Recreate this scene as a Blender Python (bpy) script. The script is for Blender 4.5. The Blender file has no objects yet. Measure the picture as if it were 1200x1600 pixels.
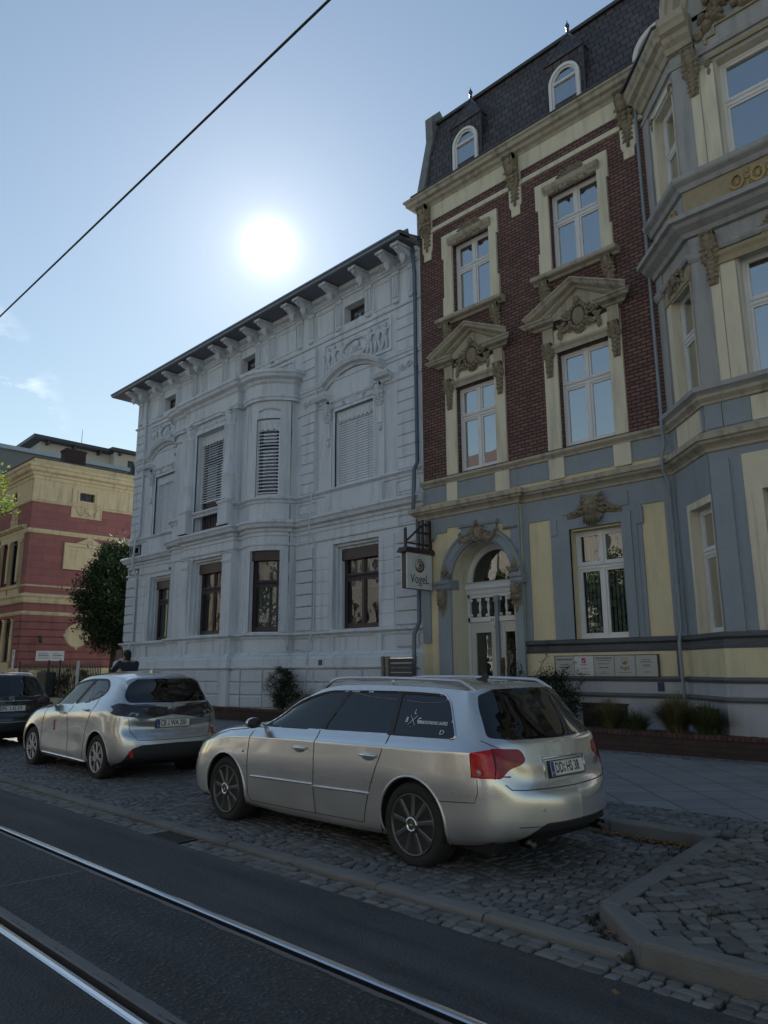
import bpy, bmesh, math, random
import numpy as np
from mathutils import Vector, Matrix
from math import sin, cos, pi, radians, sqrt, atan2, hypot

SC = bpy.context.scene
COL = SC.collection
# ------------------------------------------------------------------ camera
cam_d = bpy.data.cameras.new('camera'); cam = bpy.data.objects.new('camera', cam_d); COL.objects.link(cam)
_p, _a, _r = radians(11.84), radians(44.836), radians(-.329)
_fw = Vector((-cos(_a)*cos(_p), sin(_a)*cos(_p), sin(_p))); _rt = Vector((sin(_a), cos(_a), 0)); _up = _rt.cross(_fw)
_r2 = _rt*cos(_r)+_up*sin(_r); _u2 = -_rt*sin(_r)+_up*cos(_r)
cam.matrix_world = Matrix(((_r2.x, _u2.x, -_fw.x, 0), (_r2.y, _u2.y, -_fw.y, 0), (_r2.z, _u2.z, -_fw.z, 1.53), (0, 0, 0, 1)))
cam_d.sensor_fit = 'HORIZONTAL'; cam_d.sensor_width = 36; cam_d.lens = 36*1165.4/1200
cam_d.clip_start = .05; cam_d.clip_end = 2000
SC.camera = cam
# ------------------------------------------------------------------ world, sun, exposure
SUN = Vector((-.69876, .49442, .51698)).normalized()
SUN_EL = math.asin(SUN.z); SUN_AZ = math.atan2(SUN.x, SUN.y)      # azimuth from +Y, clockwise
W = bpy.data.worlds.new('World'); SC.world = W; W.use_nodes = True
nt = W.node_tree; nt.nodes.clear()
wo = nt.nodes.new('ShaderNodeOutputWorld'); bg = nt.nodes.new('ShaderNodeBackground')
sky = nt.nodes.new('ShaderNodeTexSky'); sky.sky_type = 'NISHITA'; sky.sun_disc = False
sky.sun_elevation = SUN_EL; sky.sun_rotation = SUN_AZ
sky.altitude = 60; sky.air_density = 1.5; sky.dust_density = .05; sky.ozone_density = .6
bg.inputs['Strength'].default_value = .050
nt.links.new(sky.outputs[0], bg.inputs[0])
# aureole and disc of the sun, part of the sky itself, plus a few thin clouds
tc = nt.nodes.new('ShaderNodeTexCoord'); nrm = nt.nodes.new('ShaderNodeVectorMath'); nrm.operation = 'NORMALIZE'
dot = nt.nodes.new('ShaderNodeVectorMath'); dot.operation = 'DOT_PRODUCT'; dot.inputs[1].default_value = SUN
nt.links.new(tc.outputs['Generated'], nrm.inputs[0]); nt.links.new(nrm.outputs[0], dot.inputs[0])
def wmath(op, a, b=None, clamp=False):
    n = nt.nodes.new('ShaderNodeMath'); n.operation = op; n.use_clamp = clamp
    for i, v in enumerate((a, b)):
        if v is None: continue
        if isinstance(v, (int, float)): n.inputs[i].default_value = v
        else: nt.links.new(v, n.inputs[i])
    return n.outputs[0]
ang = wmath('ARCCOSINE', wmath('MINIMUM', dot.outputs['Value'], .99999))
g1 = wmath('MULTIPLY', wmath('POWER', 2.718, wmath('MULTIPLY', ang, -1/radians(.55))), 3.0)
g2 = wmath('MULTIPLY', wmath('POWER', 2.718, wmath('MULTIPLY', ang, -1/radians(3.6))), .17)
g3 = wmath('MULTIPLY', wmath('POWER', 2.718, wmath('MULTIPLY', ang, -1/radians(15.0))), .085)
gs = wmath('ADD', wmath('ADD', g1, g2), g3)
bg2 = nt.nodes.new('ShaderNodeBackground'); bg2.inputs[0].default_value = (1, .985, .95, 1); nt.links.new(gs, bg2.inputs[1])
add = nt.nodes.new('ShaderNodeAddShader'); nt.links.new(bg.outputs[0], add.inputs[0]); nt.links.new(bg2.outputs[0], add.inputs[1])
cn = nt.nodes.new('ShaderNodeTexNoise'); cn.inputs['Scale'].default_value = 7; cn.inputs['Detail'].default_value = 9; cn.inputs['Roughness'].default_value = .62
mp = nt.nodes.new('ShaderNodeMapping'); mp.inputs['Scale'].default_value = (1, 1, 2.2); nt.links.new(nrm.outputs[0], mp.inputs[0]); nt.links.new(mp.outputs[0], cn.inputs['Vector'])
cd = nt.nodes.new('ShaderNodeVectorMath'); cd.operation = 'DOT_PRODUCT'; cd.inputs[1].default_value = Vector((-.945, .185, .27)).normalized()
nt.links.new(nrm.outputs[0], cd.inputs[0])
cl = wmath('MULTIPLY', wmath('MULTIPLY', wmath('SUBTRACT', cn.outputs[0], .50), 5.0, True), wmath('MULTIPLY', wmath('SUBTRACT', cd.outputs['Value'], .985), 90, True))
bg3 = nt.nodes.new('ShaderNodeBackground'); bg3.inputs[0].default_value = (.95, .96, 1, 1); bg3.inputs[1].default_value = .95
mixw = nt.nodes.new('ShaderNodeMixShader'); nt.links.new(wmath('MULTIPLY', cl, .8), mixw.inputs[0]); nt.links.new(add.outputs[0], mixw.inputs[1]); nt.links.new(bg3.outputs[0], mixw.inputs[2])
nt.links.new(mixw.outputs[0], wo.inputs[0])
sl = bpy.data.lights.new('sun', 'SUN'); sl.energy = 5.0; sl.angle = radians(.53); sl.color = (1, .94, .85)
so = bpy.data.objects.new('sun', sl); COL.objects.link(so); so.rotation_euler = SUN.to_track_quat('Z', 'Y').to_euler(); so.location = (0, 0, 30)
SC.view_settings.view_transform = 'Standard'; SC.view_settings.look = 'None'; SC.view_settings.gamma = 1
SC.view_settings.use_curve_mapping = False; SC.view_settings.exposure = 1.12

# ------------------------------------------------------------------ materials
_M = {}
def mat(name, col, rough=.8, metal=0, var=.12, vscale=3.0, bump=0, bscale=40, spec=.5, coat=0, dirt=0, dirtcol=(.03, .03, .03), island=0, sub=None, streak=False, fine=0):
    """Principled surface with two scales of colour variation, stains and bump, all in object/world coordinates."""
    if name in _M: return _M[name]
    m = bpy.data.materials.new(name); m.use_nodes = True; t = m.node_tree; N = t.nodes; L = t.links
    b = N['Principled BSDF']; b.inputs['Roughness'].default_value = rough; b.inputs['Metallic'].default_value = metal
    b.inputs['Specular IOR Level'].default_value = spec
    if coat: b.inputs['Coat Weight'].default_value = coat; b.inputs['Coat Roughness'].default_value = .04
    geo = N.new('ShaderNodeNewGeometry')
    def noise(s, det=5, vec=None):
        n = N.new('ShaderNodeTexNoise'); n.inputs['Scale'].default_value = s; n.inputs['Detail'].default_value = det; n.inputs['Roughness'].default_value = .6
        L.new(vec or geo.outputs['Position'], n.inputs['Vector']); return n.outputs[0]
    def mth(op, a, c, clamp=False):
        n = N.new('ShaderNodeMath'); n.operation = op; n.use_clamp = clamp
        for i, v in enumerate((a, c)):
            if isinstance(v, (int, float)): n.inputs[i].default_value = v
            else: L.new(v, n.inputs[i])
        return n.outputs[0]
    val = mth('ADD', mth('MULTIPLY', mth('SUBTRACT', noise(vscale), .5), var*2.6), 1)
    if fine: val = mth('MULTIPLY', val, mth('ADD', mth('MULTIPLY', mth('SUBTRACT', noise(bscale, 3), .5), fine*2), 1))
    if island: val = mth('MULTIPLY', val, mth('ADD', mth('MULTIPLY', mth('SUBTRACT', geo.outputs['Random Per Island'], .5), island*2), 1))
    hsv = N.new('ShaderNodeHueSaturation'); hsv.inputs['Color'].default_value = (*col, 1); L.new(val, hsv.inputs['Value'])
    out = hsv.outputs[0]
    if dirt:
        vec = None
        if streak:
            mpn = N.new('ShaderNodeMapping'); mpn.inputs['Scale'].default_value = (5, 5, .55); L.new(geo.outputs['Position'], mpn.inputs[0]); vec = mpn.outputs[0]
        f = mth('MULTIPLY', mth('SUBTRACT', noise(1.1 if not streak else 1, 8, vec), .5), 6, True)
        mx = N.new('ShaderNodeMix'); mx.data_type = 'RGBA'; L.new(mth('MULTIPLY', f, dirt), mx.inputs[0]); L.new(out, mx.inputs[6]); mx.inputs[7].default_value = (*dirtcol, 1); out = mx.outputs[2]
    L.new(out, b.inputs['Base Color'])
    if bump:
        bn = N.new('ShaderNodeBump'); bn.inputs['Strength'].default_value = bump; bn.inputs['Distance'].default_value = .02
        L.new(noise(bscale, 6), bn.inputs['Height']); L.new(bn.outputs[0], b.inputs['Normal'])
    _M[name] = m; return m

def pattern_mat(name, c1, c2, mortar, bw, bh, ms, axes='XZ', rot=0, rough=.85, offset=.5, bump=.5, var=.2, msmooth=.1, scale=1.0, nz=.25):
    """Brick/slate/slab pattern laid in world metres; axes picks the two world axes (for faces turned 45 degrees 'DZ')."""
    if name in _M: return _M[name]
    m = bpy.data.materials.new(name); m.use_nodes = True; t = m.node_tree; N = t.nodes; L = t.links
    b = N['Principled BSDF']; b.inputs['Roughness'].default_value = rough; b.inputs['Specular IOR Level'].default_value = .35
    geo = N.new('ShaderNodeNewGeometry'); sp = N.new('ShaderNodeSeparateXYZ'); L.new(geo.outputs['Position'], sp.inputs[0]); cb = N.new('ShaderNodeCombineXYZ')
    if axes == 'XZ': 
        a = N.new('ShaderNodeMath'); a.operation = 'ADD'; L.new(sp.outputs[0], a.inputs[0]); L.new(sp.outputs[1], a.inputs[1]); L.new(a.outputs[0], cb.inputs[0]); L.new(sp.outputs[2], cb.inputs[1])
    else: L.new(sp.outputs[0], cb.inputs[0]); L.new(sp.outputs[1], cb.inputs[1])
    mp = N.new('ShaderNodeMapping'); mp.inputs['Rotation'].default_value = (0, 0, rot); L.new(cb.outputs[0], mp.inputs[0])
    br = N.new('ShaderNodeTexBrick'); br.inputs['Scale'].default_value = scale; br.inputs['Brick Width'].default_value = bw; br.inputs['Row Height'].default_value = bh
    br.inputs['Mortar Size'].default_value = ms; br.inputs['Mortar Smooth'].default_value = msmooth; br.offset = offset
    br.inputs['Color1'].default_value = (*c1, 1); br.inputs['Color2'].default_value = (*c2, 1); br.inputs['Mortar'].default_value = (*mortar, 1)
    L.new(mp.outputs[0], br.inputs['Vector'])
    n = N.new('ShaderNodeTexNoise'); n.inputs['Scale'].default_value = 1.3; n.inputs['Detail'].default_value = 9; n.inputs['Roughness'].default_value = .65; L.new(geo.outputs['Position'], n.inputs['Vector'])
    k = N.new('ShaderNodeMath'); k.operation = 'MULTIPLY_ADD'; L.new(n.outputs[0], k.inputs[0]); k.inputs[1].default_value = var*4; k.inputs[2].default_value = 1-var*2
    hsv = N.new('ShaderNodeHueSaturation'); L.new(br.outputs[0], hsv.inputs['Color']); L.new(k.outputs[0], hsv.inputs['Value']); L.new(hsv.outputs[0], b.inputs['Base Color'])
    n2 = N.new('ShaderNodeTexNoise'); n2.inputs['Scale'].default_value = 60; n2.inputs['Detail'].default_value = 4; L.new(geo.outputs['Position'], n2.inputs['Vector'])
    h = N.new('ShaderNodeMath'); h.operation = 'MULTIPLY_ADD'; L.new(n2.outputs[0], h.inputs[0]); h.inputs[1].default_value = nz
    inv = N.new('ShaderNodeMath'); inv.operation = 'SUBTRACT'; inv.inputs[0].default_value = 1; L.new(br.outputs['Fac'], inv.inputs[1]); L.new(inv.outputs[0], h.inputs[2])
    bn = N.new('ShaderNodeBump'); bn.inputs['Strength'].default_value = bump; bn.inputs['Distance'].default_value = .008; L.new(h.outputs[0], bn.inputs['Height']); L.new(bn.outputs[0], b.inputs['Normal'])
    _M[name] = m; return m

def glass_mat(name, tint=(.75, .8, .8), ior=2.0, wave=.0, rough=.0, wscale=3):
    """thin clear sheet: see-through, reflecting more at grazing angles (same from both sides)"""
    if name in _M: return _M[name]
    m = bpy.data.materials.new(name); m.use_nodes = True; t = m.node_tree; N = t.nodes; L = t.links; N.clear()
    o = N.new('ShaderNodeOutputMaterial'); mx = N.new('ShaderNodeMixShader'); tr = N.new('ShaderNodeBsdfTransparent'); gl = N.new('ShaderNodeBsdfGlossy'); geo = N.new('ShaderNodeNewGeometry')
    tr.inputs[0].default_value = (*tint, 1); gl.inputs['Roughness'].default_value = rough
    d = N.new('ShaderNodeVectorMath'); d.operation = 'DOT_PRODUCT'; L.new(geo.outputs['Incoming'], d.inputs[0]); L.new(geo.outputs['Normal'], d.inputs[1])
    def mth(op, a, b=0):
        n = N.new('ShaderNodeMath'); n.operation = op
        for i, v in enumerate((a, b)):
            if isinstance(v, (int, float)): n.inputs[i].default_value = v
            else: L.new(v, n.inputs[i])
        return n.outputs[0]
    r0 = ((ior-1)/(ior+1))**2
    f = mth('ADD', mth('MULTIPLY', mth('POWER', mth('SUBTRACT', 1, mth('ABSOLUTE', d.outputs['Value'])), 5), 1-r0), r0)
    if wave:
        n = N.new('ShaderNodeTexNoise'); n.inputs['Scale'].default_value = wscale; n.inputs['Detail'].default_value = 1.5; L.new(geo.outputs['Position'], n.inputs['Vector'])
        bn = N.new('ShaderNodeBump'); bn.inputs['Strength'].default_value = wave; bn.inputs['Distance'].default_value = .02; L.new(n.outputs[0], bn.inputs['Height']); L.new(bn.outputs[0], gl.inputs['Normal'])
    L.new(f, mx.inputs[0]); L.new(tr.outputs[0], mx.inputs[1]); L.new(gl.outputs[0], mx.inputs[2]); L.new(mx.outputs[0], o.inputs[0])
    _M[name] = m; return m

# ------------------------------------------------------------------ frames and mesh builder
class Fr:
    """Wall frame: u along the wall, w outwards, v up."""
    def __init__(s, o, ang=0, n=None):
        s.o = Vector(o); s.ud = Vector((cos(ang), sin(ang), 0)); s.n = Vector((sin(ang), -cos(ang), 0)) if n is None else Vector(n); s.curv = False
    def P(s, u, w, v): return s.o + s.ud*u + s.n*w + Vector((0, 0, v))
class CylFr:
    """Curved wall: u is arc length from angle a0 (radians, growing counter-clockwise), radius R about centre c."""
    def __init__(s, c, R, a0): s.c = Vector(c); s.R = R; s.a0 = a0; s.curv = True
    def P(s, u, w, v):
        a = s.a0+u/s.R; r = s.R+w; return Vector((s.c.x+r*cos(a), s.c.y+r*sin(a), s.c.z+v))
SPLIT = {k: k for k in 'sill_trim brick_wall rendered_wall cream_stucco grey_stucco cream_frieze dentils exhaust_pipe arch_lip wheel_arch_liner rub_strip headlamp reversing_lamp mirror_triangle tail_lamp fog_lamp lamp_seal valance fence_post opposite_wall panel_gap gable_relief'.split()}
SPLIT.update(stucco_reliefs='stucco_relief', corbel_backplates='corbel_backplate', bay_window_heads='window_head', window_reveal='window_reveal', doorway_relief='doorway_relief', gilded_parapet_relief='parapet_relief', window_head_and_sill='window_head_and_sill', window_panes='pane', attic_panel='attic_panel', rafter_ends='rafter_end', slats='slat', steps='step')
class MB:
    def __init__(s): s.v = []; s.f = []; s.m = []; s.sm = []; s.mi = 0; s.pr = []
    def add(s, vs, fs, smooth=False):
        o = len(s.v); s.pr.append((o, len(s.f))); s.v.extend([tuple(p) for p in vs]); s.f.extend([tuple(i+o for i in f) for f in fs]); s.m.extend([s.mi]*len(fs)); s.sm.extend([smooth]*len(fs))
    def prof(s, fr, u0, u1, pts, m0=0, m1=0, seg=None):
        """closed profile pts [(w,v)] swept along u; m0/m1 mitre: end cut du per dw."""
        k = seg or (max(1, int(abs(u1-u0)/.12)) if fr.curv else 1); n = len(pts); vs = []; fs = []
        for i in range(k+1):
            for (w, v) in pts: vs.append(fr.P((u0-m0*w)*(1-i/k)+(u1+m1*w)*i/k, w, v))
        for i in range(k):
            for j in range(n): a = i*n+j; b = i*n+(j+1) % n; fs.append((a, b, b+n, a+n))
        fs.append(tuple(range(n))[::-1]); fs.append(tuple(k*n+j for j in range(n))); s.add(vs, fs)
    def box(s, fr, u0, u1, w0, w1, v0, v1): s.prof(fr, u0, u1, [(w0, v0), (w1, v0), (w1, v1), (w0, v1)])
    def bev(s, fr, u0, u1, w0, w1, v0, v1, b=.02):
        """block with a chamfered front face"""
        vs = [fr.P(*p) for p in [(u0, w0, v0), (u1, w0, v0), (u1, w0, v1), (u0, w0, v1), (u0, w1-b, v0), (u1, w1-b, v0), (u1, w1-b, v1), (u0, w1-b, v1), (u0+b, w1, v0+b), (u1-b, w1, v0+b), (u1-b, w1, v1-b), (u0+b, w1, v1-b)]]
        fs = [(0, 1, 5, 4), (1, 2, 6, 5), (2, 3, 7, 6), (3, 0, 4, 7), (4, 5, 9, 8), (5, 6, 10, 9), (6, 7, 11, 10), (7, 4, 8, 11), (8, 9, 10, 11), (3, 2, 1, 0)]
        s.add(vs, fs)
    def poly(s, fr, pts, w0, w1):
        """outline [(u,v)] in the wall plane extruded from w0 to w1"""
        n = len(pts); vs = [fr.P(u, w0, v) for u, v in pts]+[fr.P(u, w1, v) for u, v in pts]
        fs = [tuple(range(n))[::-1], tuple(range(n, 2*n))]+[(i, (i+1) % n, n+(i+1) % n, n+i) for i in range(n)]; s.add(vs, fs)
    def ring(s, fr, outer, inner, w0, w1):
        """frame between two outlines of equal count (open strips allowed through equal first/last)"""
        n = len(outer); vs = [fr.P(u, w, v) for w in (w0, w1) for ps in (outer, inner) for u, v in ps]; fs = []
        for i in range(n-1):
            fs += [(2*n+i, 2*n+i+1, 3*n+i+1, 3*n+i), (i, i+1, 2*n+i+1, 2*n+i), (n+i, n+i+1, 3*n+i+1, 3*n+i)]
        fs += [(0, n, 3*n, 2*n), (n-1, 2*n-1, 4*n-1, 3*n-1)]; s.add(vs, fs)
    def arcprof(s, fr, cu, cv, r, a0, a1, pts, seg=20, ey=1):
        """profile pts [(w, dr)] swept along an arc in the wall plane"""
        n = len(pts); vs = []; fs = []
        for i in range(seg+1):
            a = a0+(a1-a0)*i/seg
            for (w, dr) in pts: vs.append(fr.P(cu+(r+dr)*cos(a), w, cv+(r+dr)*sin(a)*ey))
        for i in range(seg):
            for j in range(n): a = i*n+j; b = i*n+(j+1) % n; fs.append((a, b, b+n, a+n))
        fs.append(tuple(range(n))[::-1]); fs.append(tuple(seg*n+j for j in range(n))); s.add(vs, fs)
    def wall(s, fr, u0, u1, v0, v1, holes=(), w=0, d=.3):
        """wall sheet with rectangular holes and reveals of depth d"""
        us = sorted({u0, u1, *[h[0] for h in holes], *[h[1] for h in holes]}); vs_ = sorted({v0, v1, *[h[2] for h in holes], *[h[3] for h in holes]})
        if fr.curv:
            nu = []
            for a, b in zip(us, us[1:]):
                k = max(1, int((b-a)/.12)); nu += [a+(b-a)*i/k for i in range(k)]
            us = nu+[us[-1]]
        for a, b in zip(us, us[1:]):
            for c, e in zip(vs_, vs_[1:]):
                cu, cv = (a+b)/2, (c+e)/2
                if any(h[0] < cu < h[1] and h[2] < cv < h[3] for h in holes): continue
                s.add([fr.P(a, w, c), fr.P(b, w, c), fr.P(b, w, e), fr.P(a, w, e)], [(0, 1, 2, 3)])
        for h in holes:
            a, b, c, e = h[:4]; D = h[4] if len(h) > 4 else d
            hu = [x for x in us if a <= x <= b]
            for x in (a, b): s.add([fr.P(x, w, c), fr.P(x, w-D, c), fr.P(x, w-D, e), fr.P(x, w, e)], [(0, 1, 2, 3)])
            for z in (c, e):
                for x0, x1 in zip(hu, hu[1:]): s.add([fr.P(x0, w, z), fr.P(x1, w, z), fr.P(x1, w-D, z), fr.P(x0, w-D, z)], [(0, 1, 2, 3)])
    def sweep(s, path, prof, closed=False, z=0, ends=True):
        """moulding profile [(out, up)] along a plan polyline [(x,y)], mitred, out = right-hand side of travel"""
        n = len(path); k = len(prof); P = [Vector((p[0], p[1])) for p in path]; vs = []; fs = []
        for i in range(n):
            d0 = (P[i]-P[i-1]).normalized() if (i > 0 or closed) else None; d1 = (P[(i+1) % n]-P[i]).normalized() if (i < n-1 or closed) else None
            d0 = d0 or d1; d1 = d1 or d0; n0 = Vector((d0.y, -d0.x)); n1 = Vector((d1.y, -d1.x)); b = (n0+n1)
            b = b.normalized(); b = b/max(.35, b.dot(n0))
            for (o, u) in prof: vs.append((P[i].x+b.x*o, P[i].y+b.y*o, z+u))
        m = n if closed else n-1
        for i in range(m):
            for j in range(k): a = i*k+j; bb = i*k+(j+1) % k; c = ((i+1) % n)*k; fs.append((a, bb, c+(j+1) % k, c+j))
        if not closed and ends: fs.append(tuple(range(k))[::-1]); fs.append(tuple((n-1)*k+j for j in range(k)))
        s.add(vs, fs)
    def tube(s, pts, r, n=8, cap=True, smooth=True):
        P = [Vector(p) for p in pts]; R = r if isinstance(r, (list, tuple)) else [r]*len(P); vs = []; fs = []
        prev = None
        for i, p in enumerate(P):
            d = (P[min(i+1, len(P)-1)]-P[max(i-1, 0)]).normalized()
            if prev is None: a = d.cross(Vector((0, 0, 1))); a = a if a.length > .1 else d.cross(Vector((1, 0, 0)))
            else: a = prev-d*prev.dot(d)
            a.normalize(); prev = a; b = d.cross(a)
            for k in range(n): t = 2*pi*k/n; vs.append(p+(a*cos(t)+b*sin(t))*R[i])
        for i in range(len(P)-1):
            for k in range(n): fs.append((i*n+k, i*n+(k+1) % n, (i+1)*n+(k+1) % n, (i+1)*n+k))
        if cap: fs.append(tuple(range(n))[::-1]); fs.append(tuple((len(P)-1)*n+k for k in range(n)))
        s.add(vs, fs, smooth)
    def lathe(s, c, prof, n=16, axis='Z', ud=None, vd=None, smooth=True):
        """prof [(radius, height)] round an axis through c"""
        c = Vector(c); ax = {'Z': Vector((0, 0, 1)), 'Y': Vector((0, 1, 0)), 'X': Vector((1, 0, 0))}.get(axis, axis) if isinstance(axis, str) else Vector(axis)
        a = ax.orthogonal().normalized(); b = ax.cross(a); vs = []; fs = []
        for (r, h) in prof:
            for k in range(n): t = 2*pi*k/n; vs.append(c+ax*h+(a*cos(t)+b*sin(t))*r)
        for i in range(len(prof)-1):
            for k in range(n): fs.append((i*n+k, i*n+(k+1) % n, (i+1)*n+(k+1) % n, (i+1)*n+k))
        fs.append(tuple(range(n))[::-1]); fs.append(tuple((len(prof)-1)*n+k for k in range(n))); s.add(vs, fs, smooth)
    def blob(s, fr, u, w, v, ru, rw, rv, rot=0, nu=8, nv=5):
        vs = []; fs = []; c, sn = cos(rot), sin(rot)
        for i in range(nv+1):
            t = -pi/2+pi*i/nv
            for k in range(nu):
                p = 2*pi*k/nu; a = ru*cos(t)*cos(p); b = rw*cos(t)*sin(p); d = rv*sin(t); vs.append(fr.P(u+a*c-d*sn, w+b, v+a*sn+d*c))
        for i in range(nv):
            for k in range(nu): fs.append((i*nu+k, i*nu+(k+1) % nu, (i+1)*nu+(k+1) % nu, (i+1)*nu+k))
        s.add(vs, fs, True)
    def leaf(s, fr, u, w, v, l, b, rot, h=.03):
        """pointed relief leaf with a raised rib"""
        c, sn = cos(rot), sin(rot); vs = []; N = 5
        for i in range(N+1):
            t = i/N; wd = b*sin(pi*min(1, t*.92+.06))**.8; lift = h*sin(pi*t)+.006
            for q, e in ((-wd, 0), (-wd*.45, .55), (0, 1), (wd*.45, .55), (wd, 0)): a = q; d = l*t; vs.append(fr.P(u+a*c-d*sn, w+lift*(.25+.75*e) if e else w-.01, v+a*sn+d*c))
        fs = [(i*5+k, i*5+k+1, i*5+k+6, i*5+k+5) for i in range(N) for k in range(4)]; s.add(vs, fs, True)
    def scroll(s, fr, u, w, v, r, turns, a0, sgn=1, th=.018):
        pts = []; rr = []; n = int(12*turns)
        for i in range(n+1):
            t = i/n; a = a0+sgn*2*pi*turns*t; q = r*(1-.85*t); pts.append(fr.P(u+q*cos(a), w+.01+.02*t, v+q*sin(a))); rr.append(th*(1-.45*t))
        s.tube(pts, rr, 6)
    def mark(s): s.pc = getattr(s, 'pc', [])+[(len(s.v), len(s.f))]
    def split(s, name, mats, parent=None, **k):
        """one object per marked piece"""
        cuts = getattr(s, 'pc', []); cuts = ([(0, 0)] if not cuts or cuts[0] != (0, 0) else [])+cuts+[(len(s.v), len(s.f))]; out = []
        for (v0, f0), (v1, f1) in zip(cuts, cuts[1:]):
            if f1 == f0: continue
            q = MB(); q.v = s.v[v0:v1]; q.f = [tuple(i-v0 for i in f) for f in s.f[f0:f1]]; q.m = s.m[f0:f1]; q.sm = s.sm[f0:f1]; out.append(q.build(name, mats, parent, **k))
        return out
    def clusters(s, name, mats, parent, **k):
        """separate pieces of one kind become separate parts"""
        P = s.pr+[(len(s.v), len(s.f))]; n = len(P)-1; lo = np.array([np.min(s.v[P[i][0]:P[i+1][0]], 0) for i in range(n)])-.012; hi = np.array([np.max(s.v[P[i][0]:P[i+1][0]], 0) for i in range(n)])+.012
        par = list(range(n))
        def find(i):
            while par[i] != i: par[i] = par[par[i]]; i = par[i]
            return i
        for i in range(n):
            for j in np.where(np.all((lo[i] <= hi[i+1:]) & (hi[i] >= lo[i+1:]), 1))[0]: par[find(i)] = find(i+1+int(j))
        gr = {}
        for i in range(n): gr.setdefault(find(i), []).append(i)
        out = []
        for ids in gr.values():
            q = MB()
            for i in ids: v0, f0 = P[i]; v1, f1 = P[i+1]; q.add(s.v[v0:v1], [tuple(a-v0 for a in f) for f in s.f[f0:f1]]); q.m[-(f1-f0):] = s.m[f0:f1]; q.sm[-(f1-f0):] = s.sm[f0:f1]
            out.append(q.build(name, mats, parent, nosplit=True, **k))
        return out[0]
    def build(s, name, mats, parent=None, bevel=0, bseg=1, merge=False, recalc=True, nosplit=False):
        if name in SPLIT and not nosplit and len(s.pr) > 1: return s.clusters(SPLIT[name], mats, parent, merge=merge, recalc=recalc)
        me = bpy.data.meshes.new(name); me.from_pydata(s.v, [], s.f)
        if not isinstance(mats, (list, tuple)): mats = [mats]
        for m in mats: me.materials.append(m)
        me.polygons.foreach_set('material_index', s.m); me.polygons.foreach_set('use_smooth', s.sm)
        if recalc or merge:
            b = bmesh.new(); b.from_mesh(me)
            if merge: bmesh.ops.remove_doubles(b, verts=b.verts, dist=.0004)
            if recalc: bmesh.ops.recalc_face_normals(b, faces=b.faces); b.to_mesh(me); b.free()
        o = bpy.data.objects.new(name, me); COL.objects.link(o)
        if parent is not None:
            o.parent = parent
            off = parent_loc(parent)
            if off.length > 0: me.transform(Matrix.Translation(-off))
        if bevel:
            md = o.modifiers.new('bevel', 'BEVEL'); md.width = bevel; md.segments = bseg; md.limit_method = 'ANGLE'; md.angle_limit = radians(40)
        return o
def parent_loc(o):
    l = Vector((0, 0, 0))
    while o is not None: l += o.location; o = o.parent
    return l
def tag(o, label=None, cat=None, group=None, kind=None):
    if label: o['label'] = label
    if cat: o['category'] = cat
    if group: o['group'] = group
    if kind: o['kind'] = kind
    return o
def thing(name, label, cat, loc=(0, 0, 0), group=None):
    """an Empty at the base of a thing; parts are built in world coordinates and shifted under it"""
    o = bpy.data.objects.new(name, None); COL.objects.link(o); o.location = loc; o.empty_display_size = .2
    return tag(o, label, cat, group)
def text(name, body, size, m, o, xd, yd, parent=None, depth=.003, align='CENTER', sx=1.0, space=1.0, bold=0):
    """lettering as mesh: o = world point, xd/yd = reading and up directions"""
    cu = bpy.data.curves.new(name, 'FONT'); cu.body = body; cu.size = size; cu.extrude = depth; cu.align_x = align; cu.align_y = 'CENTER'; cu.space_character = space; cu.resolution_u = 3; cu.offset = bold
    ob = bpy.data.objects.new(name, cu); COL.objects.link(ob)
    dg = bpy.context.evaluated_depsgraph_get(); me = bpy.data.meshes.new_from_object(ob.evaluated_get(dg)); bpy.data.objects.remove(ob)
    xd = Vector(xd).normalized(); yd = Vector(yd).normalized(); zd = xd.cross(yd)
    M = Matrix(((xd.x*sx, yd.x, zd.x, o[0]), (xd.y*sx, yd.y, zd.y, o[1]), (xd.z*sx, yd.z, zd.z, o[2]), (0, 0, 0, 1))); me.transform(M)
    me.materials.clear(); me.materials.append(m); ob = bpy.data.objects.new(name, me); COL.objects.link(ob)
    if parent is not None: ob.parent = parent; me.transform(Matrix.Translation(-parent_loc(parent)))
    return ob
rnd = random.Random(7)
def R(a, b): return rnd.uniform(a, b)

# ------------------------------------------------------------------ shared materials
M_villa = mat('villa_render', (.54, .60, .67), .85, var=.09, vscale=1.2, bump=.25, bscale=55, dirt=.5, dirtcol=(.30, .32, .35), streak=True, fine=.04)
M_villa_rough = mat('villa_rough_render', (.50, .55, .62), .95, var=.10, vscale=5, bump=1.0, bscale=24, fine=.22)
M_orn_v = mat('villa_stucco', (.50, .55, .62), .85, var=.10, vscale=8, bump=.3, bscale=60, fine=.10)
M_roofpaint = mat('painted_eave_wood', (.13, .135, .16), .6, var=.12, bump=.1)
M_zinc = mat('zinc_sheet', (.17, .19, .22), .45, metal=.6, var=.12, vscale=2, bump=.05)
M_woodbr = mat('dark_brown_wood', (.035, .022, .028), .45, var=.15, bump=.1)
M_white = mat('white_window_paint', (.62, .64, .66), .4, var=.06)
M_cream = mat('cream_render', (.60, .54, .36), .88, var=.10, vscale=1.5, bump=.45, bscale=42, dirt=.25, dirtcol=(.2, .18, .13), streak=True, fine=.08)
M_creamlt = mat('pale_cream_render', (.60, .57, .45), .88, var=.08, vscale=2, bump=.3, bscale=42, dirt=.35, dirtcol=(.17, .16, .13), streak=True, fine=.06)
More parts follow.
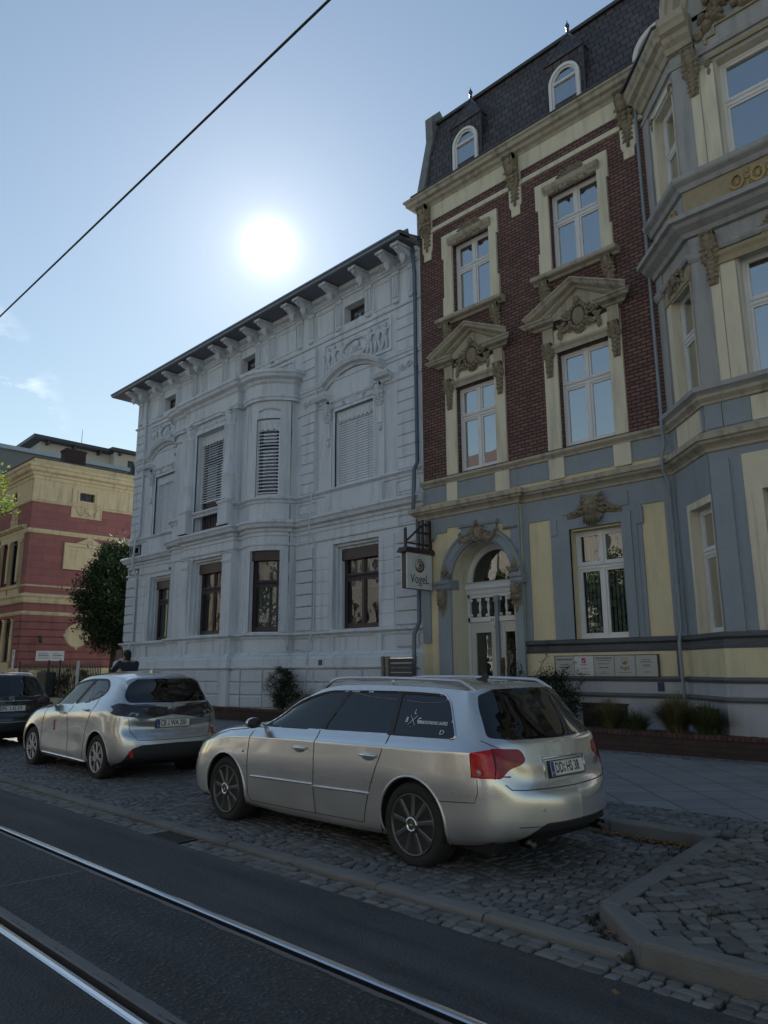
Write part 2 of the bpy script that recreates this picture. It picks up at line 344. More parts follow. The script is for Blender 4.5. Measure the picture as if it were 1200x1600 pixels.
M_grey = mat('blue_grey_render', (.235, .278, .318), .88, var=.12, vscale=1.4, bump=.4, bscale=42, dirt=.2, dirtcol=(.12, .13, .15), streak=True, fine=.07)
M_greylt = mat('pale_grey_render', (.31, .32, .325), .88, var=.12, vscale=1.4, bump=.4, bscale=42, dirt=.35, dirtcol=(.11, .11, .11), streak=True, fine=.07)
M_stonetrim = mat('weathered_trim', (.36, .335, .27), .85, var=.16, vscale=2.5, bump=.3, bscale=35, dirt=.55, dirtcol=(.09, .08, .065), streak=True, fine=.12)
M_dark = mat('dark_ledge_stone', (.045, .05, .055), .8, var=.2, bump=.2)
M_orn = mat('weathered_stucco', (.22, .19, .135), .85, var=.3, vscale=14, bump=.4, bscale=60, fine=.2, dirt=.5, dirtcol=(.04, .035, .03))
M_orn_lt = mat('ochre_stucco', (.30, .26, .17), .85, var=.2, vscale=10, bump=.3, bscale=60)
M_gold = mat('gilded_stucco', (.36, .27, .11), .6, var=.3, vscale=14, bump=.4, bscale=60, dirt=.4, dirtcol=(.07, .06, .04))
M_black = mat('black_metal', (.02, .02, .022), .45, var=.1)
M_plinth = mat('white_plinth', (.36, .38, .42), .9, var=.08, vscale=1.5, bump=.4, bscale=40, dirt=.3, dirtcol=(.17, .18, .2), streak=True)
M_brick = pattern_mat('dark_red_brick', (.200, .110, .094), (.125, .072, .064), (.036, .030, .030), .20, .077, .013, nz=.5, bump=.8, var=.16)
M_brick2 = pattern_mat('planter_brick', (.055, .034, .030), (.038, .026, .024), (.03, .025, .024), .235, .085, .008, nz=.6, bump=.8, var=.2)
M_slate = pattern_mat('slate_roof', (.082, .074, .082), (.050, .046, .054), (.016, .015, .017), .22, .19, .014, rough=.6, nz=.3, bump=.9, var=.2)
M_glass = glass_mat('window_glass', (.7, .75, .75), 9, wave=.12, wscale=1.4)
M_glass3 = glass_mat('plain_window_glass', (.75, .78, .78), 2.1, wave=.2, wscale=2); M_glass2 = glass_mat('old_window_glass', (.6, .62, .62), 1.65, wave=.2, wscale=3.2)
M_room = mat('dim_room', (.045, .045, .05), .9, var=.3, vscale=.9)  # dark wall colour stands in for the shade of unlit rooms
M_blind = mat('grey_blind', (.30, .33, .36), .7, var=.08)
M_slat = mat('pale_slat', (.68, .72, .78), .45, metal=.2, var=.04)
M_lead = mat('lead_flashing', (.05, .06, .072), .5, metal=.3, var=.15)
M_pipe = mat('painted_downpipe', (.10, .13, .17), .4, metal=.4, var=.1)

# ------------------------------------------------------------------ shared builders
def window(parent, fr, u0, u1, v0, v1, w, m, vt=None, mull=True, glass=None, fw=.055, blind=None, curtain=None, depth=.8, box=None, arch=False, low_solid=None, muntin=False, room=True, leafw=.045, closed=False):
    """casement window: frame with transom and mullion, panes, dark room, optional roller box / slat blind / vertical curtain"""
    mb = MB(); g = MB(); um = (u0+u1)/2; glass = glass or M_glass
    if arch:
        r = (u1-u0)/2; vs = v1-r; N = 14
        oa = [(u0, v0), (u0, vs)]+[(um-r*cos(pi*i/N), vs+r*sin(pi*i/N)) for i in range(1, N)]+[(u1, vs), (u1, v0)]
        ri = r-fw; ia = [(u0+fw, v0), (u0+fw, vs)]+[(um-ri*cos(pi*i/N), vs+ri*sin(pi*i/N)) for i in range(1, N)]+[(u1-fw, vs), (u1-fw, v0)]
        mb.ring(fr, oa, ia, w-.06, w)
        mb.box(fr, u0+fw, u1-fw, w-.058, w-.002, v0, v0+fw)
        if vt: mb.box(fr, u0+fw, u1-fw, w-.05, w+.01, vt-.025, vt+.025)
        g.poly(fr, ia, w-.04, w-.034)
    else:
        mb.box(fr, u0, u0+fw, w-.07, w, v0, v1); mb.box(fr, u1-fw, u1, w-.07, w, v0, v1)
        mb.box(fr, u0+fw, u1-fw, w-.07, w-.001, v0, v0+fw+.01); mb.box(fr, u0+fw, u1-fw, w-.07, w-.001, v1-fw, v1)
        rows = [(v0+fw+.01, v1-fw)]
        if vt:
            mb.prof(fr, u0+fw, u1-fw, [(w-.07, vt-.055), (w+.005, vt-.055), (w+.012, vt-.02), (w+.004, vt), (w+.03, vt+.02), (w+.012, vt+.045), (w+.0, vt+.055), (w-.07, vt+.055)])
            rows = [(v0+fw+.01, vt-.055), (vt+.055, v1-fw)]
        cols = [(u0+fw, um-.035), (um+.035, u1-fw)] if mull else [(u0+fw, u1-fw)]
        for a, b in rows:
            if mull: mb.box(fr, um-.035, um+.035, w-.07, w+.008, a, b)
            for c, d in cols:
                L = leafw
                mb.box(fr, c+.002, c+L, w-.06, w-.012, a, b); mb.box(fr, d-L, d-.002, w-.06, w-.012, a, b); mb.box(fr, c+L, d-L, w-.06, w-.013, a, a+L); mb.box(fr, c+L, d-L, w-.06, w-.013, b-L, b)
                g.box(fr, c+L, d-L, w-.042, w-.036, a+L, b-L)
                if muntin: mb.box(fr, c+L, d-L, w-.05, w-.02, (a+b)/2-.012, (a+b)/2+.012)
    wn = mb.build('window', m, parent, bevel=0); g.build('pane', glass, wn)
    if room:
        r = MB(); d = depth
        P = [fr.P(u0-.02, w-.075, v0-.02), fr.P(u1+.02, w-.075, v0-.02), fr.P(u1+.02, w-.075, v1+.02), fr.P(u0-.02, w-.075, v1+.02), fr.P(u0-.5, w-d, v0-.2), fr.P(u1+.5, w-d, v0-.2), fr.P(u1+.5, w-d, v1+.3), fr.P(u0-.5, w-d, v1+.3)]
        r.add(P, [(0, 1, 5, 4), (1, 2, 6, 5), (2, 3, 7, 6), (3, 0, 4, 7), (4, 5, 6, 7)]); r.build('interior', M_room, wn)
    if box: 
        bb = MB(); bb.box(fr, u0-.01, u1+.01, w-.02, w+.10, v1-box, v1+.01); bb.build('shutter_box', m, wn)
    if curtain == 'lamella':
        c = MB(); n = int((u1-u0-.1)/.085)
        for i in range(n):
            a = u0+.06+(u1-u0-.12)*i/n; c.add([fr.P(a, w-.16, v0+.08), fr.P(a+.078, w-.125, v0+.08), fr.P(a+.078, w-.125, v1-.08), fr.P(a, w-.16, v1-.08)], [(0, 1, 2, 3)])
        c.build('vertical_blind', M_blind, wn)
    elif curtain in ('sheer', 'half'):
        c = MB(); n = 40; top = v1-.06; bot = v0+.06 if curtain == 'sheer' else (v0+v1)/2
        vs = []; 
        for i in range(n+1): a = u0+.05+(u1-u0-.1)*i/n; ww = w-.17+.018*sin(i*1.9)+.01*sin(i*.7); vs += [fr.P(a, ww, bot), fr.P(a, ww, top)]
        c.add(vs, [(2*i, 2*i+2, 2*i+3, 2*i+1) for i in range(n)], True); c.build('curtain', M_curtain, wn)
    elif curtain == 'roller':
        c = MB(); c.box(fr, u0+.05, u1-.05, w-.12, w-.115, v0+.1, v1-.05); c.build('roller_blind_or_dark_sheet', M_curtain, wn)
    if blind:
        b = MB(); vb, vtp, step = blind; v = vb
        while v < vtp:
            b.prof(fr, u0+.02, u1-.02, [(w+.045, v), (w+.085, v-.046), (w+.090, v-.042), (w+.050, v+.006)] if not closed else [(w+.058, v+step*.52), (w+.082, v-step*.42), (w+.086, v-step*.42), (w+.062, v+step*.54)]); v += step
        b.box(fr, u0+.02, u1-.02, w+.04, w+.10, vb-step-.03, vb-step+.005)
        b.box(fr, u0, u0+.02, w+.035, w+.105, v0, vtp+.03); b.box(fr, u1-.02, u1, w+.035, w+.105, v0, vtp+.03)
        b.build('slat_blind', M_slat, wn)
        s = MB()
        for q in (.2, .5, .8): s.box(fr, u0+(u1-u0)*q-.004, u0+(u1-u0)*q+.004, w+.098, w+.101, vb, vtp)
        s.build('ladder_tape', M_blind, wn)
    return wn
M_curtain = mat('grey_white_curtain', (.45, .47, .5), .9, var=.06)

def cresc(fr, mb, u, v, w, s, rg, kind='cartouche'):
    """a lush symmetrical relief: shield or face with scrolls, leaves and garlands, about 2s wide and 1.6s tall"""
    if kind in ('cartouche', 'shield'):
        mb.blob(fr, u, w+.02, v, .30*s, .10*s, .40*s, nu=12, nv=8)
        for k in range(16):
            a = 2*pi*k/16; mb.blob(fr, u+.40*s*cos(a), w+.03, v+.52*s*sin(a), .10*s, .10*s, .10*s, nu=6, nv=4)
        mb.blob(fr, u, w+.07, v+.66*s, .14*s, .14*s, .18*s)           # mask on top
        mb.blob(fr, u, w+.13*s+.05, v+.64*s, .04*s, .06*s, .07*s)
    elif kind == 'face':
        head(fr, mb, u, v, w, .5*s)
    elif kind == 'shell':
        for k in range(9):
            a = radians(20+140*k/8); mb.leaf(fr, u, w, v-.25*s, .75*s, .10*s, a-pi/2, h=.14*s)
        mb.blob(fr, u, w+.03, v-.25*s, .16*s, .12*s, .13*s)
    for sg in (-1, 1):
        mb.scroll(fr, u+sg*.55*s, w+.01, v+.15*s, .24*s, 1.6, pi/2, sg, .045*s)
        mb.scroll(fr, u+sg*.50*s, w+.01, v-.38*s, .18*s, 1.5, -pi/2, -sg, .04*s)
        for k in range(7):
            a = sg*(radians(-60-20*k)+rg.uniform(-.25, .25)); mb.leaf(fr, u+sg*(.45+.07*k)*s, w+.01, v+(.12-.09*k)*s, rg.uniform(.28, .42)*s, .085*s, a, h=.07*s)
        for k in range(12):
            t = k/11; mb.blob(fr, u+sg*(.35+.62*t)*s, w+.04*s, v+(-.18-.30*sin(pi*t)+.05*t)*s+rg.uniform(-.03, .03)*s, .075*s, .075*s, .07*s, nu=6, nv=4)
    for k in range(6): mb.leaf(fr, u, w, v-.4*s, .35*s, .07*s, radians(180-50+20*k), h=.06*s)

def head(fr, mb, u, v, w, s):
    """relief head: skull, brow, nose, cheeks, beard and hair; s = head height"""
    mb.blob(fr, u, w+.12*s, v+.05*s, .36*s, .38*s, .48*s, nu=14, nv=10)
    mb.blob(fr, u, w+.50*s, v-.02*s, .055*s, .10*s, .15*s)
    for g in (-1, 1):
        mb.blob(fr, u+g*.15*s, w+.44*s, v+.14*s, .12*s, .06*s, .04*s, rot=g*.15); mb.blob(fr, u+g*.17*s, w+.38*s, v-.08*s, .09*s, .08*s, .08*s)
        mb.blob(fr, u+g*.14*s, w+.42*s, v+.06*s, .05*s, .04*s, .03*s)
        for k in range(5): mb.leaf(fr, u+g*.25*s, w+.12*s, v+(.42-.16*k)*s, .36*s, .12*s, -g*radians(50+24*k), h=.14*s)
    mb.blob(fr, u, w+.42*s, v-.20*s, .12*s, .05*s, .03*s)
    for k in range(7): mb.leaf(fr, u+(-.24+.08*k)*s, w+.22*s, v-.22*s, (.62-.05*abs(k-3))*s, .08*s, pi+(k-3)*.10, h=.16*s)
    for k in range(6): mb.blob(fr, u+(-.3+.12*k)*s, w+.24*s, v+(.46-.02*abs(k-2.5)**2)*s, .11*s, .12*s, .11*s)

def console(fr, mb, u, v0, v1, w, wd, dp, rg, drop=0, plate=None):
    """scroll bracket from v1 (deep) down to v0 (shallow), with leaf, mask and hanging drop"""
    h = v1-v0; N = 12; pts = [(w-.005, v1)]
    for i in range(N+1):
        t = i/N; pts.append((w+dp*(1-.82*t)**1.0*(1+.12*sin(t*pi*2.2)), v1-h*t))
    pts.append((w-.005, v0)); mb.prof(fr, u-wd/2, u+wd/2, pts)
    for g in (-1, 1):
        mb.tube([fr.P(u+g*(wd/2-.005), w+dp*(1-.82*i/N)*(1+.12*sin(i/N*pi*2.2))+.006, v1-h*i/N) for i in range(N+1)], .014, 5)
        mb.lathe(fr.P(u-g*.0, w+dp*.80, v1-dp*.25), [(dp*.26, -wd/2-.012), (dp*.26, wd/2+.012)], 10, axis=fr.P(1, 0, 0)-fr.P(0, 0, 0))
    mb.leaf(fr, u, w+dp*.75, v1-h*.08, h*.55, wd*.42, pi, h=.05)
    mb.blob(fr, u, w+dp*.9, v1-h*.22, wd*.32, .04, wd*.40)
    for k in range(5):
        t = k/4; mb.blob(fr, u+rg.uniform(-.02, .02), w+dp*(.62-.5*t), v0+h*.42*(1-t)+.03, wd*(.36-.16*t), .035, wd*.24)
    for g in (-1, 1):
        for k in range(3): mb.leaf(fr, u+g*wd*.15, w+dp*(.6-.15*k), v0+h*(.55-.17*k), wd*.65, wd*.22, -g*radians(105), h=.03)
    if drop:
        (plate or mb).poly(fr, [(u-wd*.5, v1-.1), (u-wd*.5, v0+.1), (u-wd*.36, v0-drop), (u+wd*.36, v0-drop), (u+wd*.5, v0+.1), (u+wd*.5, v1-.1)], w-.004, w+.025)
        for k in range(5):
            t = k/4; mb.blob(fr, u, w+.04, v0-drop*t*.9, wd*(.34-.18*t), .045, wd*.26)
        for g in (-1, 1):
            for k in range(3): mb.leaf(fr, u, w+.03, v0-drop*.25*k, wd*.6, wd*.2, -g*radians(130), h=.03)

def pediment(fr, mb, u0, u1, v, w, dp, rise, seg=False):
    """triangular pediment with returned ends: horizontal breaks, raking cornice"""
    um = (u0+u1)/2; bw = .28
    pr = [(0, 0), (dp*.35, .015), (dp*.45, .05), (dp*.8, .075), (dp*.9, .12), (dp, .14), (dp, .165), (0, .165)]
    for a, b in ((u0+dp, u0+dp+bw), (u1-dp-bw, u1-dp)): mb.prof(fr, a, b, [(w+x, v+y) for x, y in pr], 1 if a < um else .5, 1 if b > um else .5)
    ang = math.atan2(rise, um-u0)
    for sg in (-1, 1):
        n = len(pr); vs = []
        for k in range(2):
            uu = (u0+dp*.15 if sg < 0 else u1-dp*.15) if k == 0 else um; vv = v+.165 if k == 0 else v+.165+rise
            for x, y in pr: vs.append(fr.P(uu+(0 if k else sg*(x-dp)*.75), w+x, vv+(y-.03)/cos(ang)))
        mb.add(vs, [(j, (j+1) % n, n+(j+1) % n, n+j) for j in range(n)]+[tuple(range(n)), tuple(range(n, 2*n))])
    mb.poly(fr, [(u0+dp*1.2, v+.16), (u1-dp*1.2, v+.16), (um, v+.165+rise)], w-.01, w+.035)

def quoin(fr, mb, u0, u1, v0, v1, step, w=.035, gap=.035, taper=None):
    n = max(1, round((v1-v0)/step)); h = (v1-v0)/n
    for i in range(n): mb.bev(fr, u0, u1, 0, w, v0+i*h+gap/2, v0+(i+1)*h-gap/2, .014)

def rect_frame(fr, mb, u0, u1, v0, v1, w0, w1, t):
    mb.box(fr, u0, u0+t, w0, w1, v0, v1); mb.box(fr, u1-t, u1, w0, w1, v0, v1); mb.box(fr, u0+t, u1-t, w0, w1-.001, v0, v0+t); mb.box(fr, u0+t, u1-t, w0, w1-.001, v1-t, v1)

def arch_panel(fr, mb, u0, u1, v0, v1, cu, cv, r, w0, w1, N=18):
    """rectangular slab u0..u1 x v0..v1 (v0 = spring line) with a half-round bite of radius r about (cu, cv=v0)"""
    top = [(cu-r*cos(pi*i/N), cv+r*sin(pi*i/N)) for i in range(N+1)]
    out = []
    for (x, y) in top:
        t = (x-(cu-r))/(2*r); out.append((u0+(u1-u0)*t, v1))
    out[0] = (u0, v0); out[-1] = (u1, v0)
    outer = [(u0, v0), (u0, v1)]+out[1:-1]+[(u1, v1), (u1, v0)]; inner = [top[0], top[0]]+top[1:-1]+[top[-1], top[-1]]
    mb.ring(fr, outer, inner, w0, w1)

# ------------------------------------------------------------------ ground (setting)
YB = 13.2
def sheet(name, pts, m, kind='structure'):
    b = MB(); b.add(pts, [tuple(range(len(pts)))]); o = b.build(name, m, recalc=False); return tag(o, kind=kind)
M_ground = mat('earth', (.06, .055, .045), .95, var=.3, bump=.3)
sheet('ground', [(-400, -300, -.06), (400, -300, -.06), (400, 400, -.06), (-400, 400, -.06)], M_ground)
# asphalt with coarse aggregate: darker, stony material between the rails
def asphalt(name, base, speck, scale, bump):
    m = mat(name, base, .68, var=.16, vscale=.7, bump=0, fine=.0, spec=.4, dirt=.5, dirtcol=(.02, .02, .022)); t = m.node_tree; N = t.nodes; L = t.links; b = N['Principled BSDF']; geo = N.new('ShaderNodeNewGeometry')
    v = N.new('ShaderNodeTexVoronoi'); v.inputs['Scale'].default_value = scale; L.new(geo.outputs['Position'], v.inputs['Vector'])
    n = N.new('ShaderNodeTexNoise'); n.inputs['Scale'].default_value = scale*1.7; n.inputs['Detail'].default_value = 5; L.new(geo.outputs['Position'], n.inputs['Vector'])
    src = b.inputs['Base Color'].links[0].from_socket
    mp = N.new('ShaderNodeMapping'); mp.inputs['Scale'].default_value = (.22, 2.6, 1); L.new(geo.outputs['Position'], mp.inputs[0]); n3 = N.new('ShaderNodeTexNoise'); n3.inputs['Scale'].default_value = 1.6; n3.inputs['Detail'].default_value = 8; L.new(mp.outputs[0], n3.inputs['Vector'])
    r3 = N.new('ShaderNodeMapRange'); r3.inputs[1].default_value = .35; r3.inputs[2].default_value = .65; r3.inputs[3].default_value = .62; r3.inputs[4].default_value = 1.4; L.new(n3.outputs[0], r3.inputs[0]); h3 = N.new('ShaderNodeHueSaturation'); L.new(src, h3.inputs['Color']); L.new(r3.outputs[0], h3.inputs['Value']); src = h3.outputs[0]
    r = N.new('ShaderNodeMapRange'); r.inputs[1].default_value = .58; r.inputs[2].default_value = .72; r.inputs[4].default_value = speck; L.new(n.outputs[0], r.inputs[0])
    mx = N.new('ShaderNodeMix'); mx.data_type = 'RGBA'; L.new(r.outputs[0], mx.inputs[0]); L.new(src, mx.inputs[6]); mx.inputs[7].default_value = (.16, .16, .16, 1); L.new(mx.outputs[2], b.inputs['Base Color'])
    a = N.new('ShaderNodeMath'); a.operation = 'ADD'; L.new(v.outputs['Distance'], a.inputs[0]); L.new(n.outputs[0], a.inputs[1])
    bn = N.new('ShaderNodeBump'); bn.inputs['Strength'].default_value = bump; bn.inputs['Distance'].default_value = .008; L.new(a.outputs[0], bn.inputs['Height']); L.new(bn.outputs[0], b.inputs['Normal']); return m
M_asph = asphalt('asphalt', (.042, .046, .052), .5, 60, 1.0)
M_asph_c = asphalt('coarse_asphalt', (.024, .027, .029), .9, 32, 1.0)
X0, X1 = -120, 30
sheet('road', [(X0, -8, -.012), (X1, -8, -.012), (X1, 3.74, -.012), (X0, 3.74, -.012)], M_asph)
sheet('road_track_bed', [(X0, 1.96, -.008), (X1, 1.96, -.008), (X1, 2.75, -.008), (X0, 2.75, -.008)], M_asph_c)
M_seam = mat('bitumen_seam', (.10, .105, .11), .6, var=.3, bump=.2)
b = MB()
for x in (-6.13, -21): b.add([(x-.012, 1.97, -.004), (x+.012, 1.97, -.004), (x+.01, 2.74, -.004), (x-.01, 2.74, -.004)], [(0, 1, 2, 3)])
def ragged(y, wd, seed):
    r = random.Random(seed); vs = []; n = 900
    for i in range(n+1):
        x = -30+32*i/n; q = r.uniform(-.006, .006)+.006*sin(i*.37); vs += [(x, y-wd/2+q, -.0035), (x, y+wd/2+r.uniform(-.004, .004), -.0035)]
    b.add(vs, [(2*i, 2*i+2, 2*i+3, 2*i+1) for i in range(n)])
ragged(2.775, .022, 1); ragged(1.955, .05, 2)
tag(b.build('road_seams', M_seam, recalc=False), kind='structure')
# grooved tram rails, metre gauge
M_steel = mat('polished_rail_steel', (.56, .58, .62), .22, metal=1, var=.05, vscale=6); M_rust = mat('worn_rail_edge', (.13, .12, .12), .5, metal=.6, var=.2); M_groove = mat('rail_groove_grime', (.006, .006, .006), .95)
def rail(yc, sg, label):
    """sg=+1: running head on the +Y side of the groove"""
    n = 1; t = thing('tram_rail', label, 'tram rail', (-6, yc, 0), group='grooved rails of the tram track')
    def strip(name, prof, m):
        mb = MB(); mb.sweep([(X0, yc), (X1, yc)], [(-sg*a, z) for a, z in prof]); mb.build(name, m, t)
    strip('running_head', [(.0, -.05), (.002, -.004), (.010, .003), (.030, .005), (.048, .003), (.056, -.004), (.058, -.05)], M_steel)
    strip('groove_floor', [(.0, -.06), (.0, -.042), (-.045, -.042), (-.045, -.06)], M_groove)
    strip('guard_lip', [(-.045, -.05), (-.046, -.003), (-.052, .001), (-.064, .001), (-.068, -.003), (-.068, -.05)], M_rust)
rail(2.845, 1, 'polished grooved tram rail on the side of the parked cars'); rail(1.86, -1, 'polished grooved tram rail nearest the bottom left corner of the photo')
# ground under the rail groove is cut out of the road: lay the road in strips instead of one sheet
for o in list(COL.objects):
    if o.name.startswith('road') and o.name != 'road_seams': bpy.data.objects.remove(o)
b = MB()
for y0, y1 in ((-8, 1.80), (2.905, 3.735)): b.add([(X0, y0, -.004), (X1, y0, -.004), (X1, y1, -.004), (X0, y1, -.004)], [(0, 1, 2, 3)])
b.mi = 1; b.add([(X0, 1.928, -.006), (X1, 1.928, -.006), (X1, 2.777, -.006), (X0, 2.777, -.006)], [(0, 1, 2, 3)])
tag(b.build('road', [M_asph, M_asph_c], recalc=False), kind='structure')

# granite setts as real stones
def stone_mat(name, c, isl=.35): return mat(name, c, .64, var=.18, vscale=9, bump=.55, bscale=70, spec=.45, island=isl, fine=.12)
M_sett = stone_mat('granite_sett', (.115, .12, .125)); M_sett2 = stone_mat('pale_granite_sett', (.125, .13, .128)); M_joint = mat('sandy_joint', (.014, .014, .012), .95, var=.4, vscale=5, bump=.4)
M_moss = mat('moss', (.030, .045, .014), .95, var=.3, vscale=20, bump=.6)
M_granite = mat('granite_kerb', (.135, .14, .14), .75, var=.16, vscale=3.5, bump=.45, bscale=90, fine=.16, dirt=.5, dirtcol=(.06, .06, .055), island=.10)
def stone(mb, x, y, a, b, z, rot, r):
    """one sett: rounded block, a x b metres"""
    c, s = cos(rot), sin(rot); vs = []
    q = [(-a/2, -b/2), (a/2, -b/2), (a/2, b/2), (-a/2, b/2)]; j = [(r.uniform(-.08, .08)*a, r.uniform(-.08, .08)*b) for _ in q]; tx, ty = r.uniform(-.03, .03), r.uniform(-.03, .03)
    for sc, zz in ((1, -.03), (.99, -.006), (.93, .0), (.74, .0022)):
        for (u, v), (du, dv) in zip(q, j):
            for k in ((1, .82), (.82, 1)) if True else ():
                uu = (u*k[0]+du)*sc; vv = (v*k[1]+dv)*sc
                vs.append((x+uu*c-vv*s, y+uu*s+vv*c, z+zz+(uu*tx+vv*ty if zz > -.02 else 0)))
    # reorder corner pairs to run round the outline
    o = []
    for l in range(4):
        p = vs[l*8:l*8+8]; o += [p[0], p[1], p[3], p[2], p[4], p[5], p[7], p[6]]
    o = []
    for l in range(4):
        p = vs[l*8:l*8+8]; ctr = (x, y)
        o += sorted(p, key=lambda t: atan2(t[1]-y, t[0]-x))
    fs = [(l*8+k, l*8+(k+1) % 8, l*8+8+(k+1) % 8, l*8+8+k) for l in range(3) for k in range(8)]+[tuple(range(24, 32))]
    mb.add(o, fs, True)
def inside(poly, x, y):
    c = False; n = len(poly)
    for i in range(n):
        x1, y1 = poly[i]; x2, y2 = poly[(i+1) % n]
        if (y1 > y) != (y2 > y) and x < (x2-x1)*(y-y1)/(y2-y1)+x1: c = not c
    return c
def setts(name, poly, z, m, size=.105, wave=.05, rot=0, seed=1, gap=.014, zf=None, arc=0):
    r = random.Random(seed); mb = MB(); cx = sum(p[0] for p in poly)/len(poly); cy = sum(p[1] for p in poly)/len(poly)
    rad = max(hypot(p[0]-cx, p[1]-cy) for p in poly)+.3; n = int(2*rad/size)+1; c, s = cos(rot), sin(rot)
    for i in range(n):
        v = -rad+i*size; u = -rad+r.uniform(0, size)
        while u < rad:
            a = size*r.uniform(.82, 1.3); uu = u+a/2; vv = v+wave*sin(uu*2.1+i*.05)+.3*wave*sin(uu*5+i*.9)
            if arc: vv = v+arc*(1-abs(2*((uu/1.3) % 1)-1)**2)
            x = cx+uu*c-vv*s; y = cy+uu*s+vv*c; u += a
            if not inside(poly, x, y): continue
            sl = (wave*2.1*cos(uu*2.1+i*.05)) if not arc else (-arc*4*(2*((uu/1.3) % 1)-1)/1.3*.55)
            zz = z+(zf(x, y) if zf else 0)
            stone(mb, x, y, a-gap, size*r.uniform(.92, 1.04)-gap, zz+r.uniform(-.005, .005), rot+sl+r.uniform(-.07, .07), r)
    o = mb.build(name, m, recalc=False); return tag(o, kind='structure')
sheet('gutter_bed', [(X0, 3.735, -.022), (X1, 3.735, -.022), (X1, 3.97, -.022), (X0, 3.97, -.022)], M_joint)
r = random.Random(5); mb = MB()
x = -24.0
while x < 1:
    a = r.uniform(.08, .15)
    for y in (3.765, 3.84, 3.915):
        if not (-6.98 < x+a/2 < -6.42): stone(mb, x+a/2+r.uniform(-.02, .02), y+r.uniform(-.006, .006), a-.012, .068, .0+r.uniform(-.004, .004), r.uniform(-.05, .05), r)
    x += a
tag(mb.build('gutter', M_sett2, recalc=False), kind='structure')
# kerbs
def kerb(poly, z0, z1, wd, L=.95, side=1, seed=0):
    """kerb stones along a plan line, width wd to the right of travel*side"""
    mb = MB(); r = random.Random(seed)
    for (x0, y0), (x1, y1) in zip(poly, poly[1:]):
        d = Vector((x1-x0, y1-y0)); ln = d.length; d.normalize(); nn = Vector((d.y, -d.x))*side; n = max(1, round(ln/L)); s = ln/n; b = .018
        for i in range(n):
            a, e = i*s+.005, (i+1)*s-.005; zz = z1+r.uniform(-.004, .004); off = r.uniform(-.006, .006)
            pr = [(0, z0), (0, zz-b*1.3), (.006, zz-b*.5), (b, zz-.002), (wd*.5, zz), (wd-.008, zz-.002), (wd, zz-b*.5), (wd, z0)]
            vs = []
            for t, k in ((a, .6), (a+.008, 1), (e-.008, 1), (e, .6)):
                for o, z in pr: p = Vector((x0, y0))+d*t+nn*(o+off); vs.append((p.x, p.y, z if k == 1 or z == z0 else z-.006))
            m = len(pr); mb.add(vs, [(l*m+j, l*m+(j+1) % m, (l+1)*m+(j+1) % m, (l+1)*m+j) for l in range(3) for j in range(m)]+[tuple(range(m))[::-1], tuple(range(3*m, 4*m))])
    return mb
mb = kerb([(-40, 3.96), (-2.2, 3.96)], -.03, .04, .135, side=-1, seed=1); tag(mb.build('kerb_flush', M_granite), kind='structure')
mb = kerb([(-2.12, 3.98), (8, 3.98)], -.05, .115, .135, side=-1, seed=2); k2 = kerb([(-2.62, 4.46), (-2.12, 3.98)], -.05, .115, .125, L=.7, side=-1, seed=3); mb.add(k2.v, k2.f)
k3 = kerb([(-2.88, 6.70), (-2.62, 4.46)], -.05, .12, .14, L=1.1, side=-1, seed=4); mb.add(k3.v, k3.f); k4 = kerb([(-40, 6.76), (-2.86, 6.76)], -.05, .125, .15, side=-1, seed=6); mb.add(k4.v, k4.f)
k5 = kerb([(-2.75, 6.72), (-1.2, 8.4)], -.02, .128, .12, side=-1, seed=8)
tag(mb.build('kerb', M_granite), kind='structure')
# parking lane
sheet('parking_lane_bed', [(X0, 4.1, -.004), (-2, 4.1, -.004), (-2, 6.8, -.004), (X0, 6.8, -.004)], M_joint)
zpark = lambda x, y: .02+.012*(y-4.1)
setts('parking_lane', [(-21, 4.125), (-2.28, 4.125), (-2.63, 4.48), (-2.89, 6.75), (-21, 6.75)], .0, M_sett, .090, rot=0, seed=11, arc=.16, gap=.013, zf=lambda x, y: .018)
# peninsula of larger setts
pen = [(-2.50, 4.52), (-2.08, 4.12), (8, 4.10), (8, 7.3), (-1.6, 7.3), (-2.77, 6.85)]
sheet('pavement_bed', [(-2.6, 4.5, .096), (-2.1, 4.02, .096), (30, 4.02, .096), (30, YB+2, .10), (X0, YB+2, .10), (X0, 6.85, .096), (-2.9, 6.85, .096)], M_joint)
setts('pavement_setts', pen, .112, M_sett2, .122, wave=.09, rot=radians(55), seed=21, gap=.017)
setts('pavement_border', [(-21, 6.92), (-2.78, 6.92), (-1.6, 7.32), (8, 7.32), (8, 7.72), (-21, 7.6)], .12, M_sett, .10, wave=.03, seed=23, gap=.014)
# slabs laid diagonally, set slightly proud of the bed
M_slab = pattern_mat('diagonal_slabs', (.21, .22, .235), (.175, .185, .20), (.06, .06, .062), .50, .50, .008, axes='XY', rot=radians(45), offset=0, rough=.8, bump=.5, var=.16, nz=.35)
sheet('pavement', [(X0, 7.58, .118), (-1.6, 7.68, .118), (30, 7.68, .118), (30, 13.3, .20), (X0, 13.3, .20)], M_slab)
setts('pavement_edge', [(-20, 11.42), (3, 11.42), (3, 11.76), (-20, 11.76)], .179, M_sett, .09, wave=.02, seed=29)
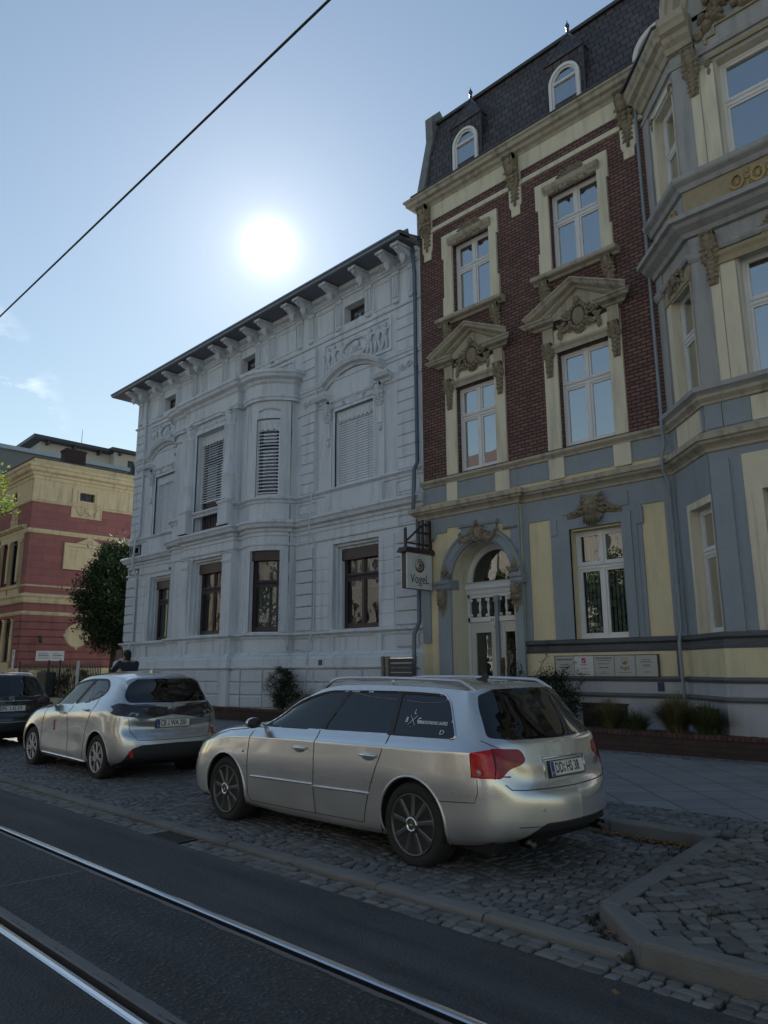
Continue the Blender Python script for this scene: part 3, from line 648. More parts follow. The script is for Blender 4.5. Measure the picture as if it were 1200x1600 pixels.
# drain grate in the gutter
t = thing('drain_grate', 'iron drain grate set between the gutter stones beside the low kerb', 'drain grate', (-6.7, 3.85, -.01)); mb = MB(); G = Fr((0, 0, 0)); M_iron = mat('cast_iron', (.045, .045, .05), .55, metal=.6, var=.2, bump=.2)
F0 = Fr((-6.7, 3.85, 0))
for (a, b_, c, d) in ((-.26, .26, .105, .125), (-.26, .26, -.125, -.105), (-.26, -.24, -.105, .105), (.24, .26, -.105, .105)): mb.box(F0, a, b_, -d, -c, -.04, .0)
mb.build('grate_frame', M_iron, t); mb = MB()
for i in range(12): u = -.225+i*.041; mb.box(F0, u-.010, u+.010, -.105, .105, -.035, -.002)
mb.build('grate_bars', M_iron, t)
# moss tufts and dead leaves
mb = MB(); r = random.Random(3)
def grass_tuft(mb, x, y, z, n, h, spread, r, wd=.006):
    for _ in range(n):
        a = r.uniform(0, 2*pi); q = r.uniform(0, spread); l = h*r.uniform(.5, 1.1); lean = r.uniform(.1, .8)*l; bx, by = x+q*cos(a), y+q*sin(a); t = r.uniform(0, 2*pi); dx, dy = wd*cos(t), wd*sin(t); e = r.uniform(-.3, .3)
        p = [(bx-dx, by-dy, z), (bx+dx, by+dy, z), (bx+dx*.7+lean*.35*cos(a+e), by+dy*.7+lean*.35*sin(a+e), z+l*.6), (bx-dx*.7+lean*.35*cos(a+e), by-dy*.7+lean*.35*sin(a+e), z+l*.6), (bx+lean*cos(a+e), by+lean*sin(a+e), z+l*.95)]
        mb.add(p, [(0, 1, 2, 3), (3, 2, 4)])
for _ in range(420):
    t = r.choice([0, 0, 1, 2, 3]); 
    if t == 0: x = -2.9-r.random()**2*1.3+.2; y = 6.68-r.random()*.10-.0
    elif t == 1: s = r.random(); x = -2.90+.27*s-.03; y = 6.7-2.24*s
    elif t == 2: s = r.random(); x = -2.66+.5*s-.03; y = 4.42-.48*s
    else: s = r.random()**.5; x = -2.70+r.gauss(0, .13); y = 6.3+r.gauss(0, .16)-.4*s*.3
    grass_tuft(mb, x, y, .01 if t != 3 else .02, 5, .03, .03, r, .003)
for cx, cy, n in ((-2.25, 6.15, 60), (-1.75, 5.4, 50), (-1.95, 4.75, 40), (-1.2, 5.9, 30)):
    for _ in range(n): grass_tuft(mb, cx+r.gauss(0, .12), cy+r.gauss(0, .10), .10, 5, .028, .02, r, .003)
tag(mb.build('moss_and_weeds', M_moss, recalc=False), 'short moss and weeds growing along the kerbs and between the setts', 'weeds', kind='stuff')
M_leafd = mat('dead_leaf', (.16, .085, .035), .8, var=.3, vscale=12, island=.5)
mb = MB(); r = random.Random(9)
def dleaf(x, y, z, s):
    a = r.uniform(0, 2*pi); vs = []; n = 9
    for k in range(n):
        q = 2*pi*k/n; rr = s*(.55+.45*abs(cos(q*2.5)))*(1.5 if k == 0 else 1); vs.append((x+rr*cos(q+a), y+rr*.7*sin(q+a), z+.006+.35*s*abs(sin(q*1.5+a))))
    vs.append((x, y, z+.004)); mb.add(vs, [(k, (k+1) % n, n) for k in range(n)])
for _ in range(210): x = -2.95-abs(r.gauss(0, .62)); y = 6.66-abs(r.gauss(0, .07)); dleaf(x, y, .03, r.uniform(.012, .03))
for _ in range(60): dleaf(-2.75+r.gauss(0, .12), 6.45+r.gauss(0, .14), .035, r.uniform(.012, .03))
for x, y in ((-2.42, 4.22), (-2.28, 4.12), (-3.9, 3.85), (-2.0, 3.5), (-1.55, 3.86), (-5.0, 3.9), (-4.6, 6.2), (-3.5, 5.2), (-3.2, 6.1), (-7.9, 4.3), (-2.2, 8.2), (-3.4, 9.6), (-5.1, 10.2)): dleaf(x, y, .025 if y < 6.8 else .13, r.uniform(.025, .045))
tag(mb.build('dead_leaves', M_leafd, recalc=False), 'brown dead leaves lying in the kerb corner and on the setts', 'dead leaves', kind='stuff')

# ------------------------------------------------------------------ villa (blue-white stucco house, left of centre)
def villa():
    V = thing('villa', 'pale blue-white stucco villa with a round-cornered bay, figure reliefs and a deep bracketed eave', 'villa', (-19.6, YB, 0))
    rg = random.Random(31); F = Fr((0, YB, 0)); XL, XR = -27.3, -11.885; C0 = -20.05
    FB = Fr((0, 12.2, 0)); A = CylFr((-17.95, 13.35, 0), 1.07, radians(247)); A2 = CylFr((2*C0+17.95, 13.35, 0), 1.07, radians(200)); UL = 1.07*radians(93)
    FS = Fr((XL, YB, 0), n=(-1, 0, 0)); FS.ud = Vector((0, 1, 0))      # left side wall
    jr = 2*C0+16.9                                                     # left joint of the bay with the facade
    arcR = [(-17.95+1.07*cos(radians(a)), 13.35+1.07*sin(radians(a))) for a in np.linspace(247, 340, 16)]
    arcL = [(2*C0-x, y) for x, y in arcR[::-1]]
    bay = [(jr, 13.2), (jr, 12.98)]+arcL[1:]+[(2*C0+18.5, 12.4), (2*C0+18.6, 12.4), (2*C0+18.6, 12.2), (-18.6, 12.2), (-18.6, 12.4), (-18.5, 12.4)]+arcR[1:-1]+[(-16.9, 12.98), (-16.9, 13.2)]
    full = [(XL, 27), (XL, 13.2)]+bay+[(XR, 13.2)]
    wall = MB(); gfw = [(-15.27, -13.48), (-25.55, -23.77)]; upw = [(-15.15, -13.6), (-25.4, -23.85)]; SMW = [(-14.85, -14.0), (-25.2, -24.35), (-20.02, -19.18)]
    gh = [(a, b, 2.55, 4.85, .12) for a, b in gfw]; uh = [(a, b, 6.44, 8.62, .30) for a, b in upw]; sh = [(a, b, 11.18, 11.72, .3) for a, b in SMW]
    wall.wall(F, XL, jr, 0, 12.4, [h for h in gh+uh+sh if h[0] < -22], d=.3); wall.wall(F, -16.9, XR, 0, 12.4, [h for h in gh+uh+sh if h[0] > -17], d=.3)
    wall.wall(F, jr, -16.9, 10.2, 12.4, [sh[2]])
    for fa, mir in ((A, 0), (A2, 1)):
        ow = (.69, 1.40) if not mir else (UL-1.40, UL-.69)
        wall.wall(fa, 0, UL, 0, 10.2, [(ow[0]-.11, ow[1]+.11, 2.55, 4.85, .10), (ow[0], ow[1], 6.5, 8.8, .25)])
    wall.wall(FB, 2*C0+18.6, -18.6, 0, 10.2, [(-20.93, -19.17, 2.55, 4.90, .12), (-20.85, -19.25, 5.8, 9.0, .45)])
    for x0, y0, x1, y1 in ((-18.6, 12.2, -18.6, 12.4), (-18.6, 12.4, -18.36, 12.4), (2*C0+18.6, 12.2, 2*C0+18.6, 12.4), (2*C0+18.6, 12.4, 2*C0+18.36, 12.4), (-16.9, 12.98, -16.9, 13.2), (jr, 12.98, jr, 13.2)):
        wall.add([(x0, y0, 0), (x1, y1, 0), (x1, y1, 10.2), (x0, y0, 10.2)], [(0, 1, 2, 3)])
    wall.wall(FS, 0, 13.8, 0, 12.4, [(2.2, 3.4, 6.4, 8.5), (6, 7.2, 6.4, 8.5)], d=.25)
    # recessed second order of the ground-floor openings
    def step(fr, a, b, c, e, w1=-.12, n=2, t=.07, dd=.10, inner=None):
        for k in range(n):
            a2, b2, e2 = a+t*(k+1), b-t*(k+1), e-t*(k+1); w0 = w1-dd*k
            wall.ring(fr, [(a+t*k, c), (a+t*k, e-t*k), (b-t*k, e-t*k), (b-t*k, c)], [(a2, c), (a2, e2), (b2, e2), (b2, c)], w0-dd, w0)
        return a2, b2, e2
    wins = []
    for a, b in gfw: wins.append((F,)+step(F, a, b, 2.55, 4.85))
    wins.append((FB,)+step(FB, -20.93, -19.17, 2.55, 4.90))
    wall.build('wall', M_villa, V, recalc=False)
    # mouldings round the whole front
    mo = MB()
    belt = [(0, 5.40), (.05, 5.40), (.07, 5.46), (.05, 5.48), (.16, 5.52), (.20, 5.60), (.25, 5.64), (.25, 5.70), (.20, 5.725), (0, 5.74)]
    mo.sweep(full, belt); mo.sweep(full, [(0, 6.24), (.04, 6.25), (.05, 6.30), (.10, 6.34), (.13, 6.36), (.13, 6.405), (0, 6.42)])
    mo.sweep(full, [(0, 2.36), (.04, 2.36), (.06, 2.41), (.12, 2.44), (.15, 2.46), (.15, 2.50), (0, 2.52)])
    mo.sweep(full, [(0, 4.99), (.05, 5.0), (.06, 5.05), (0, 5.07)]); mo.sweep(full, [(0, 5.27), (.03, 5.28), (.03, 5.31), (0, 5.32)])
    mo.sweep(full, [(0, 1.53), (.27, 1.53), (.30, 1.56), (.30, 1.60), (.26, 1.62), (.25, 1.80), (.20, 1.86), (.10, 1.90), (.06, 1.97), (0, 1.99)])
    mo.sweep(full, [(0, 0), (.22, 0), (.22, 1.53), (0, 1.53)])
    flat = [(XL, 27), (XL, 13.2), (XR, 13.2)]
    mo.sweep(flat, [(0, 10.90), (.05, 10.91), (.07, 10.97), (0, 11.0)]); mo.sweep(flat, [(0, 12.0), (.04, 12.0), (.06, 12.05), (.10, 12.07), (.10, 12.12), (.03, 12.13), (.03, 12.2), (.12, 12.24), (.15, 12.34), (0, 12.34)])
    for a, b in ((XL, jr), (-16.9, XR)):
        mo.prof(F, a, b, [(0, 9.44), (.04, 9.45), (.05, 9.52), (.09, 9.55), (.09, 9.60), (0, 9.61)]); mo.prof(F, a, b, [(0, 8.86), (.04, 8.88), (.05, 8.95), (0, 8.97)])
    # bay entablature
    ent = [(-.2, 9.36), (.10, 9.36), (.10, 9.44), (.13, 9.46), (.13, 9.53), (.06, 9.55), (.06, 9.88), (.12, 9.93), (.15, 9.99), (.28, 10.05), (.31, 10.12), (.36, 10.16), (.36, 10.24), (.0, 10.32), (-.2, 10.32)]
    mo.sweep(bay, ent); cap = MB()
    mo.build('mouldings', M_villa, V)
    rf = MB(); rf.add([(x, y, 10.33) for x, y in bay], [tuple(range(len(bay)))]); rf.build('bay_roof', M_lead, V, recalc=False)
    # architraves: ground and first floor
    ar = MB()
    def archi(fr, a, b, c, e, t=.13, w=.035, foot=True):
        for k, (q, ww) in enumerate(((t, w), (t*.45, w+.02))): ar.ring(fr, [(a-q, c), (a-q, e+q), (b+q, e+q), (b+q, c)], [(a, c), (a, e), (b, e), (b, c)], 0, ww-.001*k)
    for a, b in upw: archi(F, a, b, 6.42, 8.62, .12, .05)
    archi(FB, -20.85, -19.25, 5.76, 9.0, .14, .04)
    for fa, mir in ((A, 0), (A2, 1)):
        a, b = (.69, 1.40) if not mir else (UL-1.40, UL-.69)
        for k, q in enumerate((.17, .11, .05)):
            for (c, e, s) in ((2.55, 4.85, .11), (6.44, 8.8, 0)):
                w1 = .02+.014*k; ar.prof(fa, a-s-q, a-s, [(0, c), (w1, c), (w1, e), (0, e)]); ar.prof(fa, b+s, b+s+q, [(0, c), (w1, c), (w1, e), (0, e)]); ar.prof(fa, a-s-q, b+s+q, [(0, e), (w1+.001, e), (w1+.001, e+q), (0, e+q)])
        for u in (.12, UL-.12): ar.prof(fa, u-.1, u+.1, [(0, 6.42), (.03, 6.42), (.03, 9.38), (0, 9.38)])
    # pilasters of the bay's ground floor
    for u0, u1 in ((-21.45, -21.05), (-19.05, -18.62)):
        ar.box(FB, u0, u1, 0, .05, 2.5, 4.62); ar.prof(FB, u0-.03, u1+.03, [(0, 4.62), (.06, 4.62), (.09, 4.68), (.09, 4.74), (.06, 4.76), (.06, 4.88), (.10, 4.93), (0, 4.95)])
    # dado blocks under windows
    for a, b in upw: ar.box(F, a-.35, b+.35, 0, .10, 5.74, 6.25)
    for a, b in [(-12.72, -12.14), (-16.68, -16.1), (-27.1, -26.5), (-23.1, -22.6) if False else (-27.1, -26.5)]:
        rect_frame(F, ar, a-.12, b+.12, 5.80, 6.18, 0, .03, .03); ar.bev(F, a, b, 0, .04, 5.86, 6.12, .03)
        rect_frame(F, ar, a-.05, b+.05, 5.07, 5.26, 0, .025, .02)
    for a, b in gfw: ar.box(F, a-.15, a+.12, 0, .08, 1.95, 2.37); ar.box(F, b-.12, b+.15, 0, .08, 1.95, 2.37)
    ar.box(FB, -21.35, -20.95, 0, .08, 1.95, 2.37); ar.box(FB, -19.15, -18.75, 0, .08, 1.95, 2.37)
    # joints of the smooth ashlar on the ground floor: shallow blocks
    def ash(fr, a, b, v0, v1, n):
        h = (v1-v0)/n
        for i in range(n): ar.bev(fr, a, b, 0, .018, v0+i*h+.008, v0+(i+1)*h-.008, .006)
    for a, b in ((-16.02, -15.40), (-13.46, -12.92), (-26.40, -25.68), (-23.62, jr-.05)): ash(F, a, b, 2.53, 4.86, 7)
    for fa in (A, A2): ash(fa, .02, .26, 2.53, 4.9, 7); ash(fa, UL-.26, UL-.02, 2.53, 4.9, 7)
    ar.build('architraves', M_villa, V)
    # smooth quoins upstairs, rough quoins downstairs
    q = MB()
    for a, b in ((-12.75, -12.10), (-16.70, -16.08), (-27.26, -26.50), (jr-.78, jr-.16)):
        q.mark(); quoin(F, q, a, b, 6.44, 8.84, .305); q.mark(); quoin(F, q, a, b, 9.63, 10.88, .305)
    q.mark(); quoin(FS, q, .04, .5, 6.44, 12.0, .305); q.split('quoin_strip', M_villa, V)
    q = MB()
    for a, b in ((-12.82, -12.10), (-16.78, -16.06), (-27.26, -26.45)):
        q.mark(); quoin(F, q, a, b, 2.55, 4.88, .333, w=.075, gap=.03); q.mark(); q.bev(F, a, b, 0, .07, 2.03, 2.33, .03)
    q.bev(F, -16.6, -16.1, 0, .06, 1.98, 2.34, .03)
    q.mark(); quoin(FS, q, .04, .6, 2.55, 4.88, .333, w=.075); q.split('rough_quoin_strip', M_villa_rough, V); q = MB()
    # rusticated basement blocks
    for fr, a, b in ((F, XL-.2, jr-.1), (F, -16.7, XR), (FB, -21.3, -18.75)):
        n = max(1, round((b-a)/1.05)); q.mark()
        for row in range(4):
            z1 = 1.50-row*.34; o = .5 if row % 2 else 0; L = (b-a)/n
            for k in range(-1, n+1):
                u0 = max(a, a+(k+o)*L+.02); u1 = min(b, a+(k+1+o)*L-.02)
                if u1-u0 > .08: q.bev(fr, u0, u1, .2, .27, z1-.32, z1, .03)
    for fa in (A, A2):
        q.mark()
        for row in range(4):
            z1 = 1.5-row*.34; k = 3
            for j in range(k): q.prof(fa, UL*j/k+.02, UL*(j+1)/k-.02, [(.2, z1-.32), (.245, z1-.32), (.27, z1-.29), (.27, z1-.03), (.245, z1), (.2, z1)])
    q.split('rusticated_base', M_villa_rough, V)
    # basement window arch and splayed stones (left of the bay)
    w = MB(); w.poly(F, [(-22.72, .55), (-22.72, 1.02), (-22.62, 1.12), (-22.5, 1.15), (-22.38, 1.12), (-22.28, 1.02), (-22.28, .55)], .2, .285); w.build('basement_window', M_woodbr, V)
    # windows
    for i, (fr, a, b, e) in enumerate(wins): window(V, fr, a, b, 2.58, e, -.32, M_woodbr, vt=3.94, glass=M_glass2, fw=.06, box=.30, curtain='half' if i != 1 else 'roller', leafw=.05)
    for fa, mir in ((A, 0), (A2, 1)):
        a, b = (.58, 1.51) if not mir else (UL-1.51, UL-.58)
        window(V, fa, a, b, 2.58, 4.85, -.14, M_woodbr, vt=3.92, mull=False, glass=M_glass2, fw=.06, box=.28, curtain='roller' if not mir else None)
        a, b = (.69, 1.40) if not mir else (UL-1.40, UL-.69)
        window(V, fa, a, b, 6.5, 8.8, -.12, M_woodbr, vt=8.0, mull=False, blind=(6.58, 8.52, .105))
    for a, b in upw: window(V, F, a, b, 6.44, 8.62, -.16, M_woodbr, vt=7.9, blind=(6.5, 8.40, .072), closed=True)
    dw = window(V, FB, -20.85, -19.25, 5.8, 9.0, -.28, M_woodbr, vt=8.1, blind=(6.86, 8.72, .085))
    lw = MB(); lw.box(FB, -20.75, -19.35, -.30, -.25, 5.85, 6.7)
    for k in range(9): lw.box(FB, -20.70+k*.155, -20.62+k*.155, -.25, -.23, 5.95, 6.6)
    lw.build('door_panel', M_woodbr, dw)
    for a, b in SMW: window(V, F, a, b, 11.18, 11.72, -.25, M_woodbr, vt=None, mull=False, muntin=True)
    for y in (2.2, 6): window(V, FS, y, y+1.2, 6.4, 8.5, -.15, M_woodbr, vt=7.8)
    # scalloped valances in front of the blinds
    va = MB()
    def valance(fr, a, b, top, h, w):
        n = max(4, int((b-a)/.17)); va.prof(fr, a, b, [(w-.012, top-h), (w, top-h), (w, top), (w-.012, top)])
        s = (b-a)/n
        for k in range(n):
            pts = [(a+k*s, top-h)]+[(a+k*s+s*(.5-.5*cos(pi*j/6)), top-h-.09*sin(pi*j/6)) for j in range(1, 6)]+[(a+(k+1)*s, top-h)]
            if not fr.curv: va.poly(fr, pts, w-.012, w)
            else: va.add([fr.P(u, w, v) for u, v in pts], [tuple(range(len(pts)))])
            va.leaf(fr, a+(k+.5)*s, w, top-h-.05, h*.9, s*.33, 0, h=.02)
    for a, b in upw: valance(F, a, b, 8.60, .22, -.045)
    valance(FB, -20.85, -19.25, 8.98, .26, -.15); valance(A, .69, 1.40, 8.78, .26, -.015); valance(A2, UL-1.40, UL-.69, 8.78, .26, -.015)
    va.build('valance', M_villa, V)
    # segmental pediments with side consoles
    pd = MB(); od = MB()
    for a, b in upw:
        pd.mark(); um = (a+b)/2; pr = [(0, 0), (.10, .0), (.14, .06), (.26, .09), (.30, .15), (.33, .19), (.33, .22), (0, .22)]
        hw = (b-a)/2+.62; rise = .62; r = (hw**2+rise**2)/(2*rise); a0 = math.asin((hw-.25)/r)
        pd.arcprof(F, um, 9.12+rise-r, r, pi/2-a0, pi/2+a0, [(w_, d_) for w_, d_ in pr], seg=22)
        for s0, s1 in ((um-hw-.05, um-hw+.42), (um+hw-.42, um+hw+.05)): pd.prof(F, s0, s1, [(x, 8.94+y) for x, y in pr], 0 if s0 > um else .35, .35 if s0 > um else 0)
        pd.poly(F, [(um-hw+.1, 8.95), (um+hw-.1, 8.95)]+[(um+(hw-.1)*cos(pi*k/12), 8.95+(rise+.15)*sin(pi*k/12)) for k in range(1, 12)], 0, .06)
        pd.prof(F, um-hw+.2, um+hw-.2, [(0, 8.90), (.08, 8.90), (.11, 8.95), (.11, 8.99), (0, 9.0)])
        pd.box(F, um-hw+.25, um+hw-.25, 0, .05, 8.72, 8.90)
        for sg in (-1, 1):
            u = um+sg*((b-a)/2+.27); pd.box(F, u-.13, u+.13, 0, .06, 6.42, 8.62); console(F, od, u, 8.35, 8.94, .05, .2, .18, rg); pd.box(F, u-.08, u+.08, .06, .10, 7.85, 8.3); od.blob(F, u, .09, 7.72, .07, .05, .09)
            od.scroll(F, um+sg*.42, .06, 8.82, .07, 1.4, 0, sg, .015)
        for k in range(7): od.leaf(F, um, .05, 8.74, .3, .05, radians(-90+30*k), h=.03)
    # columns
    cs = MB()
    for u in (-21.18, -18.86):
        cs.mark(); c = FB.P(u, .04, 0)
        cs.box(FB, u-.25, u+.25, -.1, .27, 5.74, 6.42); cs.box(FB, u-.28, u+.28, -.1, .30, 6.42, 6.50); cs.box(FB, u-.27, u+.27, -.1, .29, 5.74, 5.82)
        cs.lathe((c.x, c.y, 0), [(.24, 6.50), (.26, 6.54), (.24, 6.6), (.205, 6.62), (.22, 6.66), (.195, 6.69), (.19, 7.28), (.215, 7.30), (.215, 7.36), (.19, 7.38), (.175, 8.86), (.195, 8.88), (.195, 8.91), (.17, 8.93), (.18, 9.1), (.24, 9.3), (.25, 9.32)], 24)
        cs.box(FB, u-.25, u+.25, -.1, .28, 9.30, 9.37)
        for k in range(8):
            a = 2*pi*k/8; FF = Fr((c.x, c.y, 0), a); od.leaf(FF, 0, .17, 8.94, .30, .07, 0, h=.05)
            if k % 2: od.blob(FF, 0, .25, 9.24, .05, .05, .05)
    cs.split('column', M_villa, V); pd.split('pediment', M_villa, V)
    # side scroll brackets of the bay entablature, frieze relief panels with figures
    for fr, u, v in ((Fr((2*C0+18.6, 12.3, 0), n=(-1, 0, 0)), 0, 9.75),): 
        fr.ud = Vector((0, 1, 0)); console(fr, od, .25, 9.45, 10.05, 0, .22, .28, rg)
    def figure(fr, u, v, s, lean):
        od.blob(fr, u, .04, v+.34*s, .07*s, .06, .09*s); od.blob(fr, u+lean*.02, .04, v+.12*s, .11*s, .06, .19*s, rot=lean*.2)
        for g in (-1, 1):
            od.blob(fr, u+g*.07*s, .035, v-.20*s, .055*s, .05, .22*s, rot=g*.22+lean*.2); od.blob(fr, u+g*.15*s+lean*.03, .04, v+.20*s, .045*s, .04, .17*s, rot=-g*radians(60)+lean*.3)
    fm = MB()
    for a, b in ((-15.72, -12.92), (-26.08, -23.45)):
        rect_frame(F, fm, a, b, 9.80, 10.80, 0, .05, .07); um = (a+b)/2; L = b-a; cy = 10.3
        for du, ln in ((-.42, .5), (-.33, -.6), (-.22, .7), (.20, -.7), (.31, .6), (.41, -.5)): figure(F, um+du*L, cy-.02+rg.uniform(-.02, .02), .92, ln)
        for k in range(14):
            t = k/13-.5; od.blob(F, um+t*L*.36, .05, cy-.28+.5*t*t*1.6, .07, .055, .06, nu=6, nv=4); od.blob(F, um+t*L*.36, .045, cy+.28-.4*t*t, .06, .045, .05, nu=6, nv=4)
        for k in range(8): od.leaf(F, um+(k-3.5)*.07, .02, cy-.1, .32, .05, (k-3.5)*.3, h=.04)
        od.blob(F, um, .05, cy+.08, .16, .06, .13)
    rect_frame(F, fm, -22.6, -17.1, 10.36, 10.80, 0, .04, .05)
    # frieze zone: fluted strips, framed panels, brackets
    CT = -19.6; offs = [.55, 1.35, 2.75, 3.3, 4.53, 5.78, 6.85, 7.42]; strips = sorted([CT-o for o in offs]+[CT+o for o in offs]); br = MB()
    for u in strips:
        fm.box(F, u-.13, u+.13, 0, .03, 11.06, 11.98)
        for k in (-.085, -.03, .03, .085): fm.prof(F, u+k-.018, u+k+.018, [(.03, 11.2), (.06, 11.22), (.06, 11.85), (.03, 11.88)])
        fm.box(F, u-.15, u+.15, 0, .06, 11.88, 11.98); od.blob(F, u, .04, 11.10, .11, .06, .06)
        br.mark(); N = 10; P = [(.0, 12.30)]+[(.62*(1-t)**.8+.06*sin(t*pi*2), 12.30-.36*t) for t in [i/N for i in range(N+1)]]; P[1] = (.62, 12.30)
        br.prof(F, u-.11, u+.11, P+[(0, 11.92)]); br.box(F, u-.14, u+.14, 0, .68, 12.25, 12.33); od.leaf(F, u, .36, 12.16, .3, .09, pi, h=.12)
        for g in (-1, 1): od.scroll(Fr(F.P(u+g*.112, .5, 12.18), n=(g, 0, 0)) if False else F, u, .60, 12.2, .06, 1.2, 0, g, .014)
    for p, q_ in zip(strips, strips[1:]):
        if any(p < (a+b)/2 < q_ for a, b in SMW) or q_-p < .7: continue
        rect_frame(F, fm, p+.2, q_-.2, 11.10, 11.88, 0, .025, .035)
    n = int((XR-XL)/.11)
    for k in range(n): fm.box(F, XL+k*.11+.02, XL+k*.11+.085, .03, .085, 12.13, 12.2)
    for a in (-12.42, -16.4, -26.9):
        for g in (-1, 1): od.scroll(F, a+g*.12, .01, 9.2, .11, 1.4, 0, g, .022); od.leaf(F, a+g*.1, 0, 9.2, .22, .05, -g*pi/2.4)
    for u in (-20.4, -19.9, -19.4):
        for g in (-1, 1): od.scroll(FB, u+g*.1, 0, 9.17, .08, 1.3, 0, g, .018); od.leaf(FB, u+g*.14, 0, 9.17, .2, .04, -g*pi/2)
    for k in range(9):
        for fa in (A, A2): od.blob(fa, .75+.075*k, .02, 9.08+.06*sin(pi*k/8), .05, .03, .045)
    fm.build('frieze', M_villa, V); br.split('eave_bracket', M_villa, V); od.build('stucco_reliefs', M_orn_v, V)
    # eave, gutter and roof
    e = MB(); OV = .785; ep = [(XL, 27), (XL, 13.2), (XR+.02, 13.2)]
    e.sweep(ep, [(.02, 12.35), (OV, 12.36), (OV, 12.42), (.02, 12.50)]); e.build('eave_soffit', M_roofpaint, V)
    g = MB(); g.sweep(ep, [(OV-.03, 12.34), (OV+.02, 12.34), (OV+.03, 12.40), (OV+.06, 12.42), (OV+.06, 12.47), (OV-.05, 12.52), (OV-.28, 12.56), (OV-.28, 12.66), (OV-.33, 12.66), (OV-.36, 12.52), (OV-.4, 12.42)]); g.build('gutter', M_zinc, V)
    r = MB(); a, b, c, d = XL-OV+.33, XR, 13.2-OV+.33, 28; zr = 12.55
    r.add([(a, c, zr), (b, c, zr), (b, d, zr), (a, d, zr), (a+6, c+6.5, 14.2), (b, c+6.5, 14.2), (b, d-5, 14.2), (a+6, d-5, 14.2)], [(0, 1, 5, 4), (4, 5, 6, 7), (0, 4, 7, 3), (3, 7, 6, 2), (1, 2, 6, 5)]); r.build('roof', M_zinc, V, recalc=False)
    p = MB(); p.tube([(-11.98, 13.02, 12.3), (-12.0, 13.05, 12.0), (-12.0, 13.10, 11.6), (-12.0, 13.10, 6.5), (-12.0, 12.98, 6.3), (-12.0, 12.93, 5.3), (-12.0, 13.08, 5.1), (-12.0, 13.08, 2.6), (-12.0, 12.9, 2.3), (-12.0, 12.85, .15)], .05, 10)
    for z in (11, 9, 7, 4.2): p.tube([(-12.0, 13.10, z), (-12.0, 13.10, z+.04)], .062, 10)
    p.build('downpipe', M_pipe, V)
    p = MB(); p.tube([(-26.42, 13.12, 12.2), (-26.42, 13.12, 6.6), (-26.42, 12.96, 6.3), (-26.42, 12.9, 5.3), (-26.42, 13.1, 5.0), (-26.42, 13.1, 2.6), (-26.42, 12.9, 2.2), (-26.42, 12.85, .15)], .04, 8); p.build('downpipe', M_orn_v, V)
    p = MB(); p.tube([(-15.98, 13.14, 10.8), (-15.98, 13.14, 6.6), (-15.98, 13.0, 6.3), (-15.98, 12.92, 5.3), (-15.98, 13.14, 5.0), (-15.98, 13.14, 2.6), (-15.98, 12.95, 2.2), (-15.98, 12.85, .15)], .02, 8); p.build('lightning_conductor', M_orn_v, V)
    nb = MB(); nb.box(F, -15.5, -15.36, .25, .275, 1.62, 1.76); o = nb.build('number_plate', M_number, V)
    pl = MB(); pl.box(F, -27.25, -26.75, .26, .30, 1.95, 2.25); pl.build('wall_plaque', M_woodbr, V)
M_number = mat('blue_enamel', (.02, .035, .09), .3, var=.05)
villa()

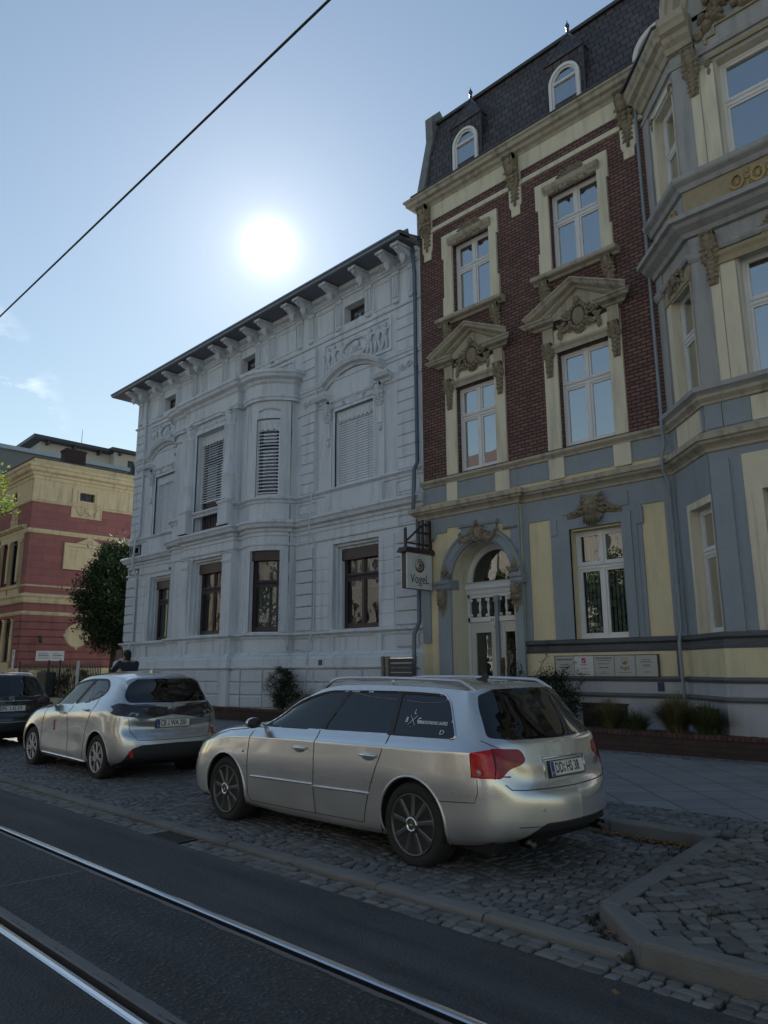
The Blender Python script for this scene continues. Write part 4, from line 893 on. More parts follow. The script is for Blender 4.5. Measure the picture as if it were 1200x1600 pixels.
# ------------------------------------------------------------------ brick townhouse with cream and grey stucco (right)
def townhouse():
    T = thing('brick_townhouse', 'dark red brick townhouse with cream and grey stucco, arched doorway and slate mansard roof', 'house', (-5, YB, 0))
    rg = random.Random(77); F = Fr((0, YB, 0)); XL, XR = -11.9, 6.6; XB = -5.68; XC = -4.65; CX = -2.70
    FD = Fr((XB, 13.2, 0), -pi/4); FB = Fr((0, 12.2, 0)); FD2 = Fr((2*CX-XC, 12.2, 0), pi/4); DL = 1.4142*1.03-.04; DL = hypot(XC-XB, 1.0)
    an = atan2(12.2-13.2, XC-XB); FD = Fr((XB, 13.2, 0), an); FD2 = Fr((2*CX-XC, 12.2, 0), -an)
    R0, R1 = 2*CX-XC, 2*CX-XB
    bayp = [(XB, 13.2), (XC, 12.2), (R0, 12.2), (R1, 13.2)]
    Wn = [(-10.74, -9.67), (-7.93, -6.80)]; WnR = [(2*CX+6.80, 2*CX+7.93), (2*CX+9.67, 2*CX+10.74)]
    # --- walls, one mesh per storey surface
    holes2 = [(a-.04, b+.04, 9.97, 11.92, .16) for a, b in Wn+WnR]; holes1 = [(a-.04, b+.04, 6.02, 8.10, .16) for a, b in Wn+WnR]
    bw = MB()
    for a, b in ((XL+.01, XB), (R1, XR)): bw.wall(F, a, b, 5.95, 13.15, [h for h in holes1+holes2 if a < h[0] < b], d=.16)
    bw.build('brick_wall', M_brick, T, recalc=False)
    cw = MB(); gh = [(-7.90, -6.76, 2.07, 4.22, .2), (2*CX+6.76, 2*CX+7.9, 2.07, 4.22, .2), (2*CX+9.6, 2*CX+10.74, 2.07, 4.22, .2)]
    cw.wall(F, -8.96, XB, 0, 5.96, [h for h in gh if h[0] < -6], d=.2); cw.wall(F, R1, XR, 0, 5.96, gh[1:], d=.2); cw.wall(F, XL, -8.96, 4.85, 5.96)
    # left side wall above the villa and at the back
    cw.add([(XL, 13.2, 0), (XL, 26, 0), (XL, 26, 14), (XL, 13.2, 14)], [(0, 1, 2, 3)]); cw.add([(XR, 13.2, 0), (XR, 26, 0), (XR, 26, 16.5), (XR, 13.2, 14)], [(0, 1, 2, 3)])
    cw.build('rendered_wall', M_cream, T, recalc=False)
    # --- bay walls
    wb = MB(); rvl = MB(); dg = (.56, 1.405); fo = (-3.86, 2*CX+3.86)
    st = [(0, 5.36, 2.05, 4.20), (5.36, 9.2, 6.10, 8.20), (9.2, 13.2, 10.10, 12.02)]
    for (z0, z1, a, b) in st:
        wb.wall(FD, 0, DL, z0, z1, [(dg[0], dg[1], a, b-.02)], d=.0); wb.wall(FD2, 0, DL, z0, z1, [(DL-dg[1], DL-dg[0], a, b-.02)], d=.0); wb.wall(FB, XC, R0, z0, z1, [(fo[0], fo[1], a, b+.06)], d=.0)
        for fr_, u0, u1, e in ((FD, dg[0], dg[1], b-.02), (FD2, DL-dg[1], DL-dg[0], b-.02), (FB, fo[0], fo[1], b+.06)): rvl.wall(fr_, u0-.006, u1+.006, a-.006, e+.006, [(u0, u1, a, e)], w=.002, d=.27)
    wb.build('bay_wall', M_greylt, T, recalc=False); rvl.build('window_reveal', M_creamlt, T, recalc=False)
    # --- ground floor stucco: grey fields, cream panels
    g = MB()
    for a, b, c, e in ((-8.97, -8.90, 2.07, 4.54), (-8.36, -7.98, 2.07, 4.54), (-6.68, -6.37, 2.07, 4.54), (-5.90, XB, 2.07, 4.54), (-9.0, XB, 4.54, 4.98)):
        g.box(F, a, b, 0, .03, c, e)
    # stepped surround of the window
    for k, (t, w) in enumerate(((.30, .045), (.20, .075), (.11, .05))):
        g.ring(F, [(-7.90-t, 2.07), (-7.90-t, 4.26+t), (-6.76+t, 4.26+t), (-6.76+t, 2.07)], [(-7.90, 2.07), (-7.90, 4.26), (-6.76, 4.26), (-6.76, 2.07)], 0, w+.001*k)
    for sg, u in ((-1, -8.26), (1, -6.40)): g.box(F, u-.07, u+.07, 0, .06, 4.18, 4.50)
    g.box(F, -8.05, -7.62, .03, .05, 4.58, 4.86); g.box(F, -7.02, -6.6, .03, .05, 4.58, 4.86)
    # grey panels between belt and cornice
    for a, b in ((XL+.02, -11.12), (-10.80, -9.70), (-9.32, -8.30), (-7.94, -6.82), (-6.46, XB)): g.box(F, a, b, 0, .02, 5.40, 5.79)
    # bay: grey corner piers and fields on the ground floor, first parapet
    g.wall(FD, 0, DL, 2.06, 5.0, [(.46, 1.42, 2.06, 4.30)], w=.012, d=.01); g.wall(FD2, 0, DL, 2.06, 5.0, [(DL-1.42, DL-.46, 2.06, 4.3)], w=.012, d=.01)
    g.wall(FB, XC, R0, 2.06, 4.98, [(-4.13, 2*CX+4.13, 2.06, 4.86)], w=.012, d=.01)
    for u0, u1 in ((XC+.03, -4.32), (2*CX+4.32, R0-.03)): g.box(FB, u0, u1, 0, .05, 2.06, 4.84)
    for fr, a, b in ((FB, XC+.02, -4.35), (FB, -4.35, -3.9), (FB, 2*CX+3.9, R0-.02), (FD, .02, .28), (FD, DL-.1, DL)): g.box(fr, a+.005, b-.005, 0, .03 if a < -4.4 else .022, 5.38, 5.80)
    g.build('grey_stucco', M_grey, T)
    c = MB()   # cream pieces
    for a, b in ((-11.12, -10.80), (-9.70, -9.32), (-8.30, -7.94), (-6.82, -6.46)): c.box(F, a, b, 0, .055, 5.36, 5.80)
    c.box(F, -5.9, -5.68, .0, .012, 1.3, 1.8)
    c.ring(FD, [(.46, 2.06), (.46, 4.30), (1.42, 4.30), (1.42, 2.06)], [(dg[0], 2.06), (dg[0], 4.18), (dg[1], 4.18), (dg[1], 2.06)], 0, .02)
    c.ring(FB, [(-4.13, 2.06), (-4.13, 4.86), (2*CX+4.13, 4.86), (2*CX+4.13, 2.06)], [(fo[0], 2.06), (fo[0], 4.26), (fo[1], 4.26), (fo[1], 2.06)], 0, .015)
    c.ring(FB, [(-4.0, 2.06), (-4.0, 4.36), (2*CX+4.0, 4.36), (2*CX+4.0, 2.06)], [(fo[0], 2.06), (fo[0], 4.25), (fo[1], 4.25), (fo[1], 2.06)], 0, .045)
    c.box(FD, .30, DL-.12, 0, .012, 5.40, 5.80); c.box(FB, -3.9, 2*CX+3.9, 0, .012, 5.38, 5.78)
    for (a, b) in ((6.12, 8.22), (10.12, 12.2)):
        c.ring(FD, [(.38, a), (.38, b), (1.40, b), (1.40, a)], [(dg[0], a), (dg[0], b-.12), (dg[1], b-.12), (dg[1], a)], 0, .02)
        for s in (1, -1):
            q = lambda x: x if s == 1 else 2*CX-x
            for (x0, x1, w) in ((-4.34, -4.16, .03), (-4.15, -3.90, .015)):
                u0, u1 = sorted((q(x0), q(x1))); c.box(FB, u0, u1, 0, w, a, b+.1 if a < 7 else b-.1)
    c.build('cream_stucco', M_creamlt, T)
    # --- plinth: ledge, cream band with a joint, dark strings, white basement
    p = MB(); run = [(-9.05, 13.2), (XB, 13.2)]+bayp[1:]+[(XR, 13.2)]
    p.sweep(run, [(0, 1.80), (.07, 1.81), (.09, 1.86), (.05, 1.89), (.05, 1.95), (.13, 1.99), (.14, 2.05), (0, 2.075)]); p.sweep(run, [(0, 1.27), (.10, 1.27), (.13, 1.32), (.10, 1.36), (0, 1.37)])
    p.sweep(run, [(.0, .98), (.13, .985), (.15, 1.02), (.13, 1.06), (0, 1.07)]); p.box(F, -5.88, -5.83, .0, .085, 1.36, 1.82); p.build('ledge', M_dark if False else mat('dark_grey_ledge', (.10, .11, .125), .8, var=.2, bump=.25, dirt=.4), T)
    p = MB(); p.sweep(run, [(-.02, 1.36), (.06, 1.36), (.06, 1.81), (-.02, 1.81)]); p.build('cream_plinth_band', M_cream, T)
    p = MB(); p.sweep(run, [(-.02, 0), (.10, 0), (.10, .99), (-.02, .99)]); p.sweep(run, [(-.02, 1.065), (.085, 1.065), (.085, 1.275), (-.02, 1.275)]); p.build('white_plinth', M_plinth, T)
    for u0, u1, fr in ((-7.80, -6.87, F), (.42, 1.15, FD)):
        w = MB(); w.box(fr, u0, u1, .09, .108, .38, .84); w.build('basement_window', M_black, T); w = MB()
        for k in range(7): u = u0+.06+(u1-u0-.12)*k/6; w.tube([fr.P(u, .125, .38), fr.P(u, .125, .84)], .008, 5)
        w.box(fr, u0-.03, u1+.03, .10, .13, .84, .87); w.build('basement_grille', M_black, T)
    n = MB(); n.box(F, -6.27, -6.15, .09, .10, 1.10, 1.26); n.build('number_plate', M_number, T)
    # --- cornices
    co = MB(); cor1 = [(0, 4.98), (.04, 5.0), (.05, 5.04), (.09, 5.08), (.16, 5.12), (.18, 5.16), (.22, 5.17), (.22, 5.27), (.0, 5.32)]
    co.sweep([(XL, 13.4), (XL, 13.08), (-9.06, 13.08), (-9.06, 13.2), (XB, 13.2)]+bayp[1:]+[(XR, 13.2)], cor1); co.build('ground_floor_cornice', M_stonetrim, T)
    ld = MB(); ld.sweep([(XL, 13.4), (XL, 13.08), (-9.06, 13.08), (-9.06, 13.2), (XB, 13.2)]+bayp[1:]+[(XR, 13.2)], [(.0, 5.325), (.222, 5.275), (.232, 5.262), (.24, 5.275), (.232, 5.29), (.0, 5.345)])
    ld.sweep([(XL, 13.2), (XB, 13.2)]+bayp[1:]+[(XR, 13.2)], [(0, 5.965), (.125, 5.955), (.13, 5.975), (0, 6.0)]); ld.sweep(bayp, [(-.1, 6.125), (.20, 6.105), (.205, 6.13), (-.1, 6.165)])
    co = MB(); co.sweep([(XL, 13.2), (XB, 13.2)]+bayp[1:]+[(XR, 13.2)], [(0, 5.79), (.05, 5.80), (.06, 5.84), (.10, 5.88), (.12, 5.90), (.12, 5.955), (0, 5.965)]); co.build('first_floor_string', M_stonetrim, T)
    M_bay = M_greylt
    co = MB(); co.sweep(bayp, [(-.05, 5.80), (.06, 5.86), (.08, 5.93), (.14, 5.99), (.19, 6.02), (.19, 6.10), (-.05, 6.12)])
    co.sweep(bayp, [(-.05, 8.46), (.06, 8.47), (.09, 8.52), (.09, 8.56), (-.05, 8.58)])
    co.sweep(bayp, [(-.1, 8.86), (.08, 8.88), (.12, 8.95), (.25, 9.02), (.30, 9.08), (.38, 9.10), (.38, 9.19), (-.1, 9.25)]); co.sweep(bayp, [(-.1, 9.24), (.10, 9.24), (.10, 9.34), (-.1, 9.34)])
    co.sweep(bayp, [(-.05, 9.78), (.06, 9.80), (.10, 9.88), (.18, 9.93), (.20, 9.96), (.20, 10.04), (-.05, 10.07)]); co.sweep(bayp, [(-.05, 12.30), (.05, 12.31), (.07, 12.37), (-.05, 12.39)])
    for fr, u0, u1 in ((FB, XC+.03, -4.32), (FB, 2*CX+4.32, R0-.03), (FD, .02, .30)):
        co.prof(fr, u0-.02, u1+.02, [(0, 8.40), (.05, 8.40), (.09, 8.46), (.11, 8.54), (0, 8.56)])
        for z0, z1 in ((6.14, 8.4), (10.08, 12.3)): co.box(fr, u0, u1, 0, .035, z0, z1)
        co.box(fr, u0, u1, 0, .04, 8.58, 8.86)
    co.build('bay_mouldings', M_bay, T); ld.sweep(bayp, [(-.1, 9.25), (.385, 9.195), (.39, 9.215), (-.1, 9.275)]); ld.sweep(bayp, [(-.05, 10.07), (.205, 10.045), (.21, 10.065), (-.05, 10.095)])
    # upper parapet field with relief rings
    pr = MB(); gd = MB(); pr.wall(FB, XC, R0, 9.34, 9.80, [], w=.02)
    for k in range(7):
        u = -3.72+k*.34
        if u > R0-.2: break
        pts = [(u+.13*cos(a), 9.56+.16*sin(a)) for a in [2*pi*i/8+pi/8 for i in range(9)]]; pt2 = [(u+.085*cos(a), 9.56+.11*sin(a)) for a in [2*pi*i/8+pi/8 for i in range(9)]]; gd.ring(FB, pts, pt2, .02, .06)
        gd.blob(FB, u, .03, 9.56, .045, .03, .07)
        for v in (9.44, 9.70): gd.box(FB, u+.145, u+.195, .02, .05, v-.045, v+.045)
        gd.box(FB, u+.135, u+.205, .02, .045, 9.55, 9.58)
    for k in range(3):
        u = .40+k*.32; pts = [(u+.12*cos(a), 9.56+.16*sin(a)) for a in [2*pi*i/8+pi/8 for i in range(9)]]; pt2 = [(u+.08*cos(a), 9.56+.11*sin(a)) for a in [2*pi*i/8+pi/8 for i in range(9)]]; gd.ring(FD, pts, pt2, .02, .06)
        gd.scroll(FD, u, .03, 9.56, .06, 1.3, 0, 1, .015)
    gd.build('gilded_parapet_relief', M_gold, T); pr.build('parapet_field', M_orn_lt, T)
    # main cornice under the mansard, following the bay
    top = [(XL-.02, 13.5), (XL-.02, 13.2), (XB, 13.2)]+bayp[1:-1]+[(R1, 13.2), (XR, 13.2)]
    mc = MB(); mc.sweep([(XL-.02, 13.5), (XL-.02, 13.2), (XB+.1, 13.2)], [(-.05, 13.30), (.02, 13.31), (.05, 13.37), (.12, 13.41), (.15, 13.47), (.23, 13.50), (.25, 13.58), (.29, 13.61), (.29, 13.665), (-.05, 13.70)])
    for seg in ([(XB-.02, 13.2), (XC, 12.2), (-4.6, 12.2)], [(2*CX+4.6, 12.2), (R0, 12.2), (R1, 13.2), (XR, 13.2)]): mc.sweep(seg, [(-.05, 12.60), (.04, 12.61), (.08, 12.70), (.15, 12.76), (.18, 12.84), (.27, 12.88), (.29, 12.96), (.33, 13.02), (.34, 13.12), (-.05, 13.2)])
    for u0, u1 in ((XC-.02, -4.18), (2*CX+4.18, R0+.02)): mc.prof(FB, u0, u1, [(0, 12.62), (.10, 12.63), (.14, 12.72), (.22, 12.79), (.26, 12.87), (.35, 12.91), (.38, 12.99), (.42, 13.04), (.44, 13.16), (0, 13.26)])
    mc.build('main_cornice', M_stonetrim, T)
    fz = MB(); 
    for a, b in ((XL+.1, XB), (R1, XR)): fz.wall(F, a, b, 12.90, 13.35, [], w=.012); fz.prof(F, a, b, [(0, 12.54), (.045, 12.545), (.045, 12.655), (0, 12.66)])
    fz.build('cream_frieze', M_creamlt, T)
    # segmental gable over the bay with a large relief
    gb = MB(); gb.poly(FB, [(-4.5, 13.1), (2*CX+4.5, 13.1)]+[(CX+1.75*cos(a), 13.1+1.7*sin(a)) for a in [pi*i/16 for i in range(1, 16)]], -.6, .0); gb.build('gable_wall', M_greylt, T)
    gb = MB(); gb.arcprof(FB, CX, 13.15, 1.62, 0, pi, [(-.6, -.05), (.08, -.05), (.12, .03), (.30, .08), (.34, .16), (.42, .18), (.42, .28), (-.6, .30)], seg=26, ey=1.05)
    gb.build('gable_cornice', M_stonetrim, T)
    # --- window surrounds on the brick part
    M_s = M_creamlt; sr = MB(); tr = MB(); od = MB(); bp = MB()
    for a, b in Wn+WnR:
        um = (a+b)/2; seen = b < -5
        # second floor: eared cream frame, moulded head, sill on consoles
        o = [(a-.34, 9.97), (a-.34, 10.55), (a-.30, 10.55), (a-.30, 11.62), (a-.36, 11.62), (a-.36, 12.25), (b+.23, 12.25), (b+.23, 11.62), (b+.18, 11.62), (b+.18, 10.55), (b+.23, 10.55), (b+.23, 9.97)]
        i = [(a-.04, 9.97), (a-.04, 10.55), (a-.04, 10.56), (a-.04, 11.6), (a-.04, 11.61), (a-.04, 11.92), (b+.04, 11.92), (b+.04, 11.61), (b+.04, 11.6), (b+.04, 10.56), (b+.04, 10.55), (b+.04, 9.97)]
        o = [(x+(.0 if x < um else .07), y) for x, y in o]; sr.mark(); sr.ring(F, o, i, 0, .06)
        tr.mark(); tr.prof(F, a-.12, b+.12, [(0, 11.88), (.07, 11.89), (.10, 11.93), (.14, 11.97), (.16, 12.03), (.16, 12.07), (0, 12.10)])
        tr.mark(); tr.prof(F, a-.50, b+.42, [(0, 9.80), (.06, 9.80), (.10, 9.84), (.20, 9.87), (.22, 9.90), (.22, 9.955), (0, 9.975)])
        if seen: cresc(F, od, um, 12.14, .08, .40, rg, 'shell')
        for u in (a-.22, b+.16):
            if seen: console(F, od, u, 9.40, 9.82, 0, .20, .17, rg, drop=.16, plate=bp)
        # first floor: long cream frame, pediment on garlanded consoles
        sr.mark(); sr.ring(F, [(a-.36, 6.0), (a-.36, 8.62), (b+.32, 8.62), (b+.32, 6.0)], [(a-.04, 6.0), (a-.04, 8.10), (b+.04, 8.10), (b+.04, 6.0)], 0, .05)
        tr.mark(); tr.prof(F, a-.12, b+.12, [(0, 8.10), (.06, 8.10), (.08, 8.17), (.13, 8.22), (.13, 8.27), (0, 8.29)])
        tr.mark(); pediment(F, tr, a-.72, b+.70, 8.68, .02, .34, .56); tr.box(F, a-.33, a-.08, .05, .10, 8.3, 8.7); tr.box(F, b+.08, b+.33, .05, .10, 8.3, 8.7)
        if seen:
            cresc(F, od, um, 8.74, .09, .52, rg, 'shield')
            for u in (a-.21, b+.21): console(F, od, u, 8.02, 8.34, .05, .2, .13, rg, drop=.42)
    sr.split('window_surround', M_s, T); tr.split('window_head_and_sill', M_stonetrim, T)
    # big corbels below the main cornice
    for u in (-11.60, -8.85, -6.02): console(F, od, u, 12.52, 13.30, 0, .26, .30, rg, drop=.45, plate=bp); bp.poly(F, [(u-.17, 13.2), (u-.17, 12.1), (u-.12, 12.0), (u-.12, 11.82), (u+.12, 11.82), (u+.12, 12.0), (u+.17, 12.1), (u+.17, 13.2)], -.002, .022)
    # mask with wings over the ground-floor window
    head(F, od, -7.33, 4.62, .06, .46)
    for sg in (-1, 1):
        for k in range(9): od.leaf(F, -7.33+sg*(.12+.045*k), .05, 4.66-.012*k, .15, .045, -sg*radians(50+9*k), h=.05); od.blob(F, -7.33+sg*(.15+.05*k), .07, 4.60-.006*k+.02*sin(k*2), .04, .05, .038)
        for k in range(7): od.leaf(F, -7.33+sg*(.16+.06*k), .05, 4.56-.008*k, .12, .035, -sg*radians(100+6*k), h=.04)
    # bay ornament: corner consoles, masks over the side windows, gable relief
    for (z0, z1) in ((7.95, 8.80), (11.65, 12.50)):
        for s in (1, -1):
            u = -4.26 if s == 1 else 2*CX+4.26; console(FB, od, u, z0+.3, z1, .03, .22, .16, rg, drop=.38)
    cresc(FD, od, .93, 8.42, .05, .36, rg, 'face'); tr2 = MB(); tr2.poly(FD, [(.36, 8.12), (.36, 8.3), (1.5, 8.36), (1.42, 8.12)], .0, .05); tr2.prof(FB, -4.2, 2*CX+4.2, [(0, 8.2), (.05, 8.2), (.06, 8.30), (.09, 8.36), (.09, 8.42), (0, 8.44)])
    tr2.prof(FB, -4.0, 2*CX+4.0, [(0, 12.14), (.05, 12.14), (.06, 12.2), (0, 12.24)]); cresc(FB, od, CX-.35, 8.62, .04, .42, rg, 'shell')
    for fr, us in ((FD, (.47, 1.38)), (FB, (-3.98,))):
        for u in us: od.scroll(fr, u, .02, 12.06, .07, 1.4, 0, 1, .02); od.leaf(fr, u, .02, 12.0, .16, .04, pi, h=.03)
    gr = MB(); cresc(FB, gr, CX, 13.35, .03, .75, rg, 'shield'); tr2.ring(FB, [(-4.0, 12.50), (-4.0, 12.62), (-3.84, 12.62), (-3.84, 12.78), (2*CX+3.84, 12.78)], [(-3.96, 12.46), (-3.96, 12.58), (-3.80, 12.58), (-3.80, 12.74), (2*CX+3.84, 12.74)], 0, .04)
    for k in range(60): gr.leaf(FB, -3.95+rg.random()*1.6, .03, 12.88+rg.random()*.6, rg.uniform(.15, .32), .06, rg.uniform(-2.6, 2.6), h=.12); gr.blob(FB, -3.9+rg.random()*1.6, .06, 12.92+rg.random()*.5, .06, .10, .06, nu=6, nv=4)
    tr2.build('bay_window_heads', M_orn_lt, T); gr.blob(FB, -4.08, .04, 12.72, .09, .08, .11); gr.blob(FB, -4.08, .09, 12.72, .05, .06, .06); gr.build('gable_relief', M_orn, T)
    bp.build('corbel_backplates', M_creamlt, T); od.build('stucco_reliefs', M_orn, T)
    # --- windows
    for a, b in Wn+WnR:
        window(T, F, a-.035, b+.035, 9.975, 11.915, -.13, M_white, vt=11.22, curtain='sheer'); window(T, F, a-.035, b+.035, 6.025, 8.095, -.13, M_white, vt=7.37, curtain=None)
    window(T, F, -7.895, -6.765, 2.075, 4.215, -.17, M_white, vt=3.50, curtain='lamella', glass=M_glass3)
    for x in (2*CX+6.8, 2*CX+9.64): window(T, F, x, x+1.06, 2.12, 4.2, -.15, M_white, vt=3.5)
    for z0, z1, vt in ((2.055, 4.175, 3.43), (6.105, 8.175, 7.32), (10.105, 11.995, 11.13)):
        window(T, FD, dg[0]+.004, dg[1]-.004, z0, z1, -.15, M_white, vt=vt, mull=False, curtain='sheer' if z0 > 9 else None); window(T, FD2, DL-dg[1], DL-dg[0], z0, z1, -.22, M_white, vt=vt, mull=False)
        window(T, FB, fo[0], fo[1], z0, z1+.078, -.18, M_white, vt=vt+.12, curtain=None)
    # --- doorway
    pt = MB(); FP = Fr((0, 13.1, 0)); uc = -10.13; r = .82; vs = 3.47
    # projecting porch: face wall with arch
    jl, jrr = -10.99, -9.29
    arch_panel(FP, pt, -11.9, -9.06, vs, 4.98, uc, vs, .84, -.25, 0); pt.box(FP, -11.9, jl+.02, -.25, 0, 0, vs); pt.box(FP, jrr, -9.06, -.25, 0, 0, vs); pt.build('porch_wall', M_cream, T)
    gp = MB()
    gp.box(FP, -9.29+.0, -9.055, 0, .035, 4.0, 4.98); gp.poly(FP, [(-11.88, 4.98), (-11.88, 4.50), (-11.42, 4.50), (-11.42, 4.62), (-11.1, 4.62), (-11.1, 4.72), (-9.75, 4.72), (-9.75, 4.62), (-9.5, 4.62), (-9.5, 4.5), (-9.06, 4.5), (-9.06, 4.98)], 0, .03)
    gp.arcprof(FP, uc, vs, .84, 0, pi, [(0, 0), (.05, 0), (.06, .03), (.09, .05), (.09, .20), (.12, .22), (.12, .27), (0, .28)], seg=28)
    gp.poly(FP, [(-10.62, 4.25), (-10.62, 4.66), (-9.64, 4.66), (-9.64, 4.25), (-9.8, 4.25), (uc, 4.33), (-10.46, 4.25)], 0, .085); gp.prof(FP, -10.66, -9.60, [(0, 4.62), (.12, 4.64), (.14, 4.70), (0, 4.74)])
    for u0, u1 in ((-11.42, -10.99), (-9.29, -8.98)):
        gp.box(FP, u0+.06, u1-.0 if u1 < -10 else u1-.05, 0, .06, .1, 3.28)
        gp.prof(FP, u0, u1+.05 if u1 < -10 else u1, [(-.2, 3.28), (.09, 3.28), (.12, 3.33), (.12, 3.38), (.16, 3.42), (.16, 3.48), (-.2, 3.50)])
    gp.box(FP, -11.86, -11.62, 0, .04, 2.1, 4.5); gp.box(FP, -9.10, -9.05, 0, .05, 0, 4.5)
    gp.box(F, -9.1, -8.92, 0, .035, 1.3, 4.95)
    gp.build('doorway_surround', M_grey, T)
    dt = MB(); 
    for a, b in ((-11.87, -11.45), (-9.48, -9.08)):
        n = 8
        for k in range(n): dt.box(FP, a+(b-a)*k/n+.012, a+(b-a)*(k+1)/n-.012, .03, .06, 4.46, 4.51)
    dt.build('dentils', M_orn, T)
    # reveal of the recessed porch: barrel vault
    rv = MB(); D = .55; N = 18
    ring0 = [(uc+.84*cos(pi*k/N), vs+.84*sin(pi*k/N)) for k in range(N+1)]; ring0 = [(jrr, .1)]+ring0+[(jl+.02, .1)]
    ring0 = [(uc+(a-uc)*.993, b-.004) for a, b in ring0]
    for (a, b), (c_, e) in zip(ring0, ring0[1:]): rv.add([FP.P(a, 0, b), FP.P(c_, 0, e), FP.P(c_, -D, e), FP.P(a, -D, b)], [(0, 1, 2, 3)])
    rv.build('doorway_reveal', M_creamlt, T, recalc=False)
    st = MB(); st.box(FP, jl, jrr, -D, .1, .1, .55); st.box(FP, jl-.15, jrr+.1, .1, .45, .1, .38); st.box(FP, jl-.15, jrr+.1, .45, .8, .1, .24); st.build('door_steps', M_granite, T)
    sk = MB(); sk.box(FP, jl+.02, jl+.04, -D, 0, .55, 1.15); sk.build('reveal_skirting', M_woodbr, T)
    w = -D
    dr = MB(); FZ = FP
    dr.arcprof(FZ, uc, vs, .70, 0, pi, [(w-.05, 0), (w+.02, 0), (w+.02, .14), (w-.05, .14)], seg=24)
    dr.prof(FZ, jl, jrr, [(w-.05, 3.18), (w+.05, 3.18), (w+.07, 3.26), (w+.11, 3.31), (w+.11, 3.37), (w+.05, 3.44), (w-.05, 3.48)])
    dr.box(FZ, jl, jrr, w-.05, w+.02, 2.55, 2.66); dr.box(FZ, jl, jrr, w-.05, w+.02, 3.10, 3.18); dr.box(FZ, jl, jl+.08, w-.05, w+.02, .55, 3.2); dr.box(FZ, jrr-.08, jrr, w-.05, w+.02, .55, 3.2)
    pp = [jl+.08, jl+.36, jl+.60, uc-.055, uc+.055, jrr-.6, jrr-.36, jrr-.08]
    for k in (1, 2, 5, 6):
        u = pp[k]; cc = FZ.P(u, w-.01, 0); dr.lathe((cc.x, cc.y, 0), [(.02, 2.66), (.035, 2.70), (.02, 2.76), (.04, 2.88), (.02, 3.0), (.035, 3.06), (.02, 3.10)], 8)
    for (a, b) in ((jl+.08, uc-.055), (uc+.055, jrr-.08)):
        n = 3
        for k in range(n):
            c0 = a+(b-a)*(k+.5)/n; hw = (b-a)/n/2
            for sg in (-1, 1):
                for zz in (2.68, 3.08): dr.leaf(FZ, c0+sg*hw*.55, w-.01, zz, .09, .04, -sg*radians(50) if zz < 2.8 else -sg*radians(130), h=.02)
    D0 = dr.build('entrance_door', M_white, T); 
    gl = MB(); gl.poly(FZ, [(uc+.70*cos(pi*k/16), 3.48+.68*sin(pi*k/16)) for k in range(17)], w-.03, w-.025); gl.box(FZ, jl+.08, jrr-.08, w-.045, w-.04, 2.66, 3.10); gl.build('fanlight_pane', M_glass3, D0)
    for (a, b) in ((jl+.085, uc-.05), (uc+.05, jrr-.085)):
        lf = MB(); rect_frame(FZ, lf, a, b, .57, 2.54, w-.05, w+.0, .11); rect_frame(FZ, lf, a+.11, b-.11, 1.05, 2.34, w-.04, w+.015, .028); lf.box(FZ, a+.11, b-.11, w-.05, w-.012, .66, 1.06); rect_frame(FZ, lf, a+.15, b-.15, .72, .98, w-.02, w+.0, .03); lf.box(FZ, a+.11, b-.11, w-.05, w-.012, 2.33, 2.44)
        L = lf.build('door_leaf', M_creamlt if False else mat('door_paint', (.50, .52, .49), .5, var=.06, bump=.05), T); q = MB(); q.box(FZ, a+.13, b-.13, w-.03, w-.026, 1.07, 2.33); q.build('pane', M_glass3, L)
        if a > uc: h = MB(); h.box(FZ, a+.03, a+.09, w+.0, w+.02, 1.35, 1.75); h.tube([FZ.P(a+.06, w+.01, 1.40), FZ.P(a+.06, w+.07, 1.42), FZ.P(a+.06, w+.07, 1.68), FZ.P(a+.06, w+.01, 1.70)], .012, 6); h.build('handle', M_brass, L)
    mp = MB(); mp.box(FZ, uc-.045, uc+.045, w-.05, w+.06, .55, 3.05); mp.box(FZ, uc-.065, uc+.065, w-.05, w+.08, 2.98, 3.12); mp.box(FZ, uc-.06, uc+.06, w-.05, w+.075, 2.40, 2.44); mp.build('door_post', M_grey, T)
    hn = MB(); hn.box(FZ, uc-.19, uc-.07, w+.02, w+.03, 2.50, 2.66); H = hn.build('number_sign', M_white, T); text('number_text', '61', .12, M_black, FZ.P(uc-.13, w+.032, 2.58), (1, 0, 0), (0, 0, 1), H)
    rm = MB(); rm.add([FZ.P(jl, w-.07, .3), FZ.P(jrr, w-.07, .3), FZ.P(jrr, w-.07, 4.4), FZ.P(jl, w-.07, 4.4), FZ.P(jl-.5, w-2, .3), FZ.P(jrr+.5, w-2, .3), FZ.P(jrr+.5, w-2, 4.4), FZ.P(jl-.5, w-2, 4.4)], [(0, 1, 5, 4), (1, 2, 6, 5), (2, 3, 7, 6), (3, 0, 4, 7), (4, 5, 6, 7)]); rm.build('hall', M_room, T, recalc=False)
    # hide the back plane behind the glass: open ring wall instead
    do = MB(); cresc(FP, do, uc, 4.48, .09, .34, rg, 'shield')
    for sg in (-1, 1):
        for k in range(8):
            t = k/7; do.blob(FP, uc+sg*(.25+.25*t), .12, 4.36-.10*sin(pi*t)+.12*t, .05, .05, .045, nu=6, nv=4)
        do.leaf(FP, uc+sg*.52, .09, 4.55, .28, .06, pi, h=.04); do.scroll(FP, uc+sg*.97, .13, vs+.16, .10, 1.4, 0, -sg, .025); do.leaf(FP, uc+sg*.98, .12, vs+.14, .24, .06, sg*.15, h=.04); do.leaf(FP, uc+sg*.9, .12, vs+.05, .2, .05, sg*.9, h=.04)
